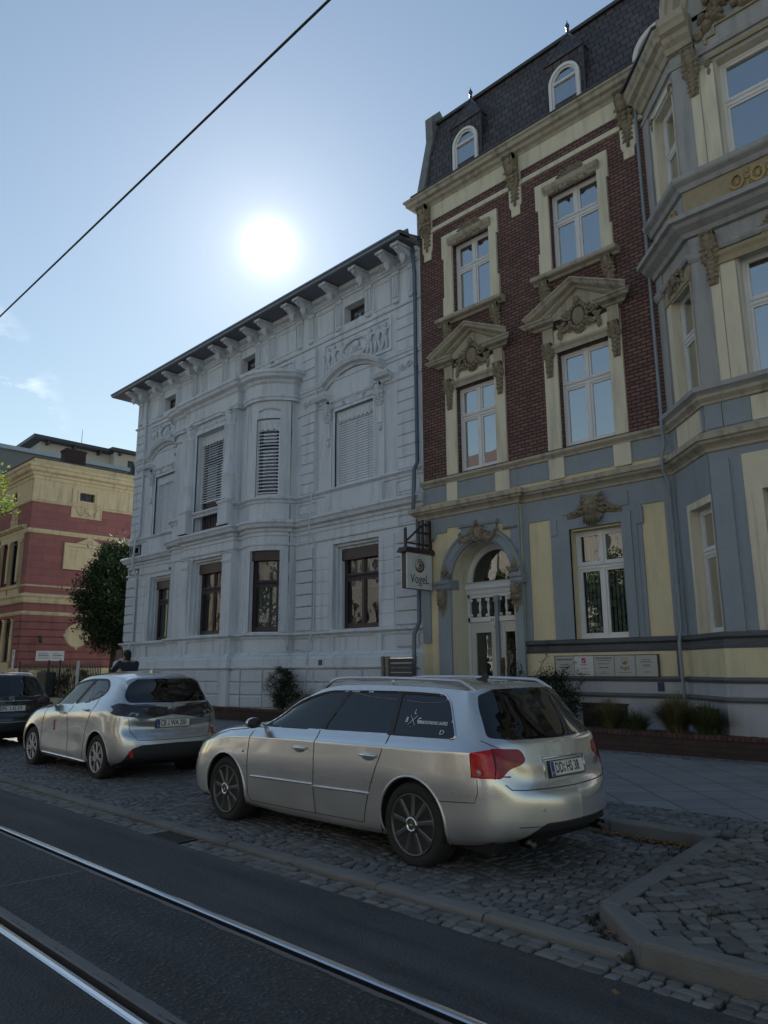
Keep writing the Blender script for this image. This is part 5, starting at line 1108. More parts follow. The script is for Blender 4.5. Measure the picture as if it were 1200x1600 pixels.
    for u in (-11.22, -9.17): head(FP, do, u, 3.10, .07, .26); do.scroll(FP, u-.06, .08, 2.86, .06, 1.3, 0, 1, .018); do.scroll(FP, u+.06, .08, 2.86, .06, 1.3, pi, -1, .018); do.leaf(FP, u, .07, 2.92, .26, .05, pi, h=.04); do.blob(FP, u, .09, 2.98, .06, .05, .05)
    do.build('doorway_relief', M_orn, T)
    # --- mansard roof with dormers
    zf = 13.66; mp_ = [(13.28, zf), (13.42, 14.3), (13.62, 15.3), (13.92, 16.38)]
    ms = MB()
    def slope(x0, x1):
        for (ya, za), (yb, zb) in zip(mp_, mp_[1:]): ms.add([(x0, ya, za), (x1, ya, za), (x1, yb, zb), (x0, yb, zb)], [(0, 1, 2, 3)])
    slope(XL+.02, XR); ms.build('mansard', M_slate, T, recalc=False)
    rc = MB(); rc.sweep([(XL+.02, 13.9), (XR, 13.9)], [(-.1, 16.36), (.06, 16.34), (.08, 16.40), (.05, 16.44), (-.1, 16.46)]); rc.add([(XL, 13.98, 16.45), (XR, 13.98, 16.45), (XR, 20, 17.1), (XL, 20, 17.1), (XR, 26, 16.4), (XL, 26, 16.4)], [(0, 1, 2, 3), (3, 2, 4, 5)])
    rc.prof(F, XL-.02, XB-.1, [(-.1, 13.67), (.30, 13.655), (.315, 13.68), (.29, 13.71), (.2, 13.70), (-.1, 13.75)]); [rc.sweep(seg, [(-.6, 13.22), (.36, 13.13), (.37, 13.17), (-.6, 13.30)]) for seg in ([(XB-.1, 13.2), (XC, 12.2), (-4.3, 12.2)], [(2*CX+4.3, 12.2), (R0, 12.2), (R1, 13.2), (XR, 13.2)])]; rc.build('roof_edge', M_lead, T)
    fw = MB(); FW = Fr((XL-.12, 0, 0), n=(-1, 0, 0)); FW.ud = Vector((0, 1, 0))
    fw.poly(FW, [(13.24, 13.66), (13.24, 13.9), (13.45, 14.8), (13.68, 15.8), (13.66, 16.5), (14.02, 16.88), (14.25, 16.62), (20, 17.3), (26, 16.6), (26, 10), (13.6, 10), (13.26, 12.45), (13.24, 13.6)], -.24, .0); fw.build('fire_wall', mat('weathered_fire_wall', (.16, .18, .20), .9, var=.2, bump=.3, dirt=.4), T)
    for uc2, full in ((-10.42, 1), (-7.50, 1), (2*CX+7.5, 1), (2*CX+10.42, 1)):
        FDm = Fr((0, 13.40, 0)); hw = .50; zt = 15.42; d = MB()
        d.wall(FDm, uc2-hw, uc2+hw, zf, zt, [(uc2-.33, uc2+.33, zf+.30, 15.02)], d=.05)
        for sg in (-1, 1): d.add([FDm.P(uc2+sg*hw, 0, zf), FDm.P(uc2+sg*hw, -.7, zf), FDm.P(uc2+sg*hw, -.7, zt), FDm.P(uc2+sg*hw, 0, zt)], [(0, 1, 2, 3)])
        e = .025; z2 = 16.22; d.add([FDm.P(uc2-hw-e, e, zt-.03), FDm.P(uc2+hw+e, e, zt-.03), FDm.P(uc2+hw+e, -.8, zt-.03), FDm.P(uc2-hw-e, -.8, zt-.03), FDm.P(uc2, -.28, z2), FDm.P(uc2, -.8, z2)], [(0, 1, 4), (1, 2, 5, 4), (0, 4, 5, 3), (0, 3, 2, 1)])
        dd = d.build('dormer', M_slate, T, recalc=False)
        s = MB()
        for sg in (-1, 1): s.tube([FDm.P(uc2+sg*(hw+e), e, zt-.02), FDm.P(uc2, -.28, z2+.01)], .02, 5); s.box(FDm, uc2+sg*hw-.02, uc2+sg*hw+.02, -.02, .012, zf, zt)
        s.tube([FDm.P(uc2-hw-e, e, zt-.03), FDm.P(uc2+hw+e, e, zt-.03)], .015, 5); s.build('dormer_flashing', M_lead, dd)
        s = MB(); cc = FDm.P(uc2, -.28, z2-.05); s.lathe(cc, [(.03, 0), (.025, .12), (.045, .14), (.025, .17), (.045, .21), (.055, .25), (.04, .30), (.015, .34), (.006, .40), (.004, .42)], 10); s.build('finial', M_lead, dd)
        N = 14; r2 = .35; vs2 = 15.10-.35; s = MB()
        o = [(uc2-.40, zf+.25), (uc2-.40, vs2)]+[(uc2-.40*cos(pi*k/N), vs2+.42*sin(pi*k/N)) for k in range(1, N)]+[(uc2+.40, vs2), (uc2+.40, zf+.25)]; i = [(uc2-.33, zf+.25), (uc2-.33, vs2)]+[(uc2-.33*cos(pi*k/N), vs2+.35*sin(pi*k/N)) for k in range(1, N)]+[(uc2+.33, vs2), (uc2+.33, zf+.25)]
        s.ring(FDm, o, i, -.02, .06); s.build('dormer_trim', M_white, dd)
        window(T, FDm, uc2-.335, uc2+.335, zf+.27, 15.10, .02, M_white, vt=14.78, fw=.05, arch=True, curtain=None, depth=.5, room=False)
        s = MB(); s.box(FDm, uc2-.34, uc2+.34, -.12, -.11, zf+.2, 15.1); s.build('roller_blind_or_dark_sheet', M_curtain if uc2 > -8 else M_room, dd)  # left dormer: dark sheet painting the unlit attic; the others have blinds
    FA = Fr((0, 13.22, 0)); s = MB(); s.arcprof(FA, -5.16, 13.93, .52, 0, pi, [(-.25, 0), (.05, 0), (.07, .04), (.07, .09), (-.25, .12)], seg=20); s.build('arched_attic_trim', M_white, T); s = MB(); s.poly(FA, [(-5.16+.53*cos(pi*k/16), 13.93+.53*sin(pi*k/16)) for k in range(17)], -.2, -.02); s.build('arched_attic_panel', M_curtain, T)
    # downpipe beside the bay
    p = MB(); q = [(XB-.10, 13.10, 13.0), (XB-.10, 13.10, 6.2), (XB-.07, 13.02, 6.05), (XB-.07, 13.0, 5.8), (XB-.07, 13.08, 5.6), (XB-.07, 12.9, 5.3), (XB-.07, 12.9, 5.05), (XB-.06, 13.10, 4.85), (XB-.06, 13.08, 2.2), (XB-.06, 12.95, 1.95), (XB-.06, 12.98, .2)]; p.tube(q, .030, 10); p.build('downpipe', M_grey, T)
M_brass = mat('worn_bronze', (.12, .07, .03), .4, metal=.8, var=.2)
townhouse()

# ------------------------------------------------------------------ cars
def paint(name, col, metal=.85, rough=.27, flake=.1):
    m = mat(name, col, rough, metal=metal, var=.02, vscale=2, coat=1.0); b = m.node_tree.nodes['Principled BSDF']; b.inputs['Coat Roughness'].default_value = .03
    # thin road dust, heavier near the sills
    N = m.node_tree.nodes; L = m.node_tree.links; geo = N.new('ShaderNodeNewGeometry'); sp = N.new('ShaderNodeSeparateXYZ'); L.new(geo.outputs['Position'], sp.inputs[0])
    mr = N.new('ShaderNodeMapRange'); mr.inputs[1].default_value = .6; mr.inputs[2].default_value = .15; L.new(sp.outputs[2], mr.inputs[0]); n = N.new('ShaderNodeTexNoise'); n.inputs['Scale'].default_value = 6; n.inputs['Detail'].default_value = 8; L.new(geo.outputs['Position'], n.inputs['Vector'])
    k = N.new('ShaderNodeMath'); k.operation = 'MULTIPLY'; L.new(mr.outputs[0], k.inputs[0]); L.new(n.outputs[0], k.inputs[1]); k2 = N.new('ShaderNodeMath'); k2.operation = 'MULTIPLY_ADD'; L.new(k.outputs[0], k2.inputs[0]); k2.inputs[1].default_value = .7; k2.inputs[2].default_value = rough; L.new(k2.outputs[0], b.inputs['Roughness'])
    return m
M_silver = paint('silver_paint', (.62, .63, .635)); M_silver2 = paint('grey_silver_paint', (.52, .535, .55)); M_blackp = paint('black_paint', (.012, .013, .016), metal=.2, rough=.25)
M_tyre = mat('tyre_rubber', (.018, .018, .019), .85, var=.2, bump=.2, bscale=90); M_rimd = mat('anthracite_alloy', (.12, .125, .13), .4, metal=.7, var=.1); M_rims = mat('silver_alloy', (.45, .46, .47), .35, metal=.6, var=.08)
M_plast = mat('black_plastic', (.018, .018, .02), .55, var=.1, bump=.1, bscale=200); M_gap = mat('panel_gap', (.008, .008, .008), .9); M_chrome = mat('chrome_trim', (.65, .67, .70), .15, metal=1); M_under = mat('underbody', (.006, .006, .006), .9)
M_carglass = glass_mat('tinted_car_glass', (.05, .055, .06), 1.9); M_carglass_l = glass_mat('light_car_glass', (.30, .33, .33), 1.7); M_seat = mat('dark_seat_fabric', (.03, .03, .033), .9)
M_red = mat('red_lamp_lens', (.42, .005, .009), .15, var=.45, vscale=30, coat=.25, spec=.4); M_redi = mat('deep_red_lamp_lens', (.24, .005, .009), .15, var=.45, vscale=30, coat=.25, spec=.4); M_redd = mat('dark_red_lamp_lens', (.10, .006, .008), .12, var=.3, vscale=18, coat=.6); M_clear = mat('clear_lamp_lens', (.30, .33, .34), .12, metal=.3, var=.2, vscale=25, coat=.5); M_lampblk = mat('smoked_lamp_lens', (.02, .016, .018), .10, coat=.8)
M_plate = mat('plate_white', (.62, .62, .60), .45, var=.03); M_eu = mat('plate_blue', (.01, .04, .22), .4); M_ink = mat('black_ink', (.01, .01, .01), .5); M_sticker = mat('white_sticker', (.60, .60, .62), .5); M_redst = mat('red_sticker', (.30, .05, .035), .5)
def pchip(P, t):
    """monotone cubic interpolation through P (n,k) at parameters t in 0..n-1"""
    P = np.asarray(P, float); n = len(P); d = P[1:]-P[:-1]; m = np.zeros_like(P)
    same = d[1:]*d[:-1] > 0; w = np.where(same, 2*d[1:]*d[:-1]/np.where(same, d[1:]+d[:-1], 1), 0); m[1:-1] = w; m[0] = d[0]; m[-1] = d[-1]
    i = np.clip(np.floor(t).astype(int), 0, n-2); u = (t-i)[:, None]; p0, p1, m0, m1 = P[i], P[i+1], m[i], m[i+1]
    return (2*u**3-3*u**2+1)*p0+(u**3-2*u**2+u)*m0+(-2*u**3+3*u**2)*p1+(u**3-u**2)*m1
def crm(P, t):
    P = np.asarray(P, float); n = len(P); m = np.zeros_like(P); m[1:-1] = (P[2:]-P[:-2])/2; m[0] = P[1]-P[0]; m[-1] = P[-1]-P[-2]
    i = np.clip(np.floor(t).astype(int), 0, n-2); u = (t-i)[:, None]; p0, p1, m0, m1 = P[i], P[i+1], m[i], m[i+1]
    return (2*u**3-3*u**2+1)*p0+(u**3-2*u**2+u)*m0+(-2*u**3+3*u**2)*p1+(u**3-u**2)*m1
def in_poly(poly, X, Z):
    c = np.zeros(X.shape, bool); n = len(poly)
    for i in range(n):
        x1, y1 = poly[i]; x2, y2 = poly[(i+1) % n]
        if y1 == y2: continue
        c ^= ((y1 > Z) != (y2 > Z)) & (X < (x2-x1)*(Z-y1)/(y2-y1)+x1)
    return c
def near_poly(poly, x, z):
    best = None
    for i in range(len(poly)):
        ax, az = poly[i]; bx, bz = poly[(i+1) % len(poly)]; dx, dz = bx-ax, bz-az; q = dx*dx+dz*dz
        t = 0 if q == 0 else max(0, min(1, ((x-ax)*dx+(z-az)*dz)/q)); px, pz = ax+t*dx, az+t*dz; d = (px-x)**2+(pz-z)**2
        if best is None or d < best[0]: best = (d, px, pz)
    return best
def roundp(pts, r=.03, n=5):
    """round the corners of a polygon; a point may carry its own radius"""
    o = []; m = len(pts)
    for i in range(m):
        p = Vector(pts[i][:2]); a = Vector(pts[i-1][:2]); b = Vector(pts[(i+1) % m][:2]); rr = pts[i][2] if len(pts[i]) > 2 else r
        da, db = (a-p), (b-p); ra = min(rr, da.length*.48); rb = min(rr, db.length*.48); p0 = p+da.normalized()*ra; p1 = p+db.normalized()*rb
        for k in range(n+1): t = k/n; q = p0*(1-t)**2+p*2*t*(1-t)+p1*t*t; o.append((q.x, q.y))
    return o
class Car:
    """Body skin from a control net net[station][row] = (x, y, z), row 0 at the sill and the last row on the centre line.
    Regions of the skin (windows, lamps, trim) are cut out of it along smooth outlines and become parts."""
    def __init__(s, net, ns=15, nr=9, smooth=3, crease=()):
        net = np.array(net, float); J, K, _ = net.shape; ts = np.linspace(0, J-1, (J-1)*ns+1); tr = np.linspace(0, K-1, (K-1)*nr+1)
        A = np.stack([crm(net[:, k], ts) for k in range(K)], 1); cr = [int(c) for c in crease]; cuts = [0]+cr+[K-1]
        G = np.stack([np.concatenate([crm(A[j][a:b+1], tr[(tr >= a) & ((tr < b) | (b == K-1))]-a) for a, b in zip(cuts, cuts[1:])], 0) for j in range(len(ts))], 0)
        G[0, :, 1] = 0; G[-1, :, 1] = 0; G[:, -1, 1] = 0; G[..., 1] = np.maximum(G[..., 1], 0)
        keep = [int(round(c*nr)) for c in crease]
        for _ in range(smooth):
            H = G.copy(); H[1:-1, 1:-1] = .5*G[1:-1, 1:-1]+.125*(G[2:, 1:-1]+G[:-2, 1:-1]+G[1:-1, 2:]+G[1:-1, :-2])
            H[1:-1, -1, ::2] = .5*G[1:-1, -1, ::2]+.25*(G[2:, -1, ::2]+G[:-2, -1, ::2]); 
            for c in keep: H[1:-1, c] = .5*G[1:-1, c]+.25*(G[2:, c]+G[:-2, c]); H[1:-1, c+1] = .5*G[1:-1, c+1]+.25*(G[2:, c+1]+G[:-2, c+1])
            G = H
        s.G = G; s.ts, s.tr = ts, tr; s.nj, s.nk = G.shape[:2]
        T, Rr = np.meshgrid(ts, tr, indexing='ij'); s.T, s.R = T, Rr
        dj = np.gradient(G, axis=0); dk = np.gradient(G, axis=1); N = np.cross(dk, dj); N /= np.linalg.norm(N, axis=2, keepdims=True)+1e-9; s.N = N
        if N[s.nj//2, s.nk//4, 1] < 0: s.N = -N
        s.lab = np.zeros((s.nj-1, s.nk-1), int); s.polys = {}; s.names = ['body']
    def centers(s): G = s.G; return (G[1:, 1:]+G[:-1, 1:]+G[1:, :-1]+G[:-1, :-1])/4
    def region(s, name, poly, plane='xz', st=(0, 99), rw=(0, 99), snap=True):
        C = s.centers(); Tc = (s.T[1:, 1:]+s.T[:-1, :-1])/2; Rc = (s.R[1:, 1:]+s.R[:-1, :-1])/2
        a, b = {'xz': (0, 2), 'yz': (1, 2), 'tr': (None, None), 'xy': (0, 1)}[plane]
        X, Z = (Tc, Rc) if plane == 'tr' else (C[..., a], C[..., b])
        m = in_poly(poly, X, Z) & (Tc > st[0]) & (Tc < st[1]) & (Rc > rw[0]) & (Rc < rw[1])
        idx = len(s.names); s.names.append(name); s.lab[m] = idx
        if plane == 'tr' or not snap: return idx
        V = np.zeros((s.nj, s.nk, 2), bool); mm = np.zeros((s.nj+1, s.nk+1), int); mm[1:-1, 1:-1] = m; mm[0] = mm[1]; mm[-1] = mm[-2]; mm[:, 0] = mm[:, 1]; mm[:, -1] = mm[:, -2]
        q = mm[:-1, :-1]+mm[1:, :-1]+mm[:-1, 1:]+mm[1:, 1:]; ed = (q > 0) & (q < 4)
        for j, k in zip(*np.where(ed)):
            if j in (0, s.nj-1) or k in (0, s.nk-1): continue
            p = s.G[j, k]; d, px, pz = near_poly(poly, p[a], p[b])
            if d > .03**2: continue
            n = s.N[j, k]; c = 3-a-b; da, db = px-p[a], pz-p[b]
            if abs(n[c]) > .12: p[c] += -(n[a]*da+n[b]*db)/n[c]
            p[a], p[b] = px, pz
        return idx
    def surf(s, u, v, plane='xz', off=0.0, side=-1, rw=(0, 99), st=(0, 99)):
        a, b = {'xz': (0, 2), 'yz': (1, 2), 'xy': (0, 1)}[plane]; c = 3-a-b
        ok = (s.R >= rw[0]) & (s.R <= rw[1]) & (s.T >= st[0]) & (s.T <= st[1]) & (np.abs(s.N[..., c]) > .08)
        D = (s.G[..., a]-u)**2+(s.G[..., b]-v)**2; D = np.where(ok, D, 1e9); i = np.argmin(D); j, k = np.unravel_index(i, D.shape); p = s.G[j, k].copy(); n = s.N[j, k]
        p[c] += -(n[a]*(u-p[a])+n[b]*(v-p[b]))/n[c]; p[a], p[b] = u, v; p = p+n*off
        return Vector((p[0], side*p[1], p[2]))
    def build(s, root, o, mats, flip=1, recess=None, omit=()):
        """o = world offset of local (x=0, y=0, z=0)"""
        recess = recess or {}; out = {}
        for li, nm in enumerate(s.names):
            if nm in omit: continue
            m = s.lab == li
            for side in (-1, 1):
                fj, fk = np.where(m)
                if len(fj) == 0: continue
                ids = {}; vs = []; fs = []; r = recess.get(nm, 0)
                def vid(j, k):
                    if (j, k) not in ids: ids[(j, k)] = len(vs); p = s.G[j, k]-s.N[j, k]*r; vs.append((o[0]+p[0], o[1]+side*p[1], o[2]+p[2]))
                    return ids[(j, k)]
                for j, k in zip(fj, fk):
                    f = [vid(j, k), vid(j+1, k), vid(j+1, k+1), vid(j, k+1)]; fs.append(f[::-1] if side < 0 else f)
                key = nm if nm in s.mirror_join else nm+('' if side < 0 else '#')
                mb = out.setdefault(key, MB()); mb.add(vs, fs, True)
        res = {}
        for key, mb in out.items():
            nm = key.rstrip('#'); ob = mb.build(nm.split('@')[0], mats[nm], root, merge=True, recalc=False); res[key] = ob
        return res
    mirror_join = ('body',); sub = {}
    def line(s, mb, pts, r=.004, plane='xz', side=(-1, 1), o=(0, 0, 0), off=0, rw=(0, 99), step=.04, st=(0, 99), n=5):
        P = []
        for (x0, z0), (x1, z1) in zip(pts, pts[1:]):
            k = max(1, int(hypot(x1-x0, z1-z0)/step)); P += [(x0+(x1-x0)*i/k, z0+(z1-z0)*i/k) for i in range(k)]
        P.append(pts[-1])
        for sd in side: mb.tube([Vector(o)+s.surf(u, v, plane, off, sd, rw, st) for u, v in P], r, n)
def wheel(root, c, rad, wd, side, kind, m, label='wheel'):
    """c = hub centre on the outer face; side -1 faces -Y"""
    ax = Vector((0, side, 0)); mb = MB(); rr = rad*(.72 if kind != 'cap' else .665)
    w = MB(); prof = [(rr, -.01), (rr+.012, .004), (rad*.90, .006), (rad*.955, -.006), (rad, -.035), (rad, -wd+.035), (rad*.955, -wd+.006), (rr, -wd)]
    w.lathe(c, prof, 48, axis=ax); T = w.build('wheel', M_tyre, root)
    d = MB(); d.lathe(c, [(rr*.94, -.075), (rr*.3, -.075), (.02, -.07)], 32, axis=ax); d.build('brake_disc', M_under if kind != 'nine' else mat('brake_steel', (.10, .10, .10), .5, metal=.8), T)
    b = MB(); b.lathe(c, [(rr*1.005, -.03), (rr*1.01, .004), (rr*.975, .009), (rr*.93, -.008), (rr*.92, -.14), (rr*1.0, -.14)], 48, axis=ax)
    ex = Vector((1, 0, 0)); ez = Vector((0, 0, 1)); n = {'nine': 9, 'cap': 7, 'five': 5}[kind]; hub = rad*.20
    def P(a, r_, h, off=0): d_ = ex*cos(a)+ez*sin(a); t = -ex*sin(a)+ez*cos(a); return Vector(c)+d_*r_+t*off+ax*h
    for k in range(n):
        a = 2*pi*k/n+pi/2
        for q in ((0,) if kind == 'nine' else (-.13, .13)):
            w0, w1 = (.032, .046) if kind == 'nine' else (.016, .024) if kind == 'cap' else (.022, .03)
            aa = a+q*.4; a1 = a+q*1.25; vs = []
            for (ang, r_, ww, h) in ((aa, hub*.8, w0, .004), ((aa+a1)/2, (hub+rr)/2, (w0+w1)/2, -.004), (a1, rr*.955, w1, -.002)):
                vs += [P(ang, r_, h-.035, -ww*.7), P(ang, r_, h-.006, -ww/2-.001), P(ang, r_, h, -ww*.28), P(ang, r_, h, ww*.28), P(ang, r_, h-.006, ww/2+.001), P(ang, r_, h-.035, ww*.7)]
            b.add(vs, [(l*6+i, l*6+i+1, l*6+i+7, l*6+i+6) for l in range(2) for i in range(5)], False)
    b.lathe(c, [(hub*1.05, -.04), (hub*1.05, .002), (hub*.85, .012), (.02, .014)], 24, axis=ax); b.build('rim', m, T)
    h = MB(); h.lathe(c, [(hub*.95, .008), (hub*.92, .018), (hub*.62, .02), (hub*.60, .012)], 24, axis=ax); h.build('hub_cap', M_chrome if kind == 'nine' else m, T)
    if kind == 'nine':
        g = MB()
        for u in (-.009, -.003, .003, .009): g.lathe(Vector(c)+ex*u+ax*.0145, [(.0062, 0), (.0062, .0012), (.0045, .0012), (.0045, 0)], 14, axis=ax)
        g.build('hub_rings', M_chrome, T)
    return T
def seats(root, o, xs, y=.36, z=.28, h=.95):
    for x in xs:
        for sd in (-1, 1):
            m = MB(); c = Fr((o[0]+x, o[1]+sd*y, o[2]+z)); m.blob(c, 0, 0, .12, .27, .24, .12, nu=12, nv=8); m.blob(c, .27, 0, .42, .11, .23, .38, rot=-.2, nu=12, nv=8); m.blob(c, .36, 0, .88, .06, .13, .10, nu=10, nv=6); m.build('seat', M_seat, root)
def arch_fill(root, o, xs, z, r, yout, wd=.32):
    m = MB()
    for x in xs:
        for sd in (-1, 1):
            n = 20; vs = []
            for k in range(n+1): a = pi*k/n*1.2-.1*pi; vs += [(o[0]+x+r*cos(a), o[1]+sd*yout, o[2]+z+r*sin(a)), (o[0]+x+r*cos(a), o[1]+sd*(yout-wd), o[2]+z+r*sin(a))]
            m.add(vs, [(2*k, 2*k+2, 2*k+3, 2*k+1) for k in range(n)]); q = [(o[0]+x+r*cos(a), o[1]+sd*(yout-wd), o[2]+z+r*sin(a)) for a in [2*pi*i/20 for i in range(20)]]; m.add(q, [tuple(range(20))])
    m.build('wheel_arch_liner', M_under, root, recalc=False)
def license_plate(root, c, yd, up, txt, w=.52, h=.11, gap='', tw=None):
    """c centre on the surface, yd reading direction, up direction"""
    yd = Vector(yd).normalized(); up = Vector(up).normalized(); n = yd.cross(up); c = Vector(c)
    F = Fr(c, n=n); F.ud = yd
    class F2:
        curv = False
        def P(s, u, q, v): return c+yd*u+n*q+up*v
    f = F2(); m = MB(); m.box(f, -w/2-.008, w/2+.008, -.012, .001, -h/2-.008, h/2+.008); m.build('plate_holder', M_plast, root)
    m = MB(); m.bev(f, -w/2, w/2, 0, .004, -h/2, h/2, .002); P = m.build('license_plate', M_plate, root)
    m = MB(); m.box(f, -w/2+.002, -w/2+.044, .004, .005, -h/2+.002, h/2-.002); m.build('eu_band', M_eu, P)
    m = MB(); 
    for a in (-h/2+.003, h/2-.0055): m.box(f, -w/2+.046, w/2-.003, .004, .0048, a, a+.0025)
    m.build('plate_border', M_ink, P); text('eu_letter', 'D', .03, M_plate, c-yd*(w/2-.023)-up*h*.27+n*.0052, yd, up, P, depth=.0003)
    a, b = txt; L = w-.055; text('plate_text', a, h*.98, M_ink, c+yd*(-w/2+.05+L*gap[0])+n*.0046-up*.0, yd, up, P, depth=.0004, sx=tw or .72, bold=.0015*0+.002, align='LEFT'); text('plate_text', b, h*.98, M_ink, c+yd*(-w/2+.05+L*gap[1])+n*.0046, yd, up, P, depth=.0004, sx=tw or .72, bold=.002, align='LEFT')
    s = MB(); q = c+yd*(-w/2+.05+L*gap[2]); s.lathe(q+n*.0042+up*h*.17, [(.013, 0), (.013, .001)], 16, axis=n); s.lathe(q+n*.0042-up*h*.17, [(.016, 0), (.016, .001)], 16, axis=n); s.build('plate_seal', M_clear, P)
    return P

# --- silver estate car in front
def estate():
    o = (-7.85, 5.43, 0.02); E = thing('estate_car', 'silver estate car with roof rails and dark alloy wheels, nearest of the parked cars', 'car', o)
    # rows: 0 under, 1 sill, 2 low door, 3 rub strip, 4 widest, 5 shoulder, 6 belt, 7 window top, 8 roof edge, 9 roof, 10 centre
    N = [
     [(.06, 0, .20), (.03, 0, .25), (.01, 0, .33), (.0, 0, .45), (.02, 0, .58), (.06, 0, .70), (.10, 0, .735), (.12, 0, .75), (.14, 0, .755), (.15, 0, .76), (.16, 0, .765)],
     [(.08, .35, .20), (.05, .36, .25), (.03, .38, .33), (.02, .38, .45), (.04, .38, .58), (.08, .37, .69), (.13, .33, .74), (.17, .27, .76), (.19, .20, .77), (.21, .10, .775), (.22, 0, .78)],
     [(.16, .62, .20), (.12, .66, .25), (.10, .68, .33), (.09, .69, .45), (.12, .68, .58), (.17, .66, .70), (.24, .60, .76), (.29, .50, .79), (.31, .38, .80), (.33, .18, .81), (.34, 0, .815)],
     [(.32, .74, .19), (.28, .79, .24), (.26, .81, .33), (.26, .82, .45), (.28, .81, .60), (.34, .79, .73), (.42, .73, .80), (.46, .62, .84), (.48, .48, .86), (.50, .25, .87), (.51, 0, .875)],
     [(.55, .80, .19), (.53, .85, .23), (.52, .87, .33), (.52, .875, .48), (.54, .87, .64), (.60, .85, .78), (.66, .79, .86), (.70, .68, .89), (.72, .52, .91), (.74, .28, .92), (.75, 0, .925)],
     [(.91, .80, .18), (.91, .86, .23), (.91, .885, .34), (.91, .89, .50), (.91, .89, .66), (.93, .865, .82), (.96, .81, .90), (.98, .70, .93), (.99, .54, .945), (1.0, .3, .955), (1.01, 0, .96)],
     [(1.30, .78, .17), (1.30, .84, .22), (1.30, .87, .32), (1.30, .884, .48), (1.30, .886, .66), (1.31, .868, .84), (1.36, .80, .925), (1.40, .71, .965), (1.38, .58, .985), (1.34, .32, .995), (1.32, 0, 1.0)],
     [(1.72, .78, .16), (1.72, .83, .21), (1.72, .86, .30), (1.72, .882, .46), (1.72, .886, .66), (1.72, .872, .85), (1.72, .80, .938), (1.84, .66, 1.15), (1.80, .60, 1.19), (1.73, .32, 1.225), (1.70, 0, 1.235)],
     [(2.20, .78, .16), (2.20, .83, .21), (2.20, .86, .30), (2.20, .882, .46), (2.20, .886, .66), (2.20, .874, .86), (2.20, .80, .945), (2.24, .605, 1.285), (2.22, .55, 1.345), (2.18, .30, 1.39), (2.16, 0, 1.40)],
     [(2.75, .78, .16), (2.75, .83, .21), (2.75, .86, .30), (2.75, .882, .46), (2.75, .886, .66), (2.75, .876, .865), (2.75, .80, .952), (2.75, .59, 1.305), (2.75, .535, 1.370), (2.75, .30, 1.415), (2.75, 0, 1.427)],
     [(3.20, .78, .17), (3.20, .84, .22), (3.20, .87, .32), (3.20, .884, .48), (3.20, .888, .68), (3.20, .876, .87), (3.20, .80, .957), (3.20, .592, 1.302), (3.20, .535, 1.366), (3.20, .30, 1.41), (3.20, 0, 1.42)],
     [(3.555, .79, .18), (3.555, .86, .23), (3.555, .885, .34), (3.555, .893, .50), (3.555, .893, .68), (3.56, .876, .875), (3.57, .80, .962), (3.55, .598, 1.295), (3.55, .54, 1.357), (3.55, .30, 1.40), (3.55, 0, 1.41)],
     [(3.95, .78, .20), (3.95, .84, .25), (3.95, .87, .35), (3.95, .878, .52), (3.95, .878, .70), (3.94, .86, .88), (3.94, .79, .965), (3.86, .612, 1.285), (3.88, .548, 1.34), (3.90, .30, 1.383), (3.91, 0, 1.392)],
     [(4.20, .72, .23), (4.22, .78, .27), (4.23, .815, .37), (4.225, .825, .54), (4.20, .83, .70), (4.16, .815, .88), (4.14, .76, .965), (3.985, .625, 1.262), (4.00, .555, 1.312), (4.045, .30, 1.358), (4.06, 0, 1.368)],
     [(4.33, .60, .25), (4.37, .66, .29), (4.385, .68, .38), (4.375, .69, .55), (4.33, .73, .69), (4.27, .745, .87), (4.225, .70, .962), (4.12, .615, 1.14), (4.14, .53, 1.16), (4.19, .30, 1.18), (4.205, 0, 1.19)],
     [(4.42, .42, .27), (4.47, .44, .31), (4.485, .45, .39), (4.475, .46, .55), (4.41, .50, .66), (4.375, .57, .80), (4.325, .60, .945), (4.30, .52, .975), (4.315, .40, .99), (4.34, .20, 1.0), (4.35, 0, 1.005)],
     [(4.47, .22, .27), (4.53, .23, .31), (4.545, .23, .39), (4.53, .23, .55), (4.445, .25, .655), (4.42, .28, .78), (4.385, .29, .92), (4.38, .24, .94), (4.38, .17, .95), (4.38, .08, .953), (4.38, 0, .955)],
     [(4.48, 0, .27), (4.55, 0, .31), (4.565, 0, .39), (4.55, 0, .55), (4.455, 0, .655), (4.43, 0, .78), (4.395, 0, .91), (4.392, 0, .915), (4.39, 0, .92), (4.388, 0, .925), (4.386, 0, .93)]]
    global ESTATE_NET; ESTATE_NET = N
    c = Car(N, ns=16, nr=10, smooth=3, crease=(5.0,))
    c.mirror_join = ('body', 'windscreen', 'rear_window', 'grille')
    fr = roundp([(1.50, .965, .01), (1.66, 1.10, .12), (1.98, 1.225, .2), (2.26, 1.288, .1), (2.505, 1.298, .02), (2.325, .960, .012)], .02)
    rr = roundp([(2.375, .960, .02), (2.55, 1.298, .02), (3.165, 1.297, .03), (3.225, .972, .02)], .02)
    rq = roundp([(3.275, .974, .02), (3.215, 1.296, .02), (3.74, 1.280, .10), (3.93, .985, .05)], .03)
    dlo = roundp([(1.42, .945, .01), (1.62, 1.10, .12), (1.97, 1.243, .2), (2.26, 1.308, .1), (3.20, 1.316, .3), (3.76, 1.297, .12), (3.965, .965, .06)], .02)
    c.region('window_trim', dlo, rw=(5.9, 8.4), st=(5, 14)); c.region('window@front', fr, rw=(5.9, 8.4), st=(5, 14)); c.region('window@rear', rr, rw=(5.9, 8.4), st=(5, 14)); c.region('window@quarter', rq, rw=(5.9, 8.4), st=(5, 14))
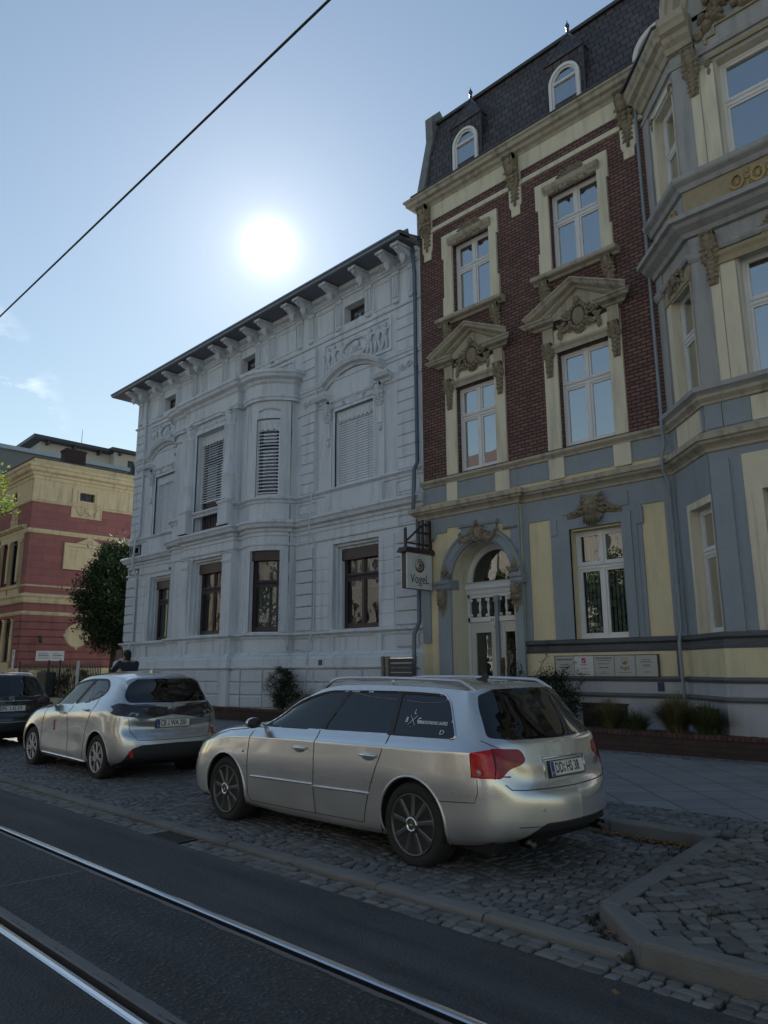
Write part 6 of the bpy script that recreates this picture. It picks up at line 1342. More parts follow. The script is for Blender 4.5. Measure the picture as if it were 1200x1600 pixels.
    c.region('windscreen', [(6.04, 10.2), (6.04, 7.75), (6.3, 7.55), (8.0, 7.75), (7.93, 8.5), (7.90, 10.2)], 'tr')
    # rear lamp across the corner, split at the hatch line
    lampz = [(4.13, .865), (4.13, .705), (4.60, .69), (4.60, .93), (4.40, .925), (4.27, .90)]
    c.region('rear_window', roundp([(-.2, 1.350), (.40, 1.338), (.575, 1.292, .03), (.625, 1.20, .05), (.705, .985, .03), (.55, .965, .1), (-.2, .955)], .02), 'yz', st=(12.85, 16.2), rw=(5.9, 10.2))
    c.region('rear_lamp', roundp([(4.125, .880, .01), (4.150, .705, .015), (4.45, .70, .02), (4.45, .925, .03), (4.27, .91, .05)], .01), st=(12.2, 14.0), rw=(3.2, 6.3)); c.region('rear_lamp@inner', roundp([(.90, .70), (.72, .70, .02), (.64, .765, .05), (.53, .79, .03), (.475, .82, .03), (.51, .90, .04), (.90, .925)], .01), 'yz', st=(14.0, 16.2), rw=(3.2, 6.3))
    c.region('lower_valance', roundp([(-.1, .375), (.40, .372), (.60, .27, .1), (.62, .10), (-.1, .10)], .02), 'yz', st=(13.6, 17.1), rw=(0, 4))
    # wheel openings
    for i, (xc, st) in enumerate(((.91, (3, 7)), (3.553, (9.5, 13.6)))):
        c.region('hole', [(xc+.350*cos(2*pi*k/48), .315+.350*sin(2*pi*k/48)) for k in range(48)], st=st, rw=(0, 6))
        c.region('hole', [(xc-.335, .0), (xc+.335, .0), (xc+.345, .30), (xc-.345, .30)], st=st, rw=(0, 6))
    m = dict(body=M_silver, window_trim=M_plast, windscreen=M_carglass_l, rear_window=M_carglass, rear_lamp=M_red, lower_valance=M_plast); m['rear_lamp@inner'] = M_redi; m['window@front'] = M_carglass; m['window@rear'] = M_carglass; m['window@quarter'] = M_carglass
    c.build(E, o, m, recess={'window@front': .006, 'window@rear': .006, 'window@quarter': .006, 'window_trim': .001, 'windscreen': .003, 'rear_window': .003, 'rear_lamp': -.002, 'lower_valance': .004}, omit=('hole',))
    # shut lines
    g = MB(); L = lambda pts, **k: c.line(g, pts, o=o, **k)
    L([(1.335, .93), (1.315, .84), (1.31, .70), (1.31, .30), (1.33, .235)]); L([(2.335, .955), (2.345, .86), (2.345, .62), (2.345, .235)]); L([(3.245, .965), (3.245, .90), (3.21, .80), (3.16, .70), (3.10, .56), (3.04, .40), (2.99, .255)]); L([(1.33, .235), (2.0, .232), (2.99, .245)], r=.003)
    L([(3.76, .51), (4.17, .53), (4.195, .60), (4.19, .70)], r=.003); L([(4.17, .965), (4.24, .935), (4.30, .905)], rw=(4, 7), st=(12, 15.5)); 
    c.line(g, [(.70, .66), (.66, .622), (.55, .612), (.3, .608), (0, .606)], plane='yz', o=o, rw=(3, 6), st=(13.8, 17.1))
    L([(.62, .81), (.9, .885), (1.2, .915), (1.38, .935)], rw=(4.5, 7), st=(3.6, 7)); L([(1.48, .80), (1.6, .805)], r=.0)
    for y in (.0,): c.line(g, [(.63, .36), (.4, .35), (0, .35)], plane='yz', o=o, rw=(1, 3), st=(14.5, 17.1), r=.003)
    g.build('panel_gaps', M_gap, E)
    # rub strips, chrome round the glass
    t = MB()
    for (a, b) in ((1.38, 2.335), (2.355, 3.08)): c.line(t, [(a, .475), (b, .490)], r=.011, o=o, off=.005)
    t.build('rub_strip', M_silver, E); t = MB(); c.line(t, dlo[2:-1] if False else [p for p in dlo], r=.008, o=o, rw=(5.8, 8.5), step=.05, off=.003, st=(5, 14)); t.build('window_chrome', M_chrome, E)
    # handles
    for x in (2.14, 3.07):
        for sd in (-1, 1):
            p = Vector(o)+c.surf(x, .785, side=sd, rw=(3, 6)); h = MB(); n = Vector((0, sd, .15)); cup = Fr(p); h.blob(cup, 0, .0, -.006, .085, .008, .032, nu=16, nv=8); hh = h.build('door_handle', M_gap if False else M_silver, E)
            h = MB(); h.tube([p+Vector((-.10, sd*.004, .006)), p+Vector((-.085, sd*.022, .006)), p+Vector((0, sd*.032, .007)), p+Vector((.085, sd*.022, .008)), p+Vector((.10, sd*.004, .008))], [.010, .013, .015, .013, .010], 8); h.build('grip', M_silver, hh)
    # mirrors
    for sd in (-1, 1):
        p = Vector(o)+Vector((1.46, sd*.93, .985)); f = Fr(p); h = MB(); h.blob(f, 0, 0, 0, .05, .088, .055, nu=14, nv=10); h.tube([p+Vector((.0, -sd*.05, -.02)), p+Vector((.02, -sd*.14, -.04))], .02, 8); M = h.build('door_mirror', M_silver, E); h = MB(); h.blob(f, .014, 0, 0, .042, .082, .050, nu=14, nv=10); h.build('mirror_housing', M_plast, M)
    h = MB()
    for sd in (-1, 1): h.add([Vector(o)+c.surf(a, b, side=sd, off=.002, rw=(5.8, 8)) for a, b in ((1.42, .955), (1.53, .965), (1.53, 1.02))], [(0, 1, 2)])
    h.build('mirror_triangle', M_plast, E)
    # roof rails
    for sd in (-1, 1):
        r_ = MB(); P = []; n = 24
        for k in range(n+1):
            t_ = k/n; x = 2.12+1.86*t_; base = c.surf(min(x, 3.94), .545, plane='xy', side=sd, rw=(7.4, 9.4)); lift = .052*min(1, sin(pi*t_)*4.2)**.8+.004; P.append(Vector(o)+Vector((x, base.y, base.z+lift-(.02*max(0, t_-.93)/.07))))
        r_.tube(P, [.012+.004*min(1, sin(pi*k/n)*6) for k in range(n+1)], 10)
        for t_ in (.52,): k = int(n*t_); r_.tube([P[k]+Vector((-.0, 0, -.06)), P[k]], .013, 8)
        r_.build('roof_rail', M_chrome if False else mat('satin_aluminium', (.52, .54, .57), .3, metal=.9), E)
    # antenna fin, wiper-less spoiler, brake light
    a = MB(); q = Vector(o)+Vector((3.62, 0, 1.40)); f = Fr(q); a.poly(f, [(-.10, .0), (.04, .0), (.07, .03), (.045, .065), (.03, .055), (0, .03)], -.012, .012); a.build('roof_antenna', M_plast, E)
    # lamp details
    d = MB()
    for sd in (-1, 1):
        for (x, z, ru, rv) in ((4.20, .74, .028, .022),): p = Vector(o)+c.surf(x, z, side=sd, off=.003, st=(12, 15.8), rw=(3, 6)); d.blob(Fr(p), 0, 0, 0, ru, .004, rv, nu=10, nv=6)
    d.build('reversing_lamp', M_clear, E)
    lm = MB(); c.line(lm, [(4.155, .722), (4.25, .718), (4.36, .712)], r=.006, o=o, off=.002, rw=(3, 6), st=(12, 15.8)); lm.build('fog_lamp', mat('bright_red_reflector', (.5, .02, .015), .2, coat=.5), E)
    lm = MB()
    for sd in (-1, 1):
        P = [Vector(o)+c.surf(x, z, side=sd, off=.002, rw=(3.4, 6.4), st=(12, 15.8)) for x, z in [(4.125, .875), (4.150, .705)]]; lm.tube(P, .004, 5)
        P = [Vector(o)+c.surf(x, z, side=sd, off=.003, rw=(3.4, 6.4), st=(12, 15.8)) for x, z in [(4.255, .905), (4.285, .84), (4.30, .77), (4.305, .70)]]; lm.tube(P, .004, 5)
    lm.build('lamp_seal', M_gap, E)
    # plate recess and plate
    up = Vector((-.20, 0, .98)); pc = Vector(o)+c.surf(0, .735, plane='yz', off=.012, rw=(3.5, 6), st=(15, 17.1)); license_plate(E, pc, (0, 1, 0), up, ('DD', 'HS 38'), w=.47, gap=(0.02, .40, .325), tw=.70)
    rc = MB(); 
    for yy in (-.29, .29): rc.tube([pc+Vector((-.015, yy, -.085)), pc+Vector((-.03, yy, .08))], .006, 6)
    rc.tube([pc+Vector((-.03, -.29, .082)), pc+Vector((-.03, .29, .082))], .010, 6); rc.build('plate_frame', M_silver, E)
    b = MB(); q = Vector(o)+c.surf(.30, .60, plane='yz', off=.0, rw=(2, 5), st=(14, 17.1)); b.lathe(Vector(o)+c.surf(.42, .47, plane='yz', off=.001, side=-1, rw=(1, 4), st=(14, 17)), [(.012, -.004), (.012, .002), (.009, .003)], 12, axis='X'); b.build('parking_sensor', M_silver, E)
    ex = MB()
    for yy in (-.50, .50):
        cc = Vector(o)+Vector((4.34, yy, .235)); ex.lathe(cc, [(.038, 0), (.040, .10), (.034, .102), (.032, .01)], 18, axis='X')
    ex.build('exhaust_pipe', mat('exhaust_steel', (.06, .055, .05), .4, metal=1, var=.2), E)
    # window stickers on the rear quarter glass
    f = [Vector(o)+c.surf(x, z, side=-1, off=-.003, rw=(6, 8)) for x, z in ((3.40, 1.06), (3.80, 1.06), (3.40, 1.16))]; xd = (f[1]-f[0]).normalized(); yd = (f[2]-f[0]); yd = (yd-xd*yd.dot(xd)).normalized(); nn = xd.cross(yd)
    S = lambda body, sz, x, z, sx=1, b=0: text('window_sticker', body, sz, M_sticker, f[0]+xd*(x-3.40)+yd*(z-1.06)+nn*.0035, xd+(yd*.0), yd, E, depth=.0003, sx=sx, bold=b)
    S('TURBOSCHEUNE LAUSKE', .040, 3.665, 1.075, .72, .001); S('B', .065, 3.378, 1.09, .8, .0015); S('G', .065, 3.515, 1.09, .8, .0015); S('L', .06, 3.447, 1.165, .8, .0015); S('D', .055, 3.80, .998, 1.3)
    x_ = MB(); 
    for a_, b_ in (((3.405, 1.045), (3.485, 1.135)), ((3.485, 1.045), (3.405, 1.135)), ((3.44, 1.03), (3.45, 1.03))):
        x_.tube([f[0]+xd*(u-3.40)+yd*(v-1.06)+nn*.004 for u, v in (a_, b_)], .003, 4)
    x_.build('sticker_cross', M_sticker, E)
    # headlamp, lower lip, door lock dot, side repeater, wipers
    hl = MB(); 
    for sd in (-1, 1):
        P = [c.surf(x, z, side=sd, off=.002, rw=(3, 6.5), st=(1.5, 5)) for x, z in ((.22, .60), (.50, .66), (.58, .76), (.24, .70))]; hl.add([Vector(o)+p for p in P], [(0, 1, 2, 3)])
    hl.build('headlamp', M_clear, E); rp = MB(); p = Vector(o)+c.surf(1.23, .70, side=-1, off=.002, rw=(3, 6)); rp.blob(Fr(p), 0, 0, 0, .022, .006, .012); rp.build('side_repeater', M_clear, E)
    # underbody and interior
    u = MB(); u.box(Fr((o[0], o[1], o[2])), .3, 4.25, -.74, .74, .17, .26); u.box(Fr((o[0], o[1], o[2])), .45, 4.2, -.55, .55, .26, .60); u.build('underbody', M_under, E)
    i = MB(); i.box(Fr(o), 1.35, 4.2, -.72, .72, .60, .62); i.box(Fr(o), 1.35, 1.75, -.70, .70, .70, .93); i.box(Fr(o), 3.35, 3.45, -.62, .62, .62, 1.02); i.build('cabin', M_seat, E); seats(E, o, (2.1, 3.0), z=.32)
    arch_fill(E, o, (.91, 3.553), .315, .352, .87)
    al = MB()
    for xc in (.91, 3.553):
        for sd in (-1, 1):
            P = []
            for k in range(31):
                a = -.12*pi+1.24*pi*k/30; x, z = xc+.352*cos(a), .315+.352*sin(a); P.append(Vector(o)+c.surf(x, max(z, .2), side=sd, off=-.001, rw=(0, 6)))
            al.tube(P, .011, 8)
    al.build('arch_lip', M_silver, E)
    for xc in (.91, 3.553):
        for sd in (-1, 1): wheel(E, (o[0]+xc, o[1]+sd*.862, .322), .322, .235, sd, 'nine', M_rimd)
estate()

# --- grey-silver hatchback behind it
def hatchback():
    o = (-14.02, 5.765, 0.02); H = thing('hatchback_car', 'small grey-silver hatchback with black light band across its tail', 'car', o)
    N = [
     [(.05, 0, .18), (.02, 0, .24), (.0, 0, .34), (.0, 0, .46), (.02, 0, .58), (.06, 0, .70), (.09, 0, .72), (.10, 0, .73), (.11, 0, .735), (.12, 0, .74), (.13, 0, .745)],
     [(.08, .35, .18), (.05, .36, .24), (.03, .38, .34), (.03, .38, .46), (.05, .37, .58), (.09, .36, .70), (.14, .31, .74), (.17, .25, .76), (.19, .18, .77), (.20, .09, .775), (.21, 0, .78)],
     [(.17, .60, .18), (.13, .64, .24), (.11, .66, .34), (.11, .67, .46), (.14, .66, .58), (.20, .63, .71), (.27, .56, .79), (.31, .46, .82), (.33, .34, .835), (.35, .17, .84), (.36, 0, .845)],
     [(.30, .74, .18), (.27, .78, .23), (.26, .80, .33), (.27, .81, .46), (.30, .80, .60), (.38, .76, .75), (.46, .70, .84), (.50, .59, .88), (.52, .45, .90), (.54, .23, .91), (.55, 0, .915)],
     [(.50, .80, .18), (.48, .84, .22), (.48, .86, .33), (.48, .865, .48), (.50, .85, .63), (.58, .81, .78), (.66, .75, .88), (.70, .63, .92), (.72, .50, .935), (.73, .27, .945), (.74, 0, .95)],
     [(.80, .80, .17), (.80, .85, .22), (.80, .868, .34), (.80, .872, .50), (.80, .862, .66), (.84, .83, .80), (.89, .78, .895), (.91, .67, .94), (.92, .53, .96), (.93, .29, .975), (.94, 0, .98)],
     [(1.18, .76, .16), (1.18, .82, .21), (1.18, .848, .32), (1.18, .850, .48), (1.18, .846, .66), (1.20, .828, .82), (1.24, .775, .92), (1.28, .69, .97), (1.26, .57, .99), (1.20, .31, 1.0), (1.17, 0, 1.005)],
     [(1.60, .76, .16), (1.60, .81, .20), (1.60, .835, .30), (1.60, .830, .46), (1.60, .838, .66), (1.60, .834, .84), (1.60, .775, .945), (1.70, .645, 1.19), (1.66, .59, 1.22), (1.58, .31, 1.25), (1.55, 0, 1.26)],
     [(2.00, .76, .16), (2.00, .81, .20), (2.00, .832, .30), (2.00, .826, .46), (2.00, .840, .66), (2.00, .838, .85), (2.00, .778, .960), (2.06, .600, 1.335), (2.03, .55, 1.385), (1.98, .31, 1.43), (1.95, 0, 1.44)],
     [(2.40, .76, .16), (2.40, .81, .20), (2.40, .834, .30), (2.40, .830, .46), (2.40, .846, .66), (2.40, .848, .86), (2.40, .782, .985), (2.42, .585, 1.375), (2.42, .53, 1.43), (2.42, .30, 1.475), (2.42, 0, 1.485)],
     [(2.78, .77, .17), (2.78, .83, .21), (2.78, .855, .32), (2.78, .860, .48), (2.78, .866, .68), (2.78, .862, .88), (2.78, .785, 1.025), (2.80, .580, 1.385), (2.80, .525, 1.435), (2.80, .30, 1.48), (2.80, 0, 1.49)],
     [(3.20, .79, .18), (3.20, .85, .23), (3.20, .870, .35), (3.20, .880, .52), (3.20, .880, .70), (3.20, .866, .90), (3.20, .77, 1.06), (3.14, .60, 1.34), (3.16, .535, 1.42), (3.20, .30, 1.462), (3.20, 0, 1.472)],
     [(3.48, .79, .20), (3.48, .845, .25), (3.485, .865, .36), (3.49, .872, .54), (3.48, .868, .70), (3.46, .84, .90), (3.43, .745, 1.07), (3.36, .62, 1.30), (3.38, .54, 1.385), (3.43, .30, 1.425), (3.45, 0, 1.435)],
     [(3.70, .70, .22), (3.72, .76, .27), (3.73, .79, .38), (3.72, .80, .55), (3.68, .80, .70), (3.65, .785, .88), (3.58, .70, 1.06), (3.50, .62, 1.24), (3.51, .545, 1.35), (3.56, .30, 1.395), (3.58, 0, 1.405)],
     [(3.80, .56, .23), (3.84, .61, .28), (3.855, .63, .38), (3.84, .645, .55), (3.77, .66, .69), (3.74, .70, .86), (3.655, .665, 1.03), (3.60, .60, 1.12), (3.605, .53, 1.15), (3.63, .30, 1.17), (3.64, 0, 1.18)],
     [(3.86, .38, .24), (3.90, .41, .29), (3.915, .42, .38), (3.89, .44, .55), (3.80, .46, .68), (3.79, .56, .84), (3.715, .58, 1.00), (3.69, .50, 1.02), (3.695, .40, 1.03), (3.705, .20, 1.04), (3.71, 0, 1.045)],
     [(3.88, .20, .24), (3.925, .21, .29), (3.935, .21, .38), (3.905, .22, .55), (3.815, .23, .67), (3.82, .28, .82), (3.755, .28, .97), (3.74, .24, .985), (3.735, .18, .99), (3.73, .09, .995), (3.73, 0, 1.0)],
     [(3.885, 0, .24), (3.93, 0, .29), (3.94, 0, .38), (3.91, 0, .55), (3.82, 0, .67), (3.83, 0, .82), (3.765, 0, .95), (3.755, 0, .96), (3.75, 0, .965), (3.745, 0, .97), (3.74, 0, .975)]]
    c = Car(N, ns=12, nr=8, smooth=4); c.mirror_join = ('body', 'windscreen', 'rear_window', 'tail_band', 'lower_bumper')
    dlo = roundp([(1.20, .955, .01), (1.36, 1.10, .15), (1.85, 1.32, .25), (2.35, 1.385, .3), (2.95, 1.378, .15), (3.14, 1.24, .08), (3.08, 1.13, .10), (2.70, 1.03, .1)], .02)
    fr = roundp([(1.27, .975, .01), (1.40, 1.10, .1), (1.86, 1.295, .2), (2.30, 1.352, .2), (2.42, 1.355, .01), (2.13, .995, .01)], .02); rr = roundp([(2.22, .998, .02), (2.52, 1.357, .02), (2.90, 1.352, .1), (3.08, 1.235, .05), (3.03, 1.15, .06), (2.68, 1.055, .08)], .02)
    c.region('window_trim', dlo, rw=(5.6, 8.6), st=(5, 13)); c.region('window@front', fr, rw=(5.6, 8.6), st=(5, 13)); c.region('window@rear', rr, rw=(5.6, 8.6), st=(5, 13))
    c.region('windscreen', [(6.04, 10.2), (6.04, 7.75), (6.3, 7.55), (8.0, 7.75), (7.93, 8.5), (7.90, 10.2)], 'tr')
    c.region('rear_window', roundp([(-.2, 1.385), (.45, 1.375), (.575, 1.30, .04), (.655, 1.12, .05), (.62, 1.045, .03), (-.2, 1.035)], .02), 'yz', st=(12.7, 16.3), rw=(5.9, 10.2)); c.region('tail_band', roundp([(-.1, 1.02), (.60, 1.02), (.72, 1.045, .02), (.86, .955, .02), (.80, .88, .02), (.56, .845, .03), (.50, .80, .03), (-.1, .89)], .01), 'yz', st=(12.4, 17.1), rw=(4, 7.4))
    c.region('lower_bumper', roundp([(-.1, .485), (.50, .475), (.64, .43, .05), (.76, .20, .02), (.7, .1), (-.1, .1)], .01), 'yz', st=(12.4, 17.1), rw=(0, 4))
    for xc, st in ((.80, (2.5, 7)), (3.225, (9.5, 13.8))):
        c.region('hole', [(xc+.345*cos(2*pi*k/48), .31+.345*sin(2*pi*k/48)) for k in range(48)], st=st, rw=(0, 6)); c.region('hole', [(xc-.33, .0), (xc+.33, .0), (xc+.34, .29), (xc-.34, .29)], st=st, rw=(0, 6))
    m = dict(body=M_silver2, window_trim=M_plast, windscreen=M_carglass_l, rear_window=M_carglass, tail_band=M_lampblk, lower_bumper=M_plast); m['window@front'] = M_carglass; m['window@rear'] = M_carglass
    c.build(H, o, m, recess={'window@front': .006, 'window@rear': .006, 'window_trim': .001, 'rear_window': .002, 'tail_band': -.004, 'lower_bumper': .003}, omit=('hole',))
    g = MB(); L = lambda pts, **k: c.line(g, pts, o=o, **k)
    L([(1.22, .94), (1.17, .84), (1.15, .66), (1.15, .35), (1.20, .21)]); L([(2.16, .985), (2.10, .85), (2.13, .6), (2.13, .21)]); L([(2.98, 1.10), (3.0, 1.0), (2.93, .80), (2.82, .62), (2.78, .45), (2.72, .22)]); L([(1.2, .21), (2.72, .20)], r=.003)
    c.line(g, [(.66, .84), (.64, .66), (.56, .545), (.4, .535), (0, .53)], plane='yz', o=o, rw=(2.5, 6), st=(12.8, 17.1)); L([(.62, .82), (.9, .91), (1.2, .945)], rw=(4.5, 7), st=(3.4, 7)); g.build('panel_gaps', M_gap, H)
    s = MB(); c.line(s, [(1.16, .235), (2.0, .215), (2.80, .20)], r=.016, o=o, off=.004, rw=(0, 3)); s.build('sill_trim', M_chrome, H)
    for x, z in ((1.93, .86), (2.80, .93)):
        for sd in (-1, 1):
            p = Vector(o)+c.surf(x, z, side=sd, rw=(3, 6)); h = MB(); h.tube([p+Vector((-.09, sd*.004, 0)), p+Vector((-.07, sd*.022, 0)), p+Vector((.07, sd*.022, .005)), p+Vector((.09, sd*.004, .006))], [.010, .014, .014, .010], 8); h.build('door_handle', M_silver2, H)
    for sd in (-1, 1):
        p = Vector(o)+Vector((1.28, sd*.90, 1.03)); f = Fr(p); h = MB(); h.blob(f, 0, 0, 0, .06, .10, .07, nu=12, nv=8); h.tube([p+Vector((0, -sd*.05, -.03)), p+Vector((.03, -sd*.13, -.05))], .02, 8); h.build('door_mirror', M_plast, H)
    # tail lamps inside the band
    t = MB()
    for sd in (-1, 1):
        t.add([Vector(o)+c.surf(a, b, plane='yz', side=sd, off=.006, rw=(4, 7), st=(12.6, 16)) for a, b in ((.56, .97), (.68, .985), (.75, .95), (.70, .90), (.58, .885))], [(0, 1, 2, 3, 4)])
    t.build('tail_lamp', M_redd, H); t = MB(); 
    for sd in (-1, 1): t.add([Vector(o)+c.surf(a, b, plane='yz', side=sd, off=.007, rw=(4, 7), st=(12.6, 16)) for a, b in ((.52, .90), (.62, .915), (.66, .88), (.54, .865))], [(0, 1, 2, 3)])
    t.build('reversing_lamp', M_clear, H)
    for sd in (-1, 1): t = MB(); t.add([Vector(o)+c.surf(a, b, plane='yz', side=sd, off=.010, rw=(0, 4), st=(12.6, 16)) for a, b in ((.60, .31), (.63, .31), (.67, .40), (.63, .41))], [(0, 1, 2, 3)]); t.build('rear_reflector', mat('bright_red_reflector', (.5, .02, .015), .2), H)
    b = MB(); q = Vector(o)+c.surf(0, .945, plane='yz', off=.008, rw=(5, 9.9), st=(15, 17.1)); nb = Vector((.95, 0, .3)).normalized()
    for (ry, rz, cz) in ((.062, .042, 0), (.024, .040, 0), (.045, .017, .014)):
        b.tube([q+Vector((0, ry*cos(a), cz+rz*sin(a))) for a in [2*pi*k/20 for k in range(21)]], .005, 5)
    b.build('badge', M_chrome, H)
    pc = Vector(o)+c.surf(0, .755, plane='yz', off=.014, rw=(3, 6), st=(15, 17.1)); license_plate(H, pc, (0, 1, 0), (-.05, 0, 1), ('CB', 'WA 200'), w=.52, gap=(.01, .36, .285), tw=.66)
    w = MB(); w.tube([Vector(o)+Vector((3.72, .05, 1.04)), Vector(o)+Vector((3.70, -.10, 1.07)), Vector(o)+Vector((3.66, -.34, 1.06))], .010, 6); w.build('rear_wiper', M_plast, H)
    fn = MB(); fn.poly(Fr(Vector(o)+Vector((3.10, 0, 1.472))), [(-.09, 0), (.05, 0), (.06, .05), (.03, .055), (0, .03)], -.015, .015); fn.build('roof_antenna', M_silver2, H)
    for pl, (u, v), (wd, ht), st in (('xz', (1.62, .665), (.075, .16), (5, 11)), ('xz', (3.52, .64), (.075, .09), (11, 15))):
        st_ = MB(); P = [Vector(o)+c.surf(u+a*wd/2, v+b_*ht/2, plane=pl, side=-1, off=.002, rw=(2, 5.5), st=st) for a, b_ in ((-1, -1), (1, -1), (1, 1), (-1, 1))]; st_.add(P, [(0, 1, 2, 3)])
        if u < 3: st_.build('red_sticker', M_redst, H)
    st_ = MB(); st_.add([Vector(o)+c.surf(a, b_, plane='yz', side=1, off=.003, rw=(2, 5.5), st=(12, 16)) for a, b_ in ((.64, .56), (.71, .56), (.71, .65), (.64, .65))], [(0, 1, 2, 3)]); st_.build('red_sticker', M_redst, H)
    text('badge_text', 'HYBRID', .032, M_chrome, Vector(o)+c.surf(.42, .955, plane='yz', side=-1, off=.008, rw=(4.5, 9), st=(13, 17)), (0, 1, 0), (-.3, 0, .95), H, depth=.001, sx=.9)
    sp = MB(); P = []
    u = MB(); u.box(Fr(o), .3, 3.65, -.72, .72, .17, .26); u.box(Fr(o), .45, 3.6, -.50, .50, .26, .60); u.build('underbody', M_under, H); i = MB(); i.box(Fr(o), 1.2, 3.6, -.70, .70, .60, .62); i.box(Fr(o), 1.25, 1.6, -.68, .68, .70, .96); i.build('cabin', M_seat, H); seats(H, o, (1.95, 2.75), z=.38)
    arch_fill(H, o, (.80, 3.225), .31, .348, .855); al = MB()
    for xc in (.80, 3.225):
        for sd in (-1, 1):
            P = [Vector(o)+c.surf(xc+.347*cos(a), max(.2, .31+.347*sin(a)), side=sd, off=-.001, rw=(0, 6)) for a in [-.12*pi+1.24*pi*k/30 for k in range(31)]]; al.tube(P, .009, 8)
    al.build('arch_lip', M_silver2, H)
    for xc in (.80, 3.225):
        for sd in (-1, 1): wheel(H, (o[0]+xc, o[1]+sd*.852, .312), .312, .20, sd, 'cap', M_rims)
    return N
hatchback()

# --- black estate at the left edge
def black_estate():
    L_ = 4.70; o = (-16.42-4.42, 5.60, .02); B = thing('black_car', 'black estate car with roof rails, cut off by the left edge of the photo', 'car', o)
    base = [[(.06, 0), (.03, 0), (.01, 0), (0, 0), (.02, 0), (.06, 0), (.10, 0), (.12, 0), (.14, 0), (.15, 0), (.16, 0)]]
    src = ESTATE_NET; N = [[(x*1.024, y*1.025, z*1.03+.01) for x, y, z in st] for st in src]
    c = Car(N, ns=9, nr=7, smooth=3); c.mirror_join = ('body', 'windscreen', 'rear_window', 'lower_valance')
    dlo = roundp([(1.45, .985, .01), (1.66, 1.14, .12), (2.02, 1.29, .2), (2.31, 1.355, .1), (3.28, 1.36, .3), (3.86, 1.34, .12), (4.06, 1.01, .06)], .02); c.region('side_window', dlo, rw=(5.9, 8.4), st=(5, 14)); c.region('windscreen', [(6.04, 10.2), (6.04, 7.75), (6.3, 7.55), (8.0, 7.75), (7.93, 8.5), (7.90, 10.2)], 'tr'); c.region('rear_window', roundp([(-.2, 1.395), (.41, 1.385), (.59, 1.335, .03), (.64, 1.24, .05), (.70, 1.03, .03), (.55, 1.005, .1), (-.2, .995)], .02), 'yz', st=(12.85, 16.2), rw=(5.9, 10.2))
    c.region('rear_lamp', roundp([(.46, .985), (.90, .985), (.90, .86), (.60, .855), (.46, .90)], .02), 'yz', st=(12.2, 17), rw=(3.6, 6.4)); c.region('lower_valance', roundp([(-.1, .375), (.40, .372), (.60, .27, .1), (.62, .10), (-.1, .10)], .02), 'yz', st=(13.6, 17.1), rw=(0, 4))
    for xc, st in ((.93, (3, 7)), (3.64, (9.5, 13.5))):
        c.region('hole', [(xc+.355*cos(2*pi*k/40), .33+.355*sin(2*pi*k/40)) for k in range(40)], st=st, rw=(0, 6)); c.region('hole', [(xc-.34, .0), (xc+.34, .0), (xc+.35, .31), (xc-.35, .31)], st=st, rw=(0, 6))
    c.build(B, o, dict(body=M_blackp, side_window=M_carglass, windscreen=M_carglass_l, rear_window=M_carglass, rear_lamp=M_redd, lower_valance=M_plast), recess={'rear_lamp': -.004}, omit=('hole',))
    g = MB(); 
    for z, y in ((.905, .42),): c.line(g, [(-y, z), (0, z), (y, z)] if False else [(0, z), (y, z)], plane='yz', r=.009, o=o, off=.004, rw=(3.5, 7), st=(14, 17.1))
    c.line(g, [(0, .50), (.45, .50), (.62, .49)], plane='yz', r=.006, o=o, off=.004, rw=(1, 5), st=(13.5, 17.1)); g.build('chrome_strip', M_chrome, B)
    q = Vector(o)+c.surf(0, .955, plane='yz', off=.008, rw=(4, 9.9), st=(15, 17.1)); b = MB(); b.tube([q+Vector((0, .045*cos(a), .045*sin(a))) for a in [2*pi*k/20 for k in range(21)]], .005, 5)
    for k in range(3): a = pi/2+2*pi*k/3; b.tube([q, q+Vector((0, .044*cos(a), .044*sin(a)))], [.007, .002], 5)
    b.build('badge', M_chrome, B)
    pc = Vector(o)+c.surf(0, .76, plane='yz', off=.012, rw=(3, 6), st=(15, 17.1)); license_plate(B, pc, (0, 1, 0), (-.12, 0, 1), ('SPN', 'AS 319'), w=.52, gap=(.0, .47, .39), tw=.60)
    for sd in (-1, 1):
        r_ = MB(); r_.tube([Vector(o)+Vector((2.2+1.8*k/14, sd*.56, c.surf(min(2.2+1.8*k/14, 3.95), .56, plane='xy', side=sd, rw=(7.4, 9.4)).z+.045*min(1, sin(pi*k/14)*4))) for k in range(15)], .014, 8); r_.build('roof_rail', M_chrome, B)
        p = Vector(o)+Vector((1.50, sd*.96, 1.03)); h = MB(); h.blob(Fr(p), 0, 0, 0, .06, .11, .07, nu=12, nv=8); h.tube([p+Vector((0, -sd*.05, -.03)), p+Vector((.03, -sd*.14, -.05))], .02, 8); h.build('door_mirror', M_blackp, B)
        for xc in (.93, 3.64): wheel(B, (o[0]+xc, o[1]+sd*.885, .33), .33, .23, sd, 'five', M_rims)
    u = MB(); u.box(Fr(o), .3, 4.35, -.74, .74, .17, .26); u.box(Fr(o), .45, 4.3, -.55, .55, .26, .60); u.build('underbody', M_under, B); i = MB(); i.box(Fr(o), 1.35, 4.25, -.72, .72, .60, .62); i.build('cabin', M_seat, B); seats(B, o, (2.1, 3.0), z=.34)
    arch_fill(B, o, (.93, 3.64), .33, .357, .88)
black_estate()

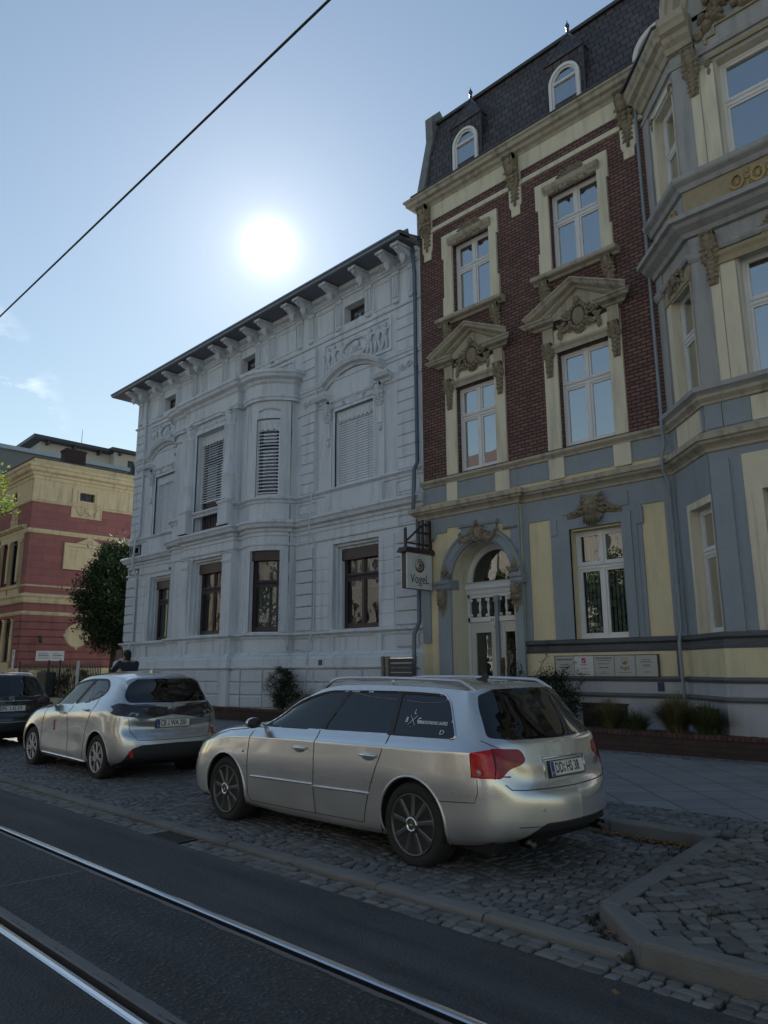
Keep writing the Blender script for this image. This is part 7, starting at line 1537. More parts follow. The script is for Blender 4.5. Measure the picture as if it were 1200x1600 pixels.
# ------------------------------------------------------------------ red house with cream trim at the left, and what stands behind it
M_redst2 = pattern_mat('red_stucco_blocks', (.27, .11, .10), (.235, .095, .088), (.165, .07, .065), 1.05, .36, .010, nz=.5, bump=.4, var=.10)
M_redr = mat('red_rusticated_render', (.25, .10, .092), .9, var=.15, vscale=1.5, bump=.5, dirt=.35, dirtcol=(.08, .03, .03), streak=True)
M_sand = mat('sandstone_trim', (.54, .44, .27), .88, var=.14, vscale=1.5, bump=.3, dirt=.45, dirtcol=(.2, .17, .12), streak=True, fine=.1)
def redhouse():
    H = thing('red_house', 'two-storey red stucco house with cream cornice and bands, beyond the dark conical tree', 'house', (-44, 15, 0)); X = -38.0; Y0 = 13.13; Y1 = 26; rg = random.Random(4)
    S = Fr((X, 0, 0), pi/2, n=(1, 0, 0)); F = Fr((0, Y0, 0)); P = [(-58, Y0), (X, Y0), (X, Y1)]
    w = MB(); w.wall(F, -58, X, 4.9, 10.0, [(-41.55, -38.85, 5.75, 7.95), (-47.4, -44.7, 5.75, 7.95)], d=.2); w.wall(S, Y0, Y1, 4.9, 10.0, []); w.build('wall', M_redst2, H, recalc=False)
    w = MB(); w.wall(F, -58, X, 0, 4.95, [(-41.6, -39.1, 1.9, 4.05), (-47.4, -44.9, 1.9, 4.05)], d=.3); w.wall(S, Y0, Y1, 0, 4.95, []); 
    for k in range(7):
        z = 1.70+k*.355
        for a, b in ((-58, -47.6), (-44.7, -41.8), (-38.9, X+.06)): w.bev(F, a, b, 0, .07, z+.015, z+.34, .02)
        w.bev(S, Y0-.06, Y1, 0, .07, z+.015, z+.34, .02)
    w.build('rusticated_wall', M_redr, H)
    t = MB()
    for pr in ([(0, 4.16), (.06, 4.18), (.10, 4.28), (.10, 4.34), (0, 4.36)], [(0, 4.74), (.10, 4.76), (.14, 4.90), (.10, 4.94), (.12, 5.02), (.18, 5.08), (.18, 5.16), (0, 5.24)], [(0, 5.56), (.05, 5.57), (.06, 5.64), (0, 5.66)], [(0, 8.20), (.08, 8.22), (.12, 8.34), (.12, 8.42), (0, 8.46)], [(0, 9.78), (.06, 9.80), (.09, 9.88), (0, 9.94)],
               [(0, 10.95), (.06, 10.96), (.08, 11.12), (.16, 11.15), (.18, 11.26), (.34, 11.34), (.38, 11.48), (.46, 11.54), (.48, 11.66), (0, 11.70)], [(0, 0), (.15, 0), (.15, 1.5), (.10, 1.62), (0, 1.64)]): t.sweep(P, pr)
    t.wall(F, -58, X+.02, 9.9, 11.0, [(-41.0, -40.2, 10.1, 10.6)], w=.02, d=.2); t.wall(S, Y0-.02, Y1, 9.9, 11.0, [(15.44, 16.22, 10.14, 10.58)], w=.02, d=.2)
    t.sweep(P, [(-.2, 11.66), (.10, 11.68), (.12, 11.98), (-.2, 12.04)]); t.build('cornice', M_sand, H); g = MB(); g.sweep(P, [(-.25, 12.03), (.17, 11.98), (.18, 12.02), (-.25, 12.10)]); g.build('parapet_flashing', M_lead, H)
    d = MB(); n = int((Y1-Y0)/.17)
    for k in range(n): d.box(S, Y0+k*.17, Y0+k*.17+.10, .08, .15, 11.14, 11.24)
    for k in range(40): d.box(F, X-k*.17-.10, X-k*.17, .08, .15, 11.14, 11.24)
    d.build('dentils', M_sand, H)
    # small attic window with relief panel below, tablet and medallion on the side wall
    window(H, S, 15.44, 16.22, 10.14, 10.58, -.12, M_woodbr, fw=.04, leafw=.03, glass=M_glass2); q = MB(); rect_frame(S, q, 15.34, 16.32, 10.04, 10.68, 0, .06, .10)
    for u in (15.14, 16.42): q.box(S, u-.10, u+.10, 0, .08, 10.0, 10.75)
    rect_frame(S, q, 15.05, 16.66, 9.24, 9.92, 0, .06, .06); q.box(S, 15.1, 16.6, 0, .03, 9.28, 9.88)
    for k in range(15): tt = k/14-.5; q.blob(S, 15.85+tt*1.1, .05, 9.72-.32*(1-abs(4*abs(tt)-1)**2), .07, .05, .055, nu=6, nv=4)
    q.blob(S, 15.85, .05, 9.65, .12, .06, .14); q.build('attic_panel', M_sand, H)
    q = MB(); q.box(S, 14.95, 17.3, 0, .04, 6.66, 7.75); rect_frame(S, q, 14.84, 17.42, 6.53, 7.88, 0, .12, .16); q.poly(S, [(15.4, 7.9), (16.9, 7.9), (16.4, 8.12), (16.13, 8.3), (15.86, 8.12)], 0, .09); cresc(S, q, 16.13, 8.02, .08, .16, rg, 'shell'); q.build('wall_tablet', M_sand, H)
    q = MB(); q.lathe(S.P(15.82, 0, 3.22), [(.62, 0), (.62, .06), (.56, .11), (.44, .11), (.42, .07), (.02, .09)], 32, axis=(1, 0, 0))
    for a in (0, pi/2, pi, 3*pi/2): q.blob(S, 15.82+.62*cos(a), .07, 3.22+.62*sin(a), .08, .06, .08)
    q.build('round_medallion', M_sand, H)
    s = MB(); s.box(S, 13.90, 15.26, .08, .11, 1.98, 2.46); B = s.build('name_board', M_board, H)
    for dx, a_, b_ in ((14.0, 'Kleine Galerie', 'Haus Heinrich'), (14.68, 'Das Haus', 'Lily Marlene')):
        pass
    l = MB()
    for u, ws in ((14.02, (.40, .50, .54, .52)), (14.70, (.30, .48, .36, .44))):
        for k, wd in enumerate(ws):
            z = (2.34, 2.25, 2.16, 2.10)[k]; h = (.022, .045, .014, .014)[k]; x = u; r = random.Random(k+int(u*100))
            while x < u+wd: a = r.uniform(.03, .09); l.box(S, x, min(u+wd, x+a), .11, .113, z-h/2, z+h/2); x += a+.014
    l.build('board_lettering', M_ink, B); s = MB(); s.box(F, -38.55, -38.2, .08, .10, 1.56, 2.5); B2 = s.build('name_board', M_board, H); l = MB()
    for z, wd in ((2.38, .16), (2.34, .2), (2.26, .18), (2.05, .16), (1.98, .10), (1.76, .08)): l.box(F, -38.48, -38.48+wd, .10, .103, z-.012, z+.012)
    l.build('board_lettering', M_ink, B2)
    la = MB(); la.tube([S.P(13.97, .07, 3.1), S.P(13.97, .25, 3.18), S.P(13.97, .34, 3.08)], .02, 6); c = S.P(13.97, .34, 2.82); la.lathe(c, [(.05, 0), (.09, .10), (.10, .2), (.06, .27), (.01, .32)], 10); la.build('wall_lantern', M_black, H)
    # paired windows on the street front
    for ux in (-40.2, -46.05):
        f = MB(); 
        for k, t_ in enumerate((0, 1)):
            u0 = ux-1.35+t_*1.42; window(H, F, u0+.10, u0+1.16, 5.78, 7.85, -.15, M_woodbr, vt=7.2, glass=M_glass2)
        for u in (ux-1.42, ux, ux+1.42): f.box(F, u-.13, u+.13, 0, .10, 5.7, 7.95); f.box(F, u-.17, u+.17, 0, .16, 7.8, 7.95); f.lathe(F.P(u, .16, 0), [(.10, 5.8), (.08, 5.9), (.09, 6.9), (.07, 7.7), (.12, 7.85)], 10)
        f.box(F, ux-1.6, ux+1.6, 0, .08, 7.95, 8.45); f.prof(F, ux-1.75, ux+1.75, [(0, 8.45), (.12, 8.47), (.26, 8.56), (.28, 8.64), (0, 8.68)]); f.prof(F, ux-1.7, ux+1.7, [(0, 5.5), (.14, 5.52), (.18, 5.66), (0, 5.72)]); f.box(F, ux-1.6, ux-.1, 0, .08, 4.95, 5.5); f.box(F, ux+.1, ux+1.6, 0, .08, 4.95, 5.5)
        cresc(F, f, ux, 9.15, .03, .5, rg, 'shield'); f.poly(F, [(ux-.5, 8.68), (ux+.5, 8.68), (ux+.35, 9.7), (ux-.35, 9.7)], 0, .05)
        for t_ in (0, 1): window(H, F, ux-1.3+t_*1.30, ux-.15+t_*1.30, 1.95, 4.0, -.25, M_woodbr, vt=3.3, glass=M_glass2)
        for u in (ux-1.38, ux-.02, ux+1.18): f.lathe(F.P(u, .02, 0), [(.16, 1.9), (.13, 2.05), (.14, 3.0), (.11, 3.85), (.17, 4.0)], 12)
        f.box(F, ux-1.5, ux+1.3, 0, .14, 1.5, 1.92); f.build('window_surround', M_sand, H)
    r = MB(); r.add([(-58, Y0-.1, 12.05), (X+.1, Y0-.1, 12.05), (X+.1, Y1, 12.05), (-58, Y1, 12.05), (-55, Y0+4, 12.5), (X-3, Y0+4, 12.5), (X-3, Y1-4, 12.5), (-55, Y1-4, 12.5)], [(0, 1, 5, 4), (1, 2, 6, 5), (4, 5, 6, 7), (0, 4, 7, 3), (2, 3, 7, 6)]); r.build('roof', M_lead, H, recalc=False)
    c = MB(); c.box(Fr((-40.4, 15.9, 0)), -.35, .35, -.55, .55, 12.0, 13.45); c.box(Fr((-40.4, 15.9, 0)), -.39, .39, -.59, .59, 13.3, 13.42); C = c.build('chimney', M_brick2, H); c = MB(); c.tube([(-40.2, 16.2, 13.4), (-40.2, 16.2, 14.7)], .015, 5); c.build('roof_rod', M_black, C)
M_board = mat('white_board', (.5, .53, .55), .5, var=.04)
redhouse()
M_cr = mat('pale_modern_render', (.46, .45, .43), .9, var=.04, vscale=.4); M_gr = mat('grey_sheet_cladding', (.16, .175, .20), .6, var=.05, vscale=.3); M_bl = mat('blue_grey_roof_edge', (.30, .38, .46), .4, metal=.3, var=.05)
def blockhouse(name, label, x, y0, y1, z, m, dep, over, wins, edge, slope=0):
    B = thing(name, label, 'building', (x, (y0+y1)/2, 0)); S = Fr((x, 0, 0), pi/2, n=(1, 0, 0)); w = MB(); w.wall(S, y0, y1, 0, z, [a for a in wins], d=.2)
    w.add([(x, y0, 0), (x-dep, y0, 0), (x-dep, y0, z+slope), (x, y0, z)], [(0, 1, 2, 3)]); w.add([(x, y1, 0), (x-dep, y1, 0), (x-dep, y1, z+slope), (x, y1, z)], [(0, 1, 2, 3)]); w.build('wall', m, B, recalc=False)
    r = MB(); o = over; v = [(x+o, y0-o, z+.02), (x+o, y1+o, z+.02), (x-dep, y1+o, z+slope+.02), (x-dep, y0-o, z+slope+.02)]; v += [(a, b, c+.32) for a, b, c in v]; r.add(v, [(0, 1, 2, 3), (4, 5, 6, 7), (0, 1, 5, 4), (1, 2, 6, 5), (2, 3, 7, 6), (3, 0, 4, 7)]); r.build('roof', edge, B)
    if o > .3:
        q = MB()
        for k in range(int((y1-y0)/2.4)): q.box(S, y0+.4+k*2.4, y0+.6+k*2.4, 0, o*.8, z-.3, z)
        q.build('rafter_ends', edge, B)
    for a in wins: window(B, S, a[0], a[1], a[2], a[3], -.1, M_black, glass=M_glass2, room=True)
blockhouse('grey_hall', 'low grey sheet-clad building with pale blue roof edge behind the red house', -60, 2, 28.2, 18.3, M_gr, 20, .25, [], M_bl, slope=.3)
blockhouse('apartment_block', 'cream apartment block with dark overhanging roof, behind the chimney of the red house', -68, 23.7, 31.0, 21.9, M_cr, 14, .9, [(25.5, 27, 17.5, 19)], M_lead, slope=-.6)
blockhouse('apartment_block', 'cream apartment block with a single square window, just left of the villa', -67, 30.2, 38, 22.0, M_cr, 14, .4, [(31.6, 33.0, 20.1, 21.4)], M_lead, slope=.2)

# ------------------------------------------------------------------ trees, bushes, grasses
def leafmesh(name, pts, size, m, parent, rg, asp=.5, up=.3):
    """many leaf-sized quads at pts; size (min, max)"""
    vs = []; fs = []
    for i, (x, y, z) in enumerate(pts):
        s = rg.uniform(*size); a = rg.uniform(0, 2*pi); t = rg.uniform(-1.2, 1.2); dx, dy, dz = cos(a)*cos(t), sin(a)*cos(t), sin(t)*(1-up)+up; b = a+pi/2+rg.uniform(-.5, .5); ex, ey, ez = cos(b)*.9, sin(b)*.9, rg.uniform(-.5, .5); w = s*asp
        vs += [(x, y, z), (x+dx*s*.5+ex*w*.5, y+dy*s*.5+ey*w*.5, z+dz*s*.5+ez*w*.5), (x+dx*s, y+dy*s, z+dz*s), (x+dx*s*.5-ex*w*.5, y+dy*s*.5-ey*w*.5, z+dz*s*.5-ez*w*.5)]; fs.append((4*i, 4*i+1, 4*i+2, 4*i+3))
    b = MB(); b.v = vs; b.f = fs; b.m = [0]*len(fs); b.sm = [False]*len(fs); return b.build(name, m, parent, recalc=False)
def leaf_mat(name, col, isl=.6, trans=.25):
    m = mat(name, col, .7, var=.25, vscale=1.8, island=isl, spec=.15); t = m.node_tree; b = t.nodes['Principled BSDF']; o = t.nodes['Material Output']; tr = t.nodes.new('ShaderNodeBsdfTranslucent'); mx = t.nodes.new('ShaderNodeMixShader'); mx.inputs[0].default_value = trans
    src = b.inputs['Base Color'].links[0].from_socket; t.links.new(src, tr.inputs[0]); t.links.new(b.outputs[0], mx.inputs[1]); t.links.new(tr.outputs[0], mx.inputs[2]); t.links.new(mx.outputs[0], o.inputs[0]); return m
M_bark = mat('bark', (.07, .055, .045), .95, var=.3, vscale=6, bump=.6, bscale=25)
def limbs(mb, base, top, r, n, rg, spread, z0):
    base = Vector(base); top = Vector(top); mid = base.lerp(top, .5)+Vector((rg.uniform(-.1, .1), rg.uniform(-.1, .1), 0)); mb.tube([base, base.lerp(mid, .5), mid, top], [r, r*.85, r*.65, r*.15], 10); tips = []
    for k in range(n):
        t = z0+(1-z0)*rg.random(); p = base.lerp(top, t); a = rg.uniform(0, 2*pi); l = spread*(1.15-t*.6)*rg.uniform(.6, 1); q = p+Vector((cos(a)*l, sin(a)*l, l*rg.uniform(.2, .7))); mb.tube([p, p.lerp(q, .5)+Vector((0, 0, l*.08)), q], [r*.35*(1.2-t), r*.2, r*.06], 6); tips.append(q)
    return tips
def crown_pts(n, c, rad, rg, clumps, cs, shape):
    C = []
    for _ in range(clumps):
        while True:
            v = Vector((rg.uniform(-1, 1), rg.uniform(-1, 1), rg.uniform(-1, 1)))
            if .35 < v.length < 1: break
        C.append(Vector((c[0]+v.x*rad[0]*shape(v.z), c[1]+v.y*rad[1]*shape(v.z), c[2]+v.z*rad[2])))
    P = []
    for _ in range(n): q = rg.choice(C); P.append((q.x+rg.gauss(0, cs), q.y+rg.gauss(0, cs), q.z+rg.gauss(0, cs*.9)))
    return P
rg = random.Random(12)
T = thing('yew_tree', 'dark dense egg-shaped evergreen tree between the red house and the villa', 'tree', (-31.2, 14.6, 0)); mb = MB(); limbs(mb, (-31.2, 14.6, 0), (-31.0, 14.6, 6.6), .16, 22, rg, 1.4, .35); mb.build('trunk', M_bark, T)
leafmesh('crown', crown_pts(46000, (-31.0, 14.6, 4.55), (1.5, 1.5, 2.4), rg, 420, .21, lambda z: 1.12-.35*max(0, z)-.25*max(0, -z)), (.11, .22), leaf_mat('dark_yew_needles', (.05, .08, .04), .6, .1), T, rg, .42)
T = thing('street_tree', 'bright green sunlit foliage of a street tree reaching in at the left edge', 'tree', (-31.7, 7.9, 0)); mb = MB(); limbs(mb, (-31.7, 7.9, 0), (-31.6, 7.9, 9.5), .2, 14, rg, 1.9, .45); mb.build('trunk', M_bark, T)
leafmesh('crown', crown_pts(9000, (-31.6, 7.85, 7.8), (2.1, 2.1, 2.3), rg, 150, .22, lambda z: 1), (.10, .17), leaf_mat('bright_leaves', (.13, .19, .03), .4, .5), T, rg, .8)
M_fol = leaf_mat('bush_leaves', (.035, .05, .022), .6, .2); M_fol2 = leaf_mat('rose_leaves', (.03, .05, .026), .6, .2)
# planting strip in front of the houses: brick edging, soil
def planter(name, label, x0, x1):
    P = thing(name, label, 'planter', ((x0+x1)/2, 11.9, .18)); w = MB(); w.sweep([(x0, 12.95), (x0, 11.78), (x1, 11.78), (x1, 12.95)], [(0, .12), (0, .44), (-.24, .44), (-.24, .12)]); w.build('brick_edge', M_brick2, P)
    w = MB(); n = int((x1-x0)/.085)
    for k in range(n): w.bev(Fr((0, 11.78, 0)), x0+k*.085+.004, x0+(k+1)*.085-.004, -.245, .012, .44, .505+rg.uniform(-.004, .004), .006)
    w.build('coping', mat('coping_brick', (.075, .035, .03), .9, var=.25, island=.3, bump=.4), P); s = MB(); s.add([(x0+.2, 12.0, .42), (x1-.2, 12.0, .42), (x1-.2, 13.12, .44), (x0+.2, 13.12, .44)], [(0, 1, 2, 3)]); s.build('soil', M_ground, P, recalc=False)
planter('brick_planter', 'low dark brick planter edging the bed of bushes in front of the villa', -20.6, -12.4); planter('brick_planter', 'low dark brick planter holding the grass clumps below the doctor signs', -8.95, 2.5)
def bush(name, label, c, rad, n, clumps, m, size, stems=9, asp=.6, grp=None):
    B = thing(name, label, 'bush', c, group=grp); s = MB()
    for _ in range(stems): a = rg.uniform(0, 2*pi); e = Vector((c[0]+rad[0]*.8*cos(a), c[1]+rad[1]*.8*sin(a), c[2]+rad[2]*rg.uniform(1.2, 2.0))); b0 = Vector(c); s.tube([b0, b0.lerp(e, .5)+Vector((rg.uniform(-.08, .08), rg.uniform(-.08, .08), .08)), e], [.012, .008, .003], 5)
    s.build('stems', M_bark, B); leafmesh('foliage', crown_pts(n, (c[0], c[1], c[2]+rad[2]), rad, rg, clumps, .06, lambda z: 1-.15*z), size, m, B, rg, asp)
bush('bush', 'dark rounded bush growing against the villa base above the brick planter', (-16.6, 12.62, .42), (.72, .30, .56), 5200, 70, M_fol, (.035, .07))
bush('bush', 'small low bush at the left foot of the dark rounded bush by the villa', (-17.7, 12.6, .42), (.5, .22, .14), 1300, 24, M_fol, (.03, .06))
bush('rose_bush', 'tall loose rose bush climbing beside the arched doorway', (-8.25, 12.62, .42), (.72, .34, .50), 5200, 80, M_fol2, (.035, .065))
B = thing('rose_shoots', 'thin leafy shoots rising above the rose bush against the cream wall', 'plant', (-8.9, 12.6, .8)); s = MB(); P = []
for k in range(16):
    x = -9.2+.11*k; p = Vector((x, 12.62+rg.uniform(-.1, .1), 1.0)); pts = [p]; a = rg.uniform(-.3, .3); h = 1.0 if k in (1, 2, 4) else rg.uniform(.2, .7)
    for q in range(8): p = p+Vector((a*.12+rg.uniform(-.03, .03), rg.uniform(-.03, .03), h/8)); a += rg.uniform(-.25, .3); pts.append(p); P += [(p.x+rg.gauss(0, .03), p.y+rg.gauss(0, .03), p.z+rg.gauss(0, .03)) for _ in range(9 if k % 3 else 14)]
    s.tube(pts, [.005]*7+[.003, .002], 4)
s.build('stems', M_bark, B); leafmesh('foliage', P, (.03, .055), M_fol2, B, rg, .65)
M_gr1 = leaf_mat('grass_blades', (.15, .14, .07), .5, .3); M_gr2 = leaf_mat('green_grass_blades', (.09, .11, .05), .5, .3)
def ornamental(label, x, y, n, h, spread, m):
    B = thing('grass_clump', label, 'ornamental grass', (x, y, .42), group='ornamental grasses in the brick planter'); b = MB()
    for _ in range(n):
        a = rg.uniform(0, 2*pi); l = h*rg.uniform(.6, 1.1); lean = rg.uniform(.15, 1.0)*spread; w = .0045; p0 = Vector((x+rg.gauss(0, .05), y+rg.gauss(0, .04), .42)); e = Vector((cos(a), sin(a)*.6, 0)); t = Vector((-sin(a), cos(a), 0))*w; pr = []
        for k in range(6): q = k/5; pr.append(p0+e*lean*q**1.6+Vector((0, 0, l*(q-.42*q**2.6*(lean/spread)))))
        vs = [];
        for k, q in enumerate(pr): ww = t*(1-.8*k/5); vs += [q-ww, q+ww]
        b.add(vs, [(2*k, 2*k+1, 2*k+3, 2*k+2) for k in range(5)])
    b.build('blades', m, B, recalc=False)
ornamental('dry olive grass clump in front of the left basement grille', -6.75, 12.2, 2200, .62, .62, M_gr1); ornamental('small green grass clump between the two big grass clumps', -6.2, 12.1, 1000, .45, .5, M_gr2); ornamental('tall spreading grass clump in the middle of the planter', -5.5, 12.05, 2600, .74, .68, M_gr1); ornamental('green grass clump spilling right in front of the second basement grille', -5.0, 12.02, 1600, .62, .62, M_gr2)
bush('bush', 'thin pale twiggy shrub to the right of the dark rounded bush by the villa', (-15.5, 12.62, .42), (.45, .2, .3), 700, 24, M_gr1, (.03, .06), stems=16, asp=.3)

# ------------------------------------------------------------------ signs, gate, fence
def hanging_sign():
    X = -11.62; y0, y1 = 12.18, 13.02; B = thing('hanging_sign', 'white double-sided sign hanging from a dark bracket left of the doorway', 'sign', (X, 12.6, 3.3)); S = Fr((X, 0, 0), pi/2, n=(1, 0, 0))
    m = MB()
    for w0, w1 in ((.07, .10), (-.10, -.07)): m.box(S, y0, y1, w0, w1, 3.30, 4.12)
    m.build('sign_panel', mat('white_sign_panel', (.56, .58, .60), .45, var=.04), B); f = MB(); f.box(S, y0+.01, y1-.01, -.07, .07, 3.31, 4.11); f.poly(S, [(y0-.1, 4.12), (y1+.12, 4.12), (y1+.04, 4.24), (y0-.02, 4.24)], -.14, .14)
    for y in (y0+.06, 12.82): f.box(S, y-.025, y+.025, -.03, .03, 4.2, 4.62 if y < 12.4 else 4.95)
    for (a, b), (c, d) in (((12.25, 4.36), (13.1, 4.36)), ((12.3, 4.42), (12.86, 4.86)), ((12.6, 4.64), (13.1, 4.64)), ((12.82, 4.85), (13.1, 4.85))): f.tube([S.P(a, 0, b), S.P(c, 0, d)], .025, 6)
    c = S.P(y0+.06, 0, 4.62); f.lathe(c, [(.03, 0), (.045, .03), (.03, .07), (.01, .09)], 10); f.box(S, 12.98, 13.12, -.06, .06, 4.25, 4.95); f.build('bracket', M_woodbr, B)
    text('sign_text', 'VogeL', .30, M_ink, S.P(12.60, .101, 3.52), (0, 1, 0), (0, 0, 1), B, sx=.82, depth=.002)
    e = MB(); c = S.P(12.60, .101, 3.84); yy = Vector((0, 1, 0)); e.lathe(c, [(.165, 0), (.165, .002)], 32, axis=(1, 0, 0)); D = e.build('emblem_disc', mat('bronze_emblem', (.20, .16, .12), .4, metal=.3, var=.3, vscale=14), B)
    e = MB()
    for rr, a0, a1, th in ((.13, .2, 3.6, .012), (.10, 2.6, 6.4, .010), (.07, 0, 4.2, .010), (.045, 2, 6, .008)):
        e.tube([c+Vector((.004, rr*cos(a), rr*sin(a))) for a in [a0+(a1-a0)*k/14 for k in range(15)]], [th*sin(pi*(k+.6)/15.2) for k in range(15)], 5)
    e.build('emblem_swirl', M_sticker, D); e = MB()
    for k in range(19):
        a = radians(-10+200*k/18); e.add([c+Vector((.0015, (.215+d1)*cos(a+d2), (.215+d1)*sin(a+d2))) for d1, d2 in ((-.010, -.045), (-.010, .03), (.010, .03), (.010, -.045))], [(0, 1, 2, 3)])
    e.build('emblem_lettering', M_eu, B)
hanging_sign()
def info_board():
    F = Fr((0, 13.11, 0)); B = thing('info_board', 'long row of five metal practice plates screwed to the cream plinth', 'sign', (-7.35, 13.1, 1.5)); x0, x1 = -8.34, -6.22; f = MB(); f.box(F, x0-.02, x1+.02, .0, .03, 1.345, 1.755); f.build('frame', M_dark, B); n = 5; wd = (x1-x0)/n
    M_mp = mat('brushed_plate', (.36, .38, .39), .35, metal=.4, var=.05); M_mw = mat('white_plate', (.50, .51, .52), .4, var=.03); M_rd = mat('crimson_square', (.42, .02, .07), .4); M_line = mat('etched_line', (.08, .08, .09), .6)
    for k in range(n):
        a = x0+k*wd+.006; b = a+wd-.012; p = MB(); p.bev(F, a, b, .03, .042, 1.36, 1.74, .003); P = p.build('plate', M_mw if k == 1 else M_mp, B); l = MB(); c = (a+b)/2; r = random.Random(k)
        rows = {0: [(1.68, .34, .03), (1.58, .20, .016), (1.53, .26, .016), (1.44, .28, .014)], 1: [(1.585, .16, .008), (1.57, .14, .008), (1.50, .15, .012), (1.44, .2, .008), (1.40, .24, .014)], 2: [(1.695, .34, .022), (1.65, .28, .012), (1.60, .24, .008), (1.585, .2, .008), (1.52, .2, .018), (1.44, .10, .012), (1.41, .2, .008)], 3: [(1.43, .24, .008)], 4: [(1.66, .16, .014), (1.62, .22, .014), (1.57, .12, .008), (1.555, .16, .008), (1.54, .14, .008), (1.44, .1, .012)]}[k]
        for z, w, h in rows:
            x = c-w/2
            while x < c+w/2: q = r.uniform(.02, .05); l.box(F, x, min(x+q, c+w/2), .042, .0432, z-h/2, z+h/2); x += q+.008
        l.build('engraved_lines', M_line, P)
        if k == 1:
            q = MB(); q.box(F, c-.045, c+.045, .042, .0435, 1.61, 1.705); q.build('red_square', M_rd, P); q = MB(); q.poly(F, [(c-.03, 1.625), (c-.02, 1.625), (c+.034, 1.685), (c+.024, 1.685)], .0435, .0442); q.poly(F, [(c-.035, 1.63), (c-.01, 1.63), (c-.005, 1.64), (c-.03, 1.64)], .0435, .0442); q.build('square_mark', M_sticker, P)
        if k == 3:
            text('plate_name', 'VogeL', .10, M_ink, F.P(c, .0425, 1.515), (1, 0, 0), (0, 0, 1), P, sx=.8, depth=.001); q = MB(); q.lathe(F.P(c, .042, 1.635), [(.062, 0), (.062, .002)], 20, axis=(0, -1, 0)); q.build('emblem_disc', M_gold, P); q = MB(); q.tube([F.P(c+.035*cos(a), .045, 1.635+.035*sin(a)) for a in [k_*.4 for k_ in range(11)]], .006, 5); q.build('emblem_swirl', M_sticker, P)
info_board()
def gate():
    Y = 12.3; F = Fr((0, Y, 0)); G = thing('slatted_gate', 'weathered wooden slatted screen between two posts, between the two houses', 'gate', (-11.95, Y, .13)); p = MB()
    M_w = mat('weathered_wood', (.17, .15, .13), .85, var=.25, vscale=6, bump=.4, bscale=30)
    for u in (-12.42, -12.26): p.box(F, u-.035, u+.035, -.04, .04, .1, 1.80)
    p.build('post', M_w, G); p = MB(); n = 15
    for k in range(n): p.box(F, -12.20, -11.5, -.012, .012, .2+k*.104, .2+k*.104+.085)
    p.build('slats', mat('dark_weathered_slats', (.07, .065, .06), .85, var=.25, vscale=6, bump=.4), G); p = MB(); p.box(F, -12.2, -11.48, -.02, .02, 1.745, 1.765); p.build('top_rail', M_chrome, G)
gate()
def fence():
    Y = 12.75; F = Fr((0, Y, 0)); G = thing('iron_fence', 'dark iron railing fence with spear tips in front of the red house', 'fence', (-31, Y, .1)); x = -36.4
    b = MB(); b.box(F, -36.6, -28.0, -.15, .15, .08, .42); b.build('stone_base', M_stonetrim, G); b = MB(); k = 0
    while x < -28.0: b.tube([F.P(x, 0, .4), F.P(x, 0, 1.72), F.P(x, 0, 1.86)], [.018, .018, .003], 5); x += .145; k += 1
    for z in (.55, 1.62): b.box(F, -36.6, -28.0, -.02, .02, z, z+.04)
    b.build('railing_bars', M_black, G); b = MB()
    for u in (-36.6, -33.2, -32.0): b.box(F, u-.03, u+.03, -.03, .03, .1, 1.95)
    b.build('fence_post', M_black, G)
fence()
bush('hedge', 'dark clipped hedge behind the iron railing fence', (-31.0, 13.1, .2), (2.6, .35, .72), 7000, 110, M_fol, (.05, .09), asp=.7)
g = thing('gate_pillar', 'cream rendered gate pillar beside the iron fence at the red house', 'pillar', (-34.4, 12.9, 0)); m = MB(); m.box(Fr((-34.4, 12.9, 0)), -.35, .35, -.3, .3, 0, 1.42); m.prof(Fr((-34.4, 12.9, 0)), -.42, .42, [(-.38, 1.42), (.38, 1.42), (.34, 1.54), (-.34, 1.54)]); m.build('shaft', M_sand, g)
g = thing('utility_cabinet', 'dark grey box on the fence right of the gate pillar', 'cabinet', (-33.0, 12.55, 0)); m = MB(); m.bev(Fr((-33.0, 12.6, 0)), -.5, .5, -.2, .2, .1, 1.45, .02); m.build('case', mat('dark_grey_enamel', (.03, .032, .036), .6, var=.15), g)
m = MB(); m.tube([(-20.9, 7.3, .1), (-20.9, 7.3, 1.9)], .035, 8) if False else m.tube([(-28.9, 12.2, .1), (-28.9, 12.2, 1.88)], .06, 8); tag(m.build('bollard', mat('pale_post_paint', (.42, .42, .40), .6, var=.1)), 'tall pale post standing in front of the iron railing fence', 'post')
# contact wire above the track
m = MB(); m.tube([(-150, 2.37, 5.34)]+[(x, 2.37, 5.38+.03*sin(x*.1)) for x in range(-60, 31, 3)], .0095, 6); tag(m.build('contact_wire', M_black), 'single black overhead wire crossing the sky above the tram track', 'wire')

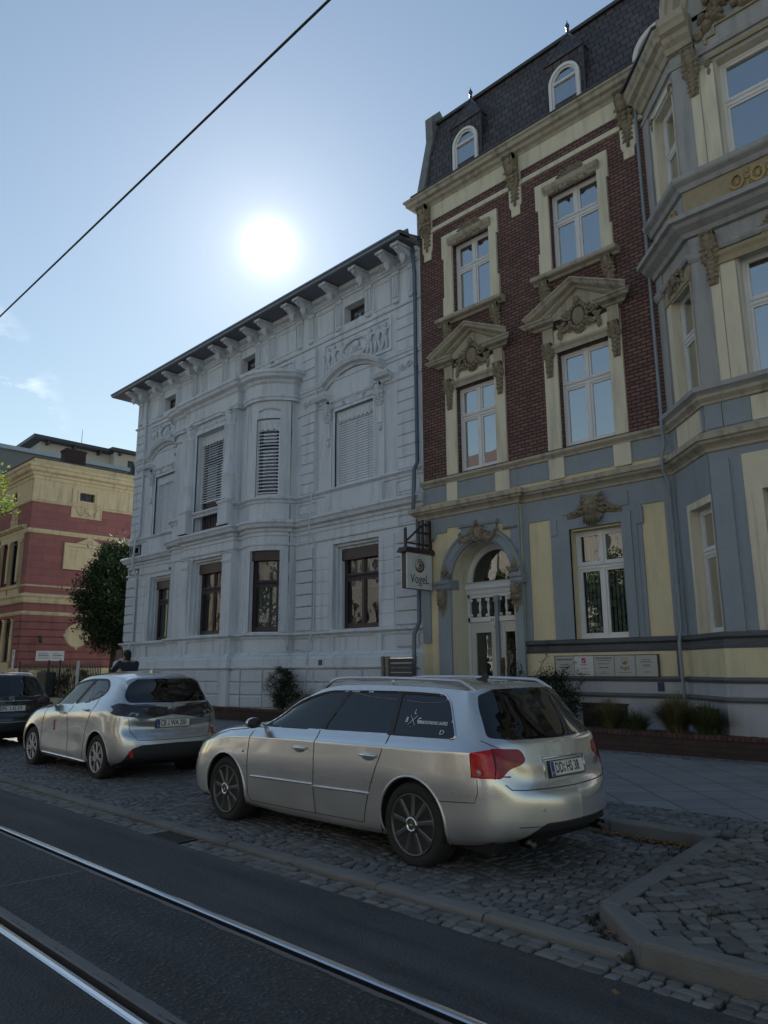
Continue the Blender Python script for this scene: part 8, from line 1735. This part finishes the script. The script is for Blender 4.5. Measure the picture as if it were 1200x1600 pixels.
# ------------------------------------------------------------------ cyclist
def skin_mesh(name, J, E, m, parent=None, sub=2, root=0):
    me = bpy.data.meshes.new(name); idx = {k: i for i, k in enumerate(J)}; me.from_pydata([J[k][0] for k in J], [(idx[a], idx[b]) for a, b in E], []); o = bpy.data.objects.new(name, me); COL.objects.link(o)
    o.modifiers.new('skin', 'SKIN'); 
    if not me.skin_vertices: 
        b = bmesh.new(); b.from_mesh(me); b.verts.layers.skin.verify(); b.to_mesh(me); b.free()
    for i, k in enumerate(J): r = J[k][1]; me.skin_vertices[0].data[i].radius = r if isinstance(r, tuple) else (r, r); me.skin_vertices[0].data[i].use_root = (i == root)
    s = o.modifiers.new('sub', 'SUBSURF'); s.levels = s.render_levels = sub; dg = bpy.context.evaluated_depsgraph_get(); nm = bpy.data.meshes.new_from_object(o.evaluated_get(dg)); bpy.data.objects.remove(o); nm.name = name
    nm.materials.clear(); nm.materials.append(m); nm.polygons.foreach_set('use_smooth', [True]*len(nm.polygons)); o = bpy.data.objects.new(name, nm); COL.objects.link(o)
    if parent is not None: o.parent = parent; nm.transform(Matrix.Translation(-parent_loc(parent)))
    return o
def cyclist():
    bx, by, z0 = -17.35, 8.5, .13; M_sk = mat('skin', (.35, .20, .14), .6, var=.05); M_jk = mat('dark_navy_jacket', (.016, .02, .03), .85, var=.25, vscale=10, bump=.5, bscale=12); M_tr = mat('dark_trousers', (.02, .02, .024), .9, bump=.3); M_hr = mat('dark_hair', (.008, .007, .007), .7, bump=.5, bscale=120); M_sh = mat('shoe_leather', (.02, .02, .02), .5)
    K = thing('bicycle', 'bicycle under the rider, mostly hidden behind the grey-silver hatchback', 'bicycle', (bx-.1, by, z0)); f = MB(); P = lambda x, z, y=0: (bx+x, by+y, z0+z)
    for x in (.48, -.58):
        w = MB(); w.tube([P(x+.34*cos(a), .35+.34*sin(a)) for a in [2*pi*k/32 for k in range(33)]], .016, 8, cap=False); W_ = w.build('wheel', M_tyre, K); w = MB()
        for k in range(14): a = 2*pi*k/14; w.tube([P(x, .35, .02 if k % 2 else -.02), P(x+.33*cos(a), .35+.33*sin(a))], .0015, 3)
        w.build('spokes', M_chrome, W_)
    for a, b in (((.48, .35), (.10, .30)), ((.10, .30), (.22, .92)), ((.22, .80), (.48, .35)), ((.22, .82), (-.36, .86)), ((.10, .30), (-.40, .72)), ((-.35, .98), (-.42, .70)), ((-.42, .70), (-.58, .35)), ((-.34, .98), (-.36, 1.16))): f.tube([P(*a), P(*b)], .016, 8)
    f.build('frame', M_black, K); h = MB(); h.tube([P(-.26, 1.17, -.27), P(-.38, 1.18, -.16), P(-.38, 1.17, 0), P(-.38, 1.18, .16), P(-.26, 1.17, .27)], .012, 8); h.build('handlebar', M_black, K); s = MB(); s.blob(Fr(P(.24, .96)), 0, 0, 0, .13, .07, .03, nu=12, nv=6); s.build('saddle', M_black, K)
    c = MB(); c.lathe(P(.10, .30, -.03), [(.09, 0), (.09, .005)], 20, axis='Y'); c.tube([P(.10, .30, -.06), P(.05, .14, -.09), P(.05, .14, -.19)], .009, 5); c.tube([P(.10, .30, .06), P(.15, .46, .09), P(.15, .46, .19)], .009, 5); c.build('crank', M_black, K)
    R_ = thing('person', 'dark-haired cyclist in a dark navy jacket, seen from behind, arm stretched to the handlebar', 'person', (bx, by, z0))
    hd = (-.02, 1.74); J = {'pel': (P(.22, 1.06), (.15, .13)), 'sp1': (P(.17, 1.25), (.16, .12)), 'ch': (P(.08, 1.50), (.19, .12)), 'nb': (P(.03, 1.60), (.085, .07)), 'nk': (P(.0, 1.64), .058), 'h1': (P(-.02, 1.67), (.075, .085)), 'h2': (P(-.03, 1.75), (.082, .095)), 'h3': (P(-.02, 1.80), (.06, .07))}
    E = [('pel', 'sp1'), ('sp1', 'ch'), ('ch', 'nb'), ('nb', 'nk'), ('nk', 'h1'), ('h1', 'h2'), ('h2', 'h3')]; JJ = {k: J[k] for k in ('pel', 'sp1', 'ch')}; JE = [('pel', 'sp1'), ('sp1', 'ch')]; TJ = {'pel': (P(.22, 1.06), (.16, .14))}; TE = []
    for t, s in (('l', -1), ('r', 1)):
        A = {'sh': (P(.05, 1.55, s*.21), .072), 'el': (P(-.14, 1.34, s*.29), .052), 'wr': (P(-.28, 1.20, s*.26), .034), 'hn': (P(-.34, 1.19, s*.255), (.036, .025)), 'hip': (P(.20, 1.0, s*.11), .10), 'kn': (P(-.20, .80 if s > 0 else .62, s*.13), .065), 'an': (P(.12 if s > 0 else .05, .50 if s > 0 else .20, s*.14), .042), 'ft': (P(.02 if s > 0 else -.06, .45 if s > 0 else .14, s*.14), (.04, .035))}
        for k, v in A.items(): J[k+t] = v
        E += [('ch', 'sh'+t), ('sh'+t, 'el'+t), ('el'+t, 'wr'+t), ('wr'+t, 'hn'+t), ('pel', 'hip'+t), ('hip'+t, 'kn'+t), ('kn'+t, 'an'+t), ('an'+t, 'ft'+t)]
        hx, hy, hz = A['hn'][0]
        for q in range(4): J['f%d%s' % (q, t)] = ((hx-.045, hy+s*(-.03+.02*q), hz-.005), .009); J['g%d%s' % (q, t)] = ((hx-.05, hy+s*(-.03+.02*q), hz-.035), .008); E += [('hn'+t, 'f%d%s' % (q, t)), ('f%d%s' % (q, t), 'g%d%s' % (q, t))]
        J['th'+t] = ((hx-.01, hy-s*.045, hz-.01), .010); E.append(('hn'+t, 'th'+t))
        for k in ('sh', 'el', 'wr'): p, r = A[k]; JJ[k+t] = (p, r+.014)
        JE += [('ch', 'sh'+t), ('sh'+t, 'el'+t), ('el'+t, 'wr'+t)]
        for k in ('hip', 'kn', 'an'): p, r = A[k]; TJ[k+t] = (p, r+.012)
        TE += [('pel', 'hip'+t), ('hip'+t, 'kn'+t), ('kn'+t, 'an'+t)]; S = MB(); x, y, z = A['ft'][0]; S.blob(Fr((x-.03, y, z-.03)), 0, 0, 0, .13, .045, .04, nu=12, nv=6); S.build('shoe', M_sh, R_)
    JJ = {k: (p, tuple(a+.018 for a in r) if isinstance(r, tuple) else r) for k, (p, r) in JJ.items()}
    skin_mesh('body', J, E, M_sk, R_); skin_mesh('jacket', JJ, JE, M_jk, R_); skin_mesh('trousers', TJ, TE, M_tr, R_)
    h = MB(); h.blob(Fr(P(.005, 1.775)), 0, 0, 0, .108, .092, .105, nu=16, nv=12); h.blob(Fr(P(.045, 1.71)), 0, 0, 0, .06, .078, .07, nu=12, nv=8); h.build('hair', M_hr, R_); c = MB(); c.lathe(P(.015, 1.60), [(.095, 0), (.08, .05), (.066, .065)], 16, axis=Vector((-.3, 0, 1)).normalized()); c.build('collar', M_jk, R_)
    e = MB()
    for s in (-1, 1): e.blob(Fr(P(-.02, 1.735)), 0, s*-.088, 0, .018, .010, .03)
    e.blob(Fr(P(-.125, 1.735)), 0, 0, 0, .02, .014, .025); e.build('ears_and_nose', M_sk, R_)
cyclist()

# ------------------------------------------------------------------ the other side of the street (lights and mirrors in glass and paint)
def opposite():
    specs = [(-64, -46, 12.5, (.50, .44, .34), 'ochre'), (-45.5, -30, 14.5, (.55, .53, .48), 'pale'), (-29.5, -17, 11.5, (.46, .42, .36), 'grey-beige'), (-16.5, -5, 12.5, (.56, .50, .40), 'sand-coloured'), (-4.5, 12, 13.5, (.58, .56, .52), 'white')]
    for x0, x1, h, col, nm in specs:
        B = thing('opposite_house', nm+' rendered sunlit house across the street behind the viewer', 'house', ((x0+x1)/2, -13, 0)); F = Fr((0, -13, 0), pi, n=(0, 1, 0)); m = mat('render_'+nm, col, .9, var=.08, vscale=1, bump=.2); n = int((x1-x0)/2.7); ws = []
        for f in range(int(h//3.4)):
            for k in range(n): c = -(x0+(x1-x0)*(k+.5)/n); ws.append((c-.55, c+.55, 1.5+f*3.4, 3.3+f*3.4))
        w = MB(); w.wall(F, -x1, -x0, 0, h, ws, d=.2)
        for x in (x0, x1): w.add([(x, -13, 0), (x, -24, 0), (x, -24, h), (x, -13, h)], [(0, 1, 2, 3)])
        w.build('wall', m, B, recalc=False); r = MB(); r.add([(x0-.2, -12.6, h), (x1+.2, -12.6, h), (x1+.2, -18, h+3.4), (x0-.2, -18, h+3.4), (x1+.2, -24, h), (x0-.2, -24, h)], [(0, 1, 2, 3), (3, 2, 4, 5), (1, 4, 2), (0, 3, 5)]); r.build('roof', M_brick2, B, recalc=False)
        g = MB(); fr = MB()
        for a in ws: g.box(F, a[0]+.06, a[1]-.06, -.17, -.16, a[2]+.06, a[3]-.06); rect_frame(F, fr, a[0], a[1], a[2], a[3], -.18, -.12, .07); fr.box(F, (a[0]+a[1])/2-.03, (a[0]+a[1])/2+.03, -.18, -.12, a[2], a[3]); fr.box(F, a[0]-.05, a[1]+.05, 0, .10, a[2]-.08, a[2])
        for z in (h-.3, 4.4): fr.box(F, -x1, -x0, 0, .25, z, z+.3)
        g.build('window_panes', M_black, B); fr.build('window_frames', M_white, B)
    m = leaf_mat('lime_leaves', (.06, .10, .025), .5, .4)
    for x, y, s in [q for q in ((-33, -9.2, 1), (-26, -9.2, .8), (-19, -9.2, .85), (-12.5, -9.4, .8), (-4, -9.3, .9))]:
        T = thing('lime_tree', 'green lime tree on the far pavement behind the viewer, at x %d' % x if False else 'broad green lime tree on the opposite pavement behind the viewer', 'tree', (x, y, 0), group='lime trees on the opposite pavement'); b = MB(); limbs(b, (x, y, 0), (x, y, 7*s), .2, 12, rg, 2, .4); b.build('trunk', M_bark, T); leafmesh('crown', crown_pts(6000, (x, y, 6*s), (2.2*s, 2.0*s, 2.6*s), rg, 80, .35, lambda z: 1), (.16, .28), m, T, rg, .8)
    sheet('far_pavement', [(X0, -13, .02), (30, -13, .02), (30, -5, .02), (X0, -5, .02)], M_slab)
opposite()
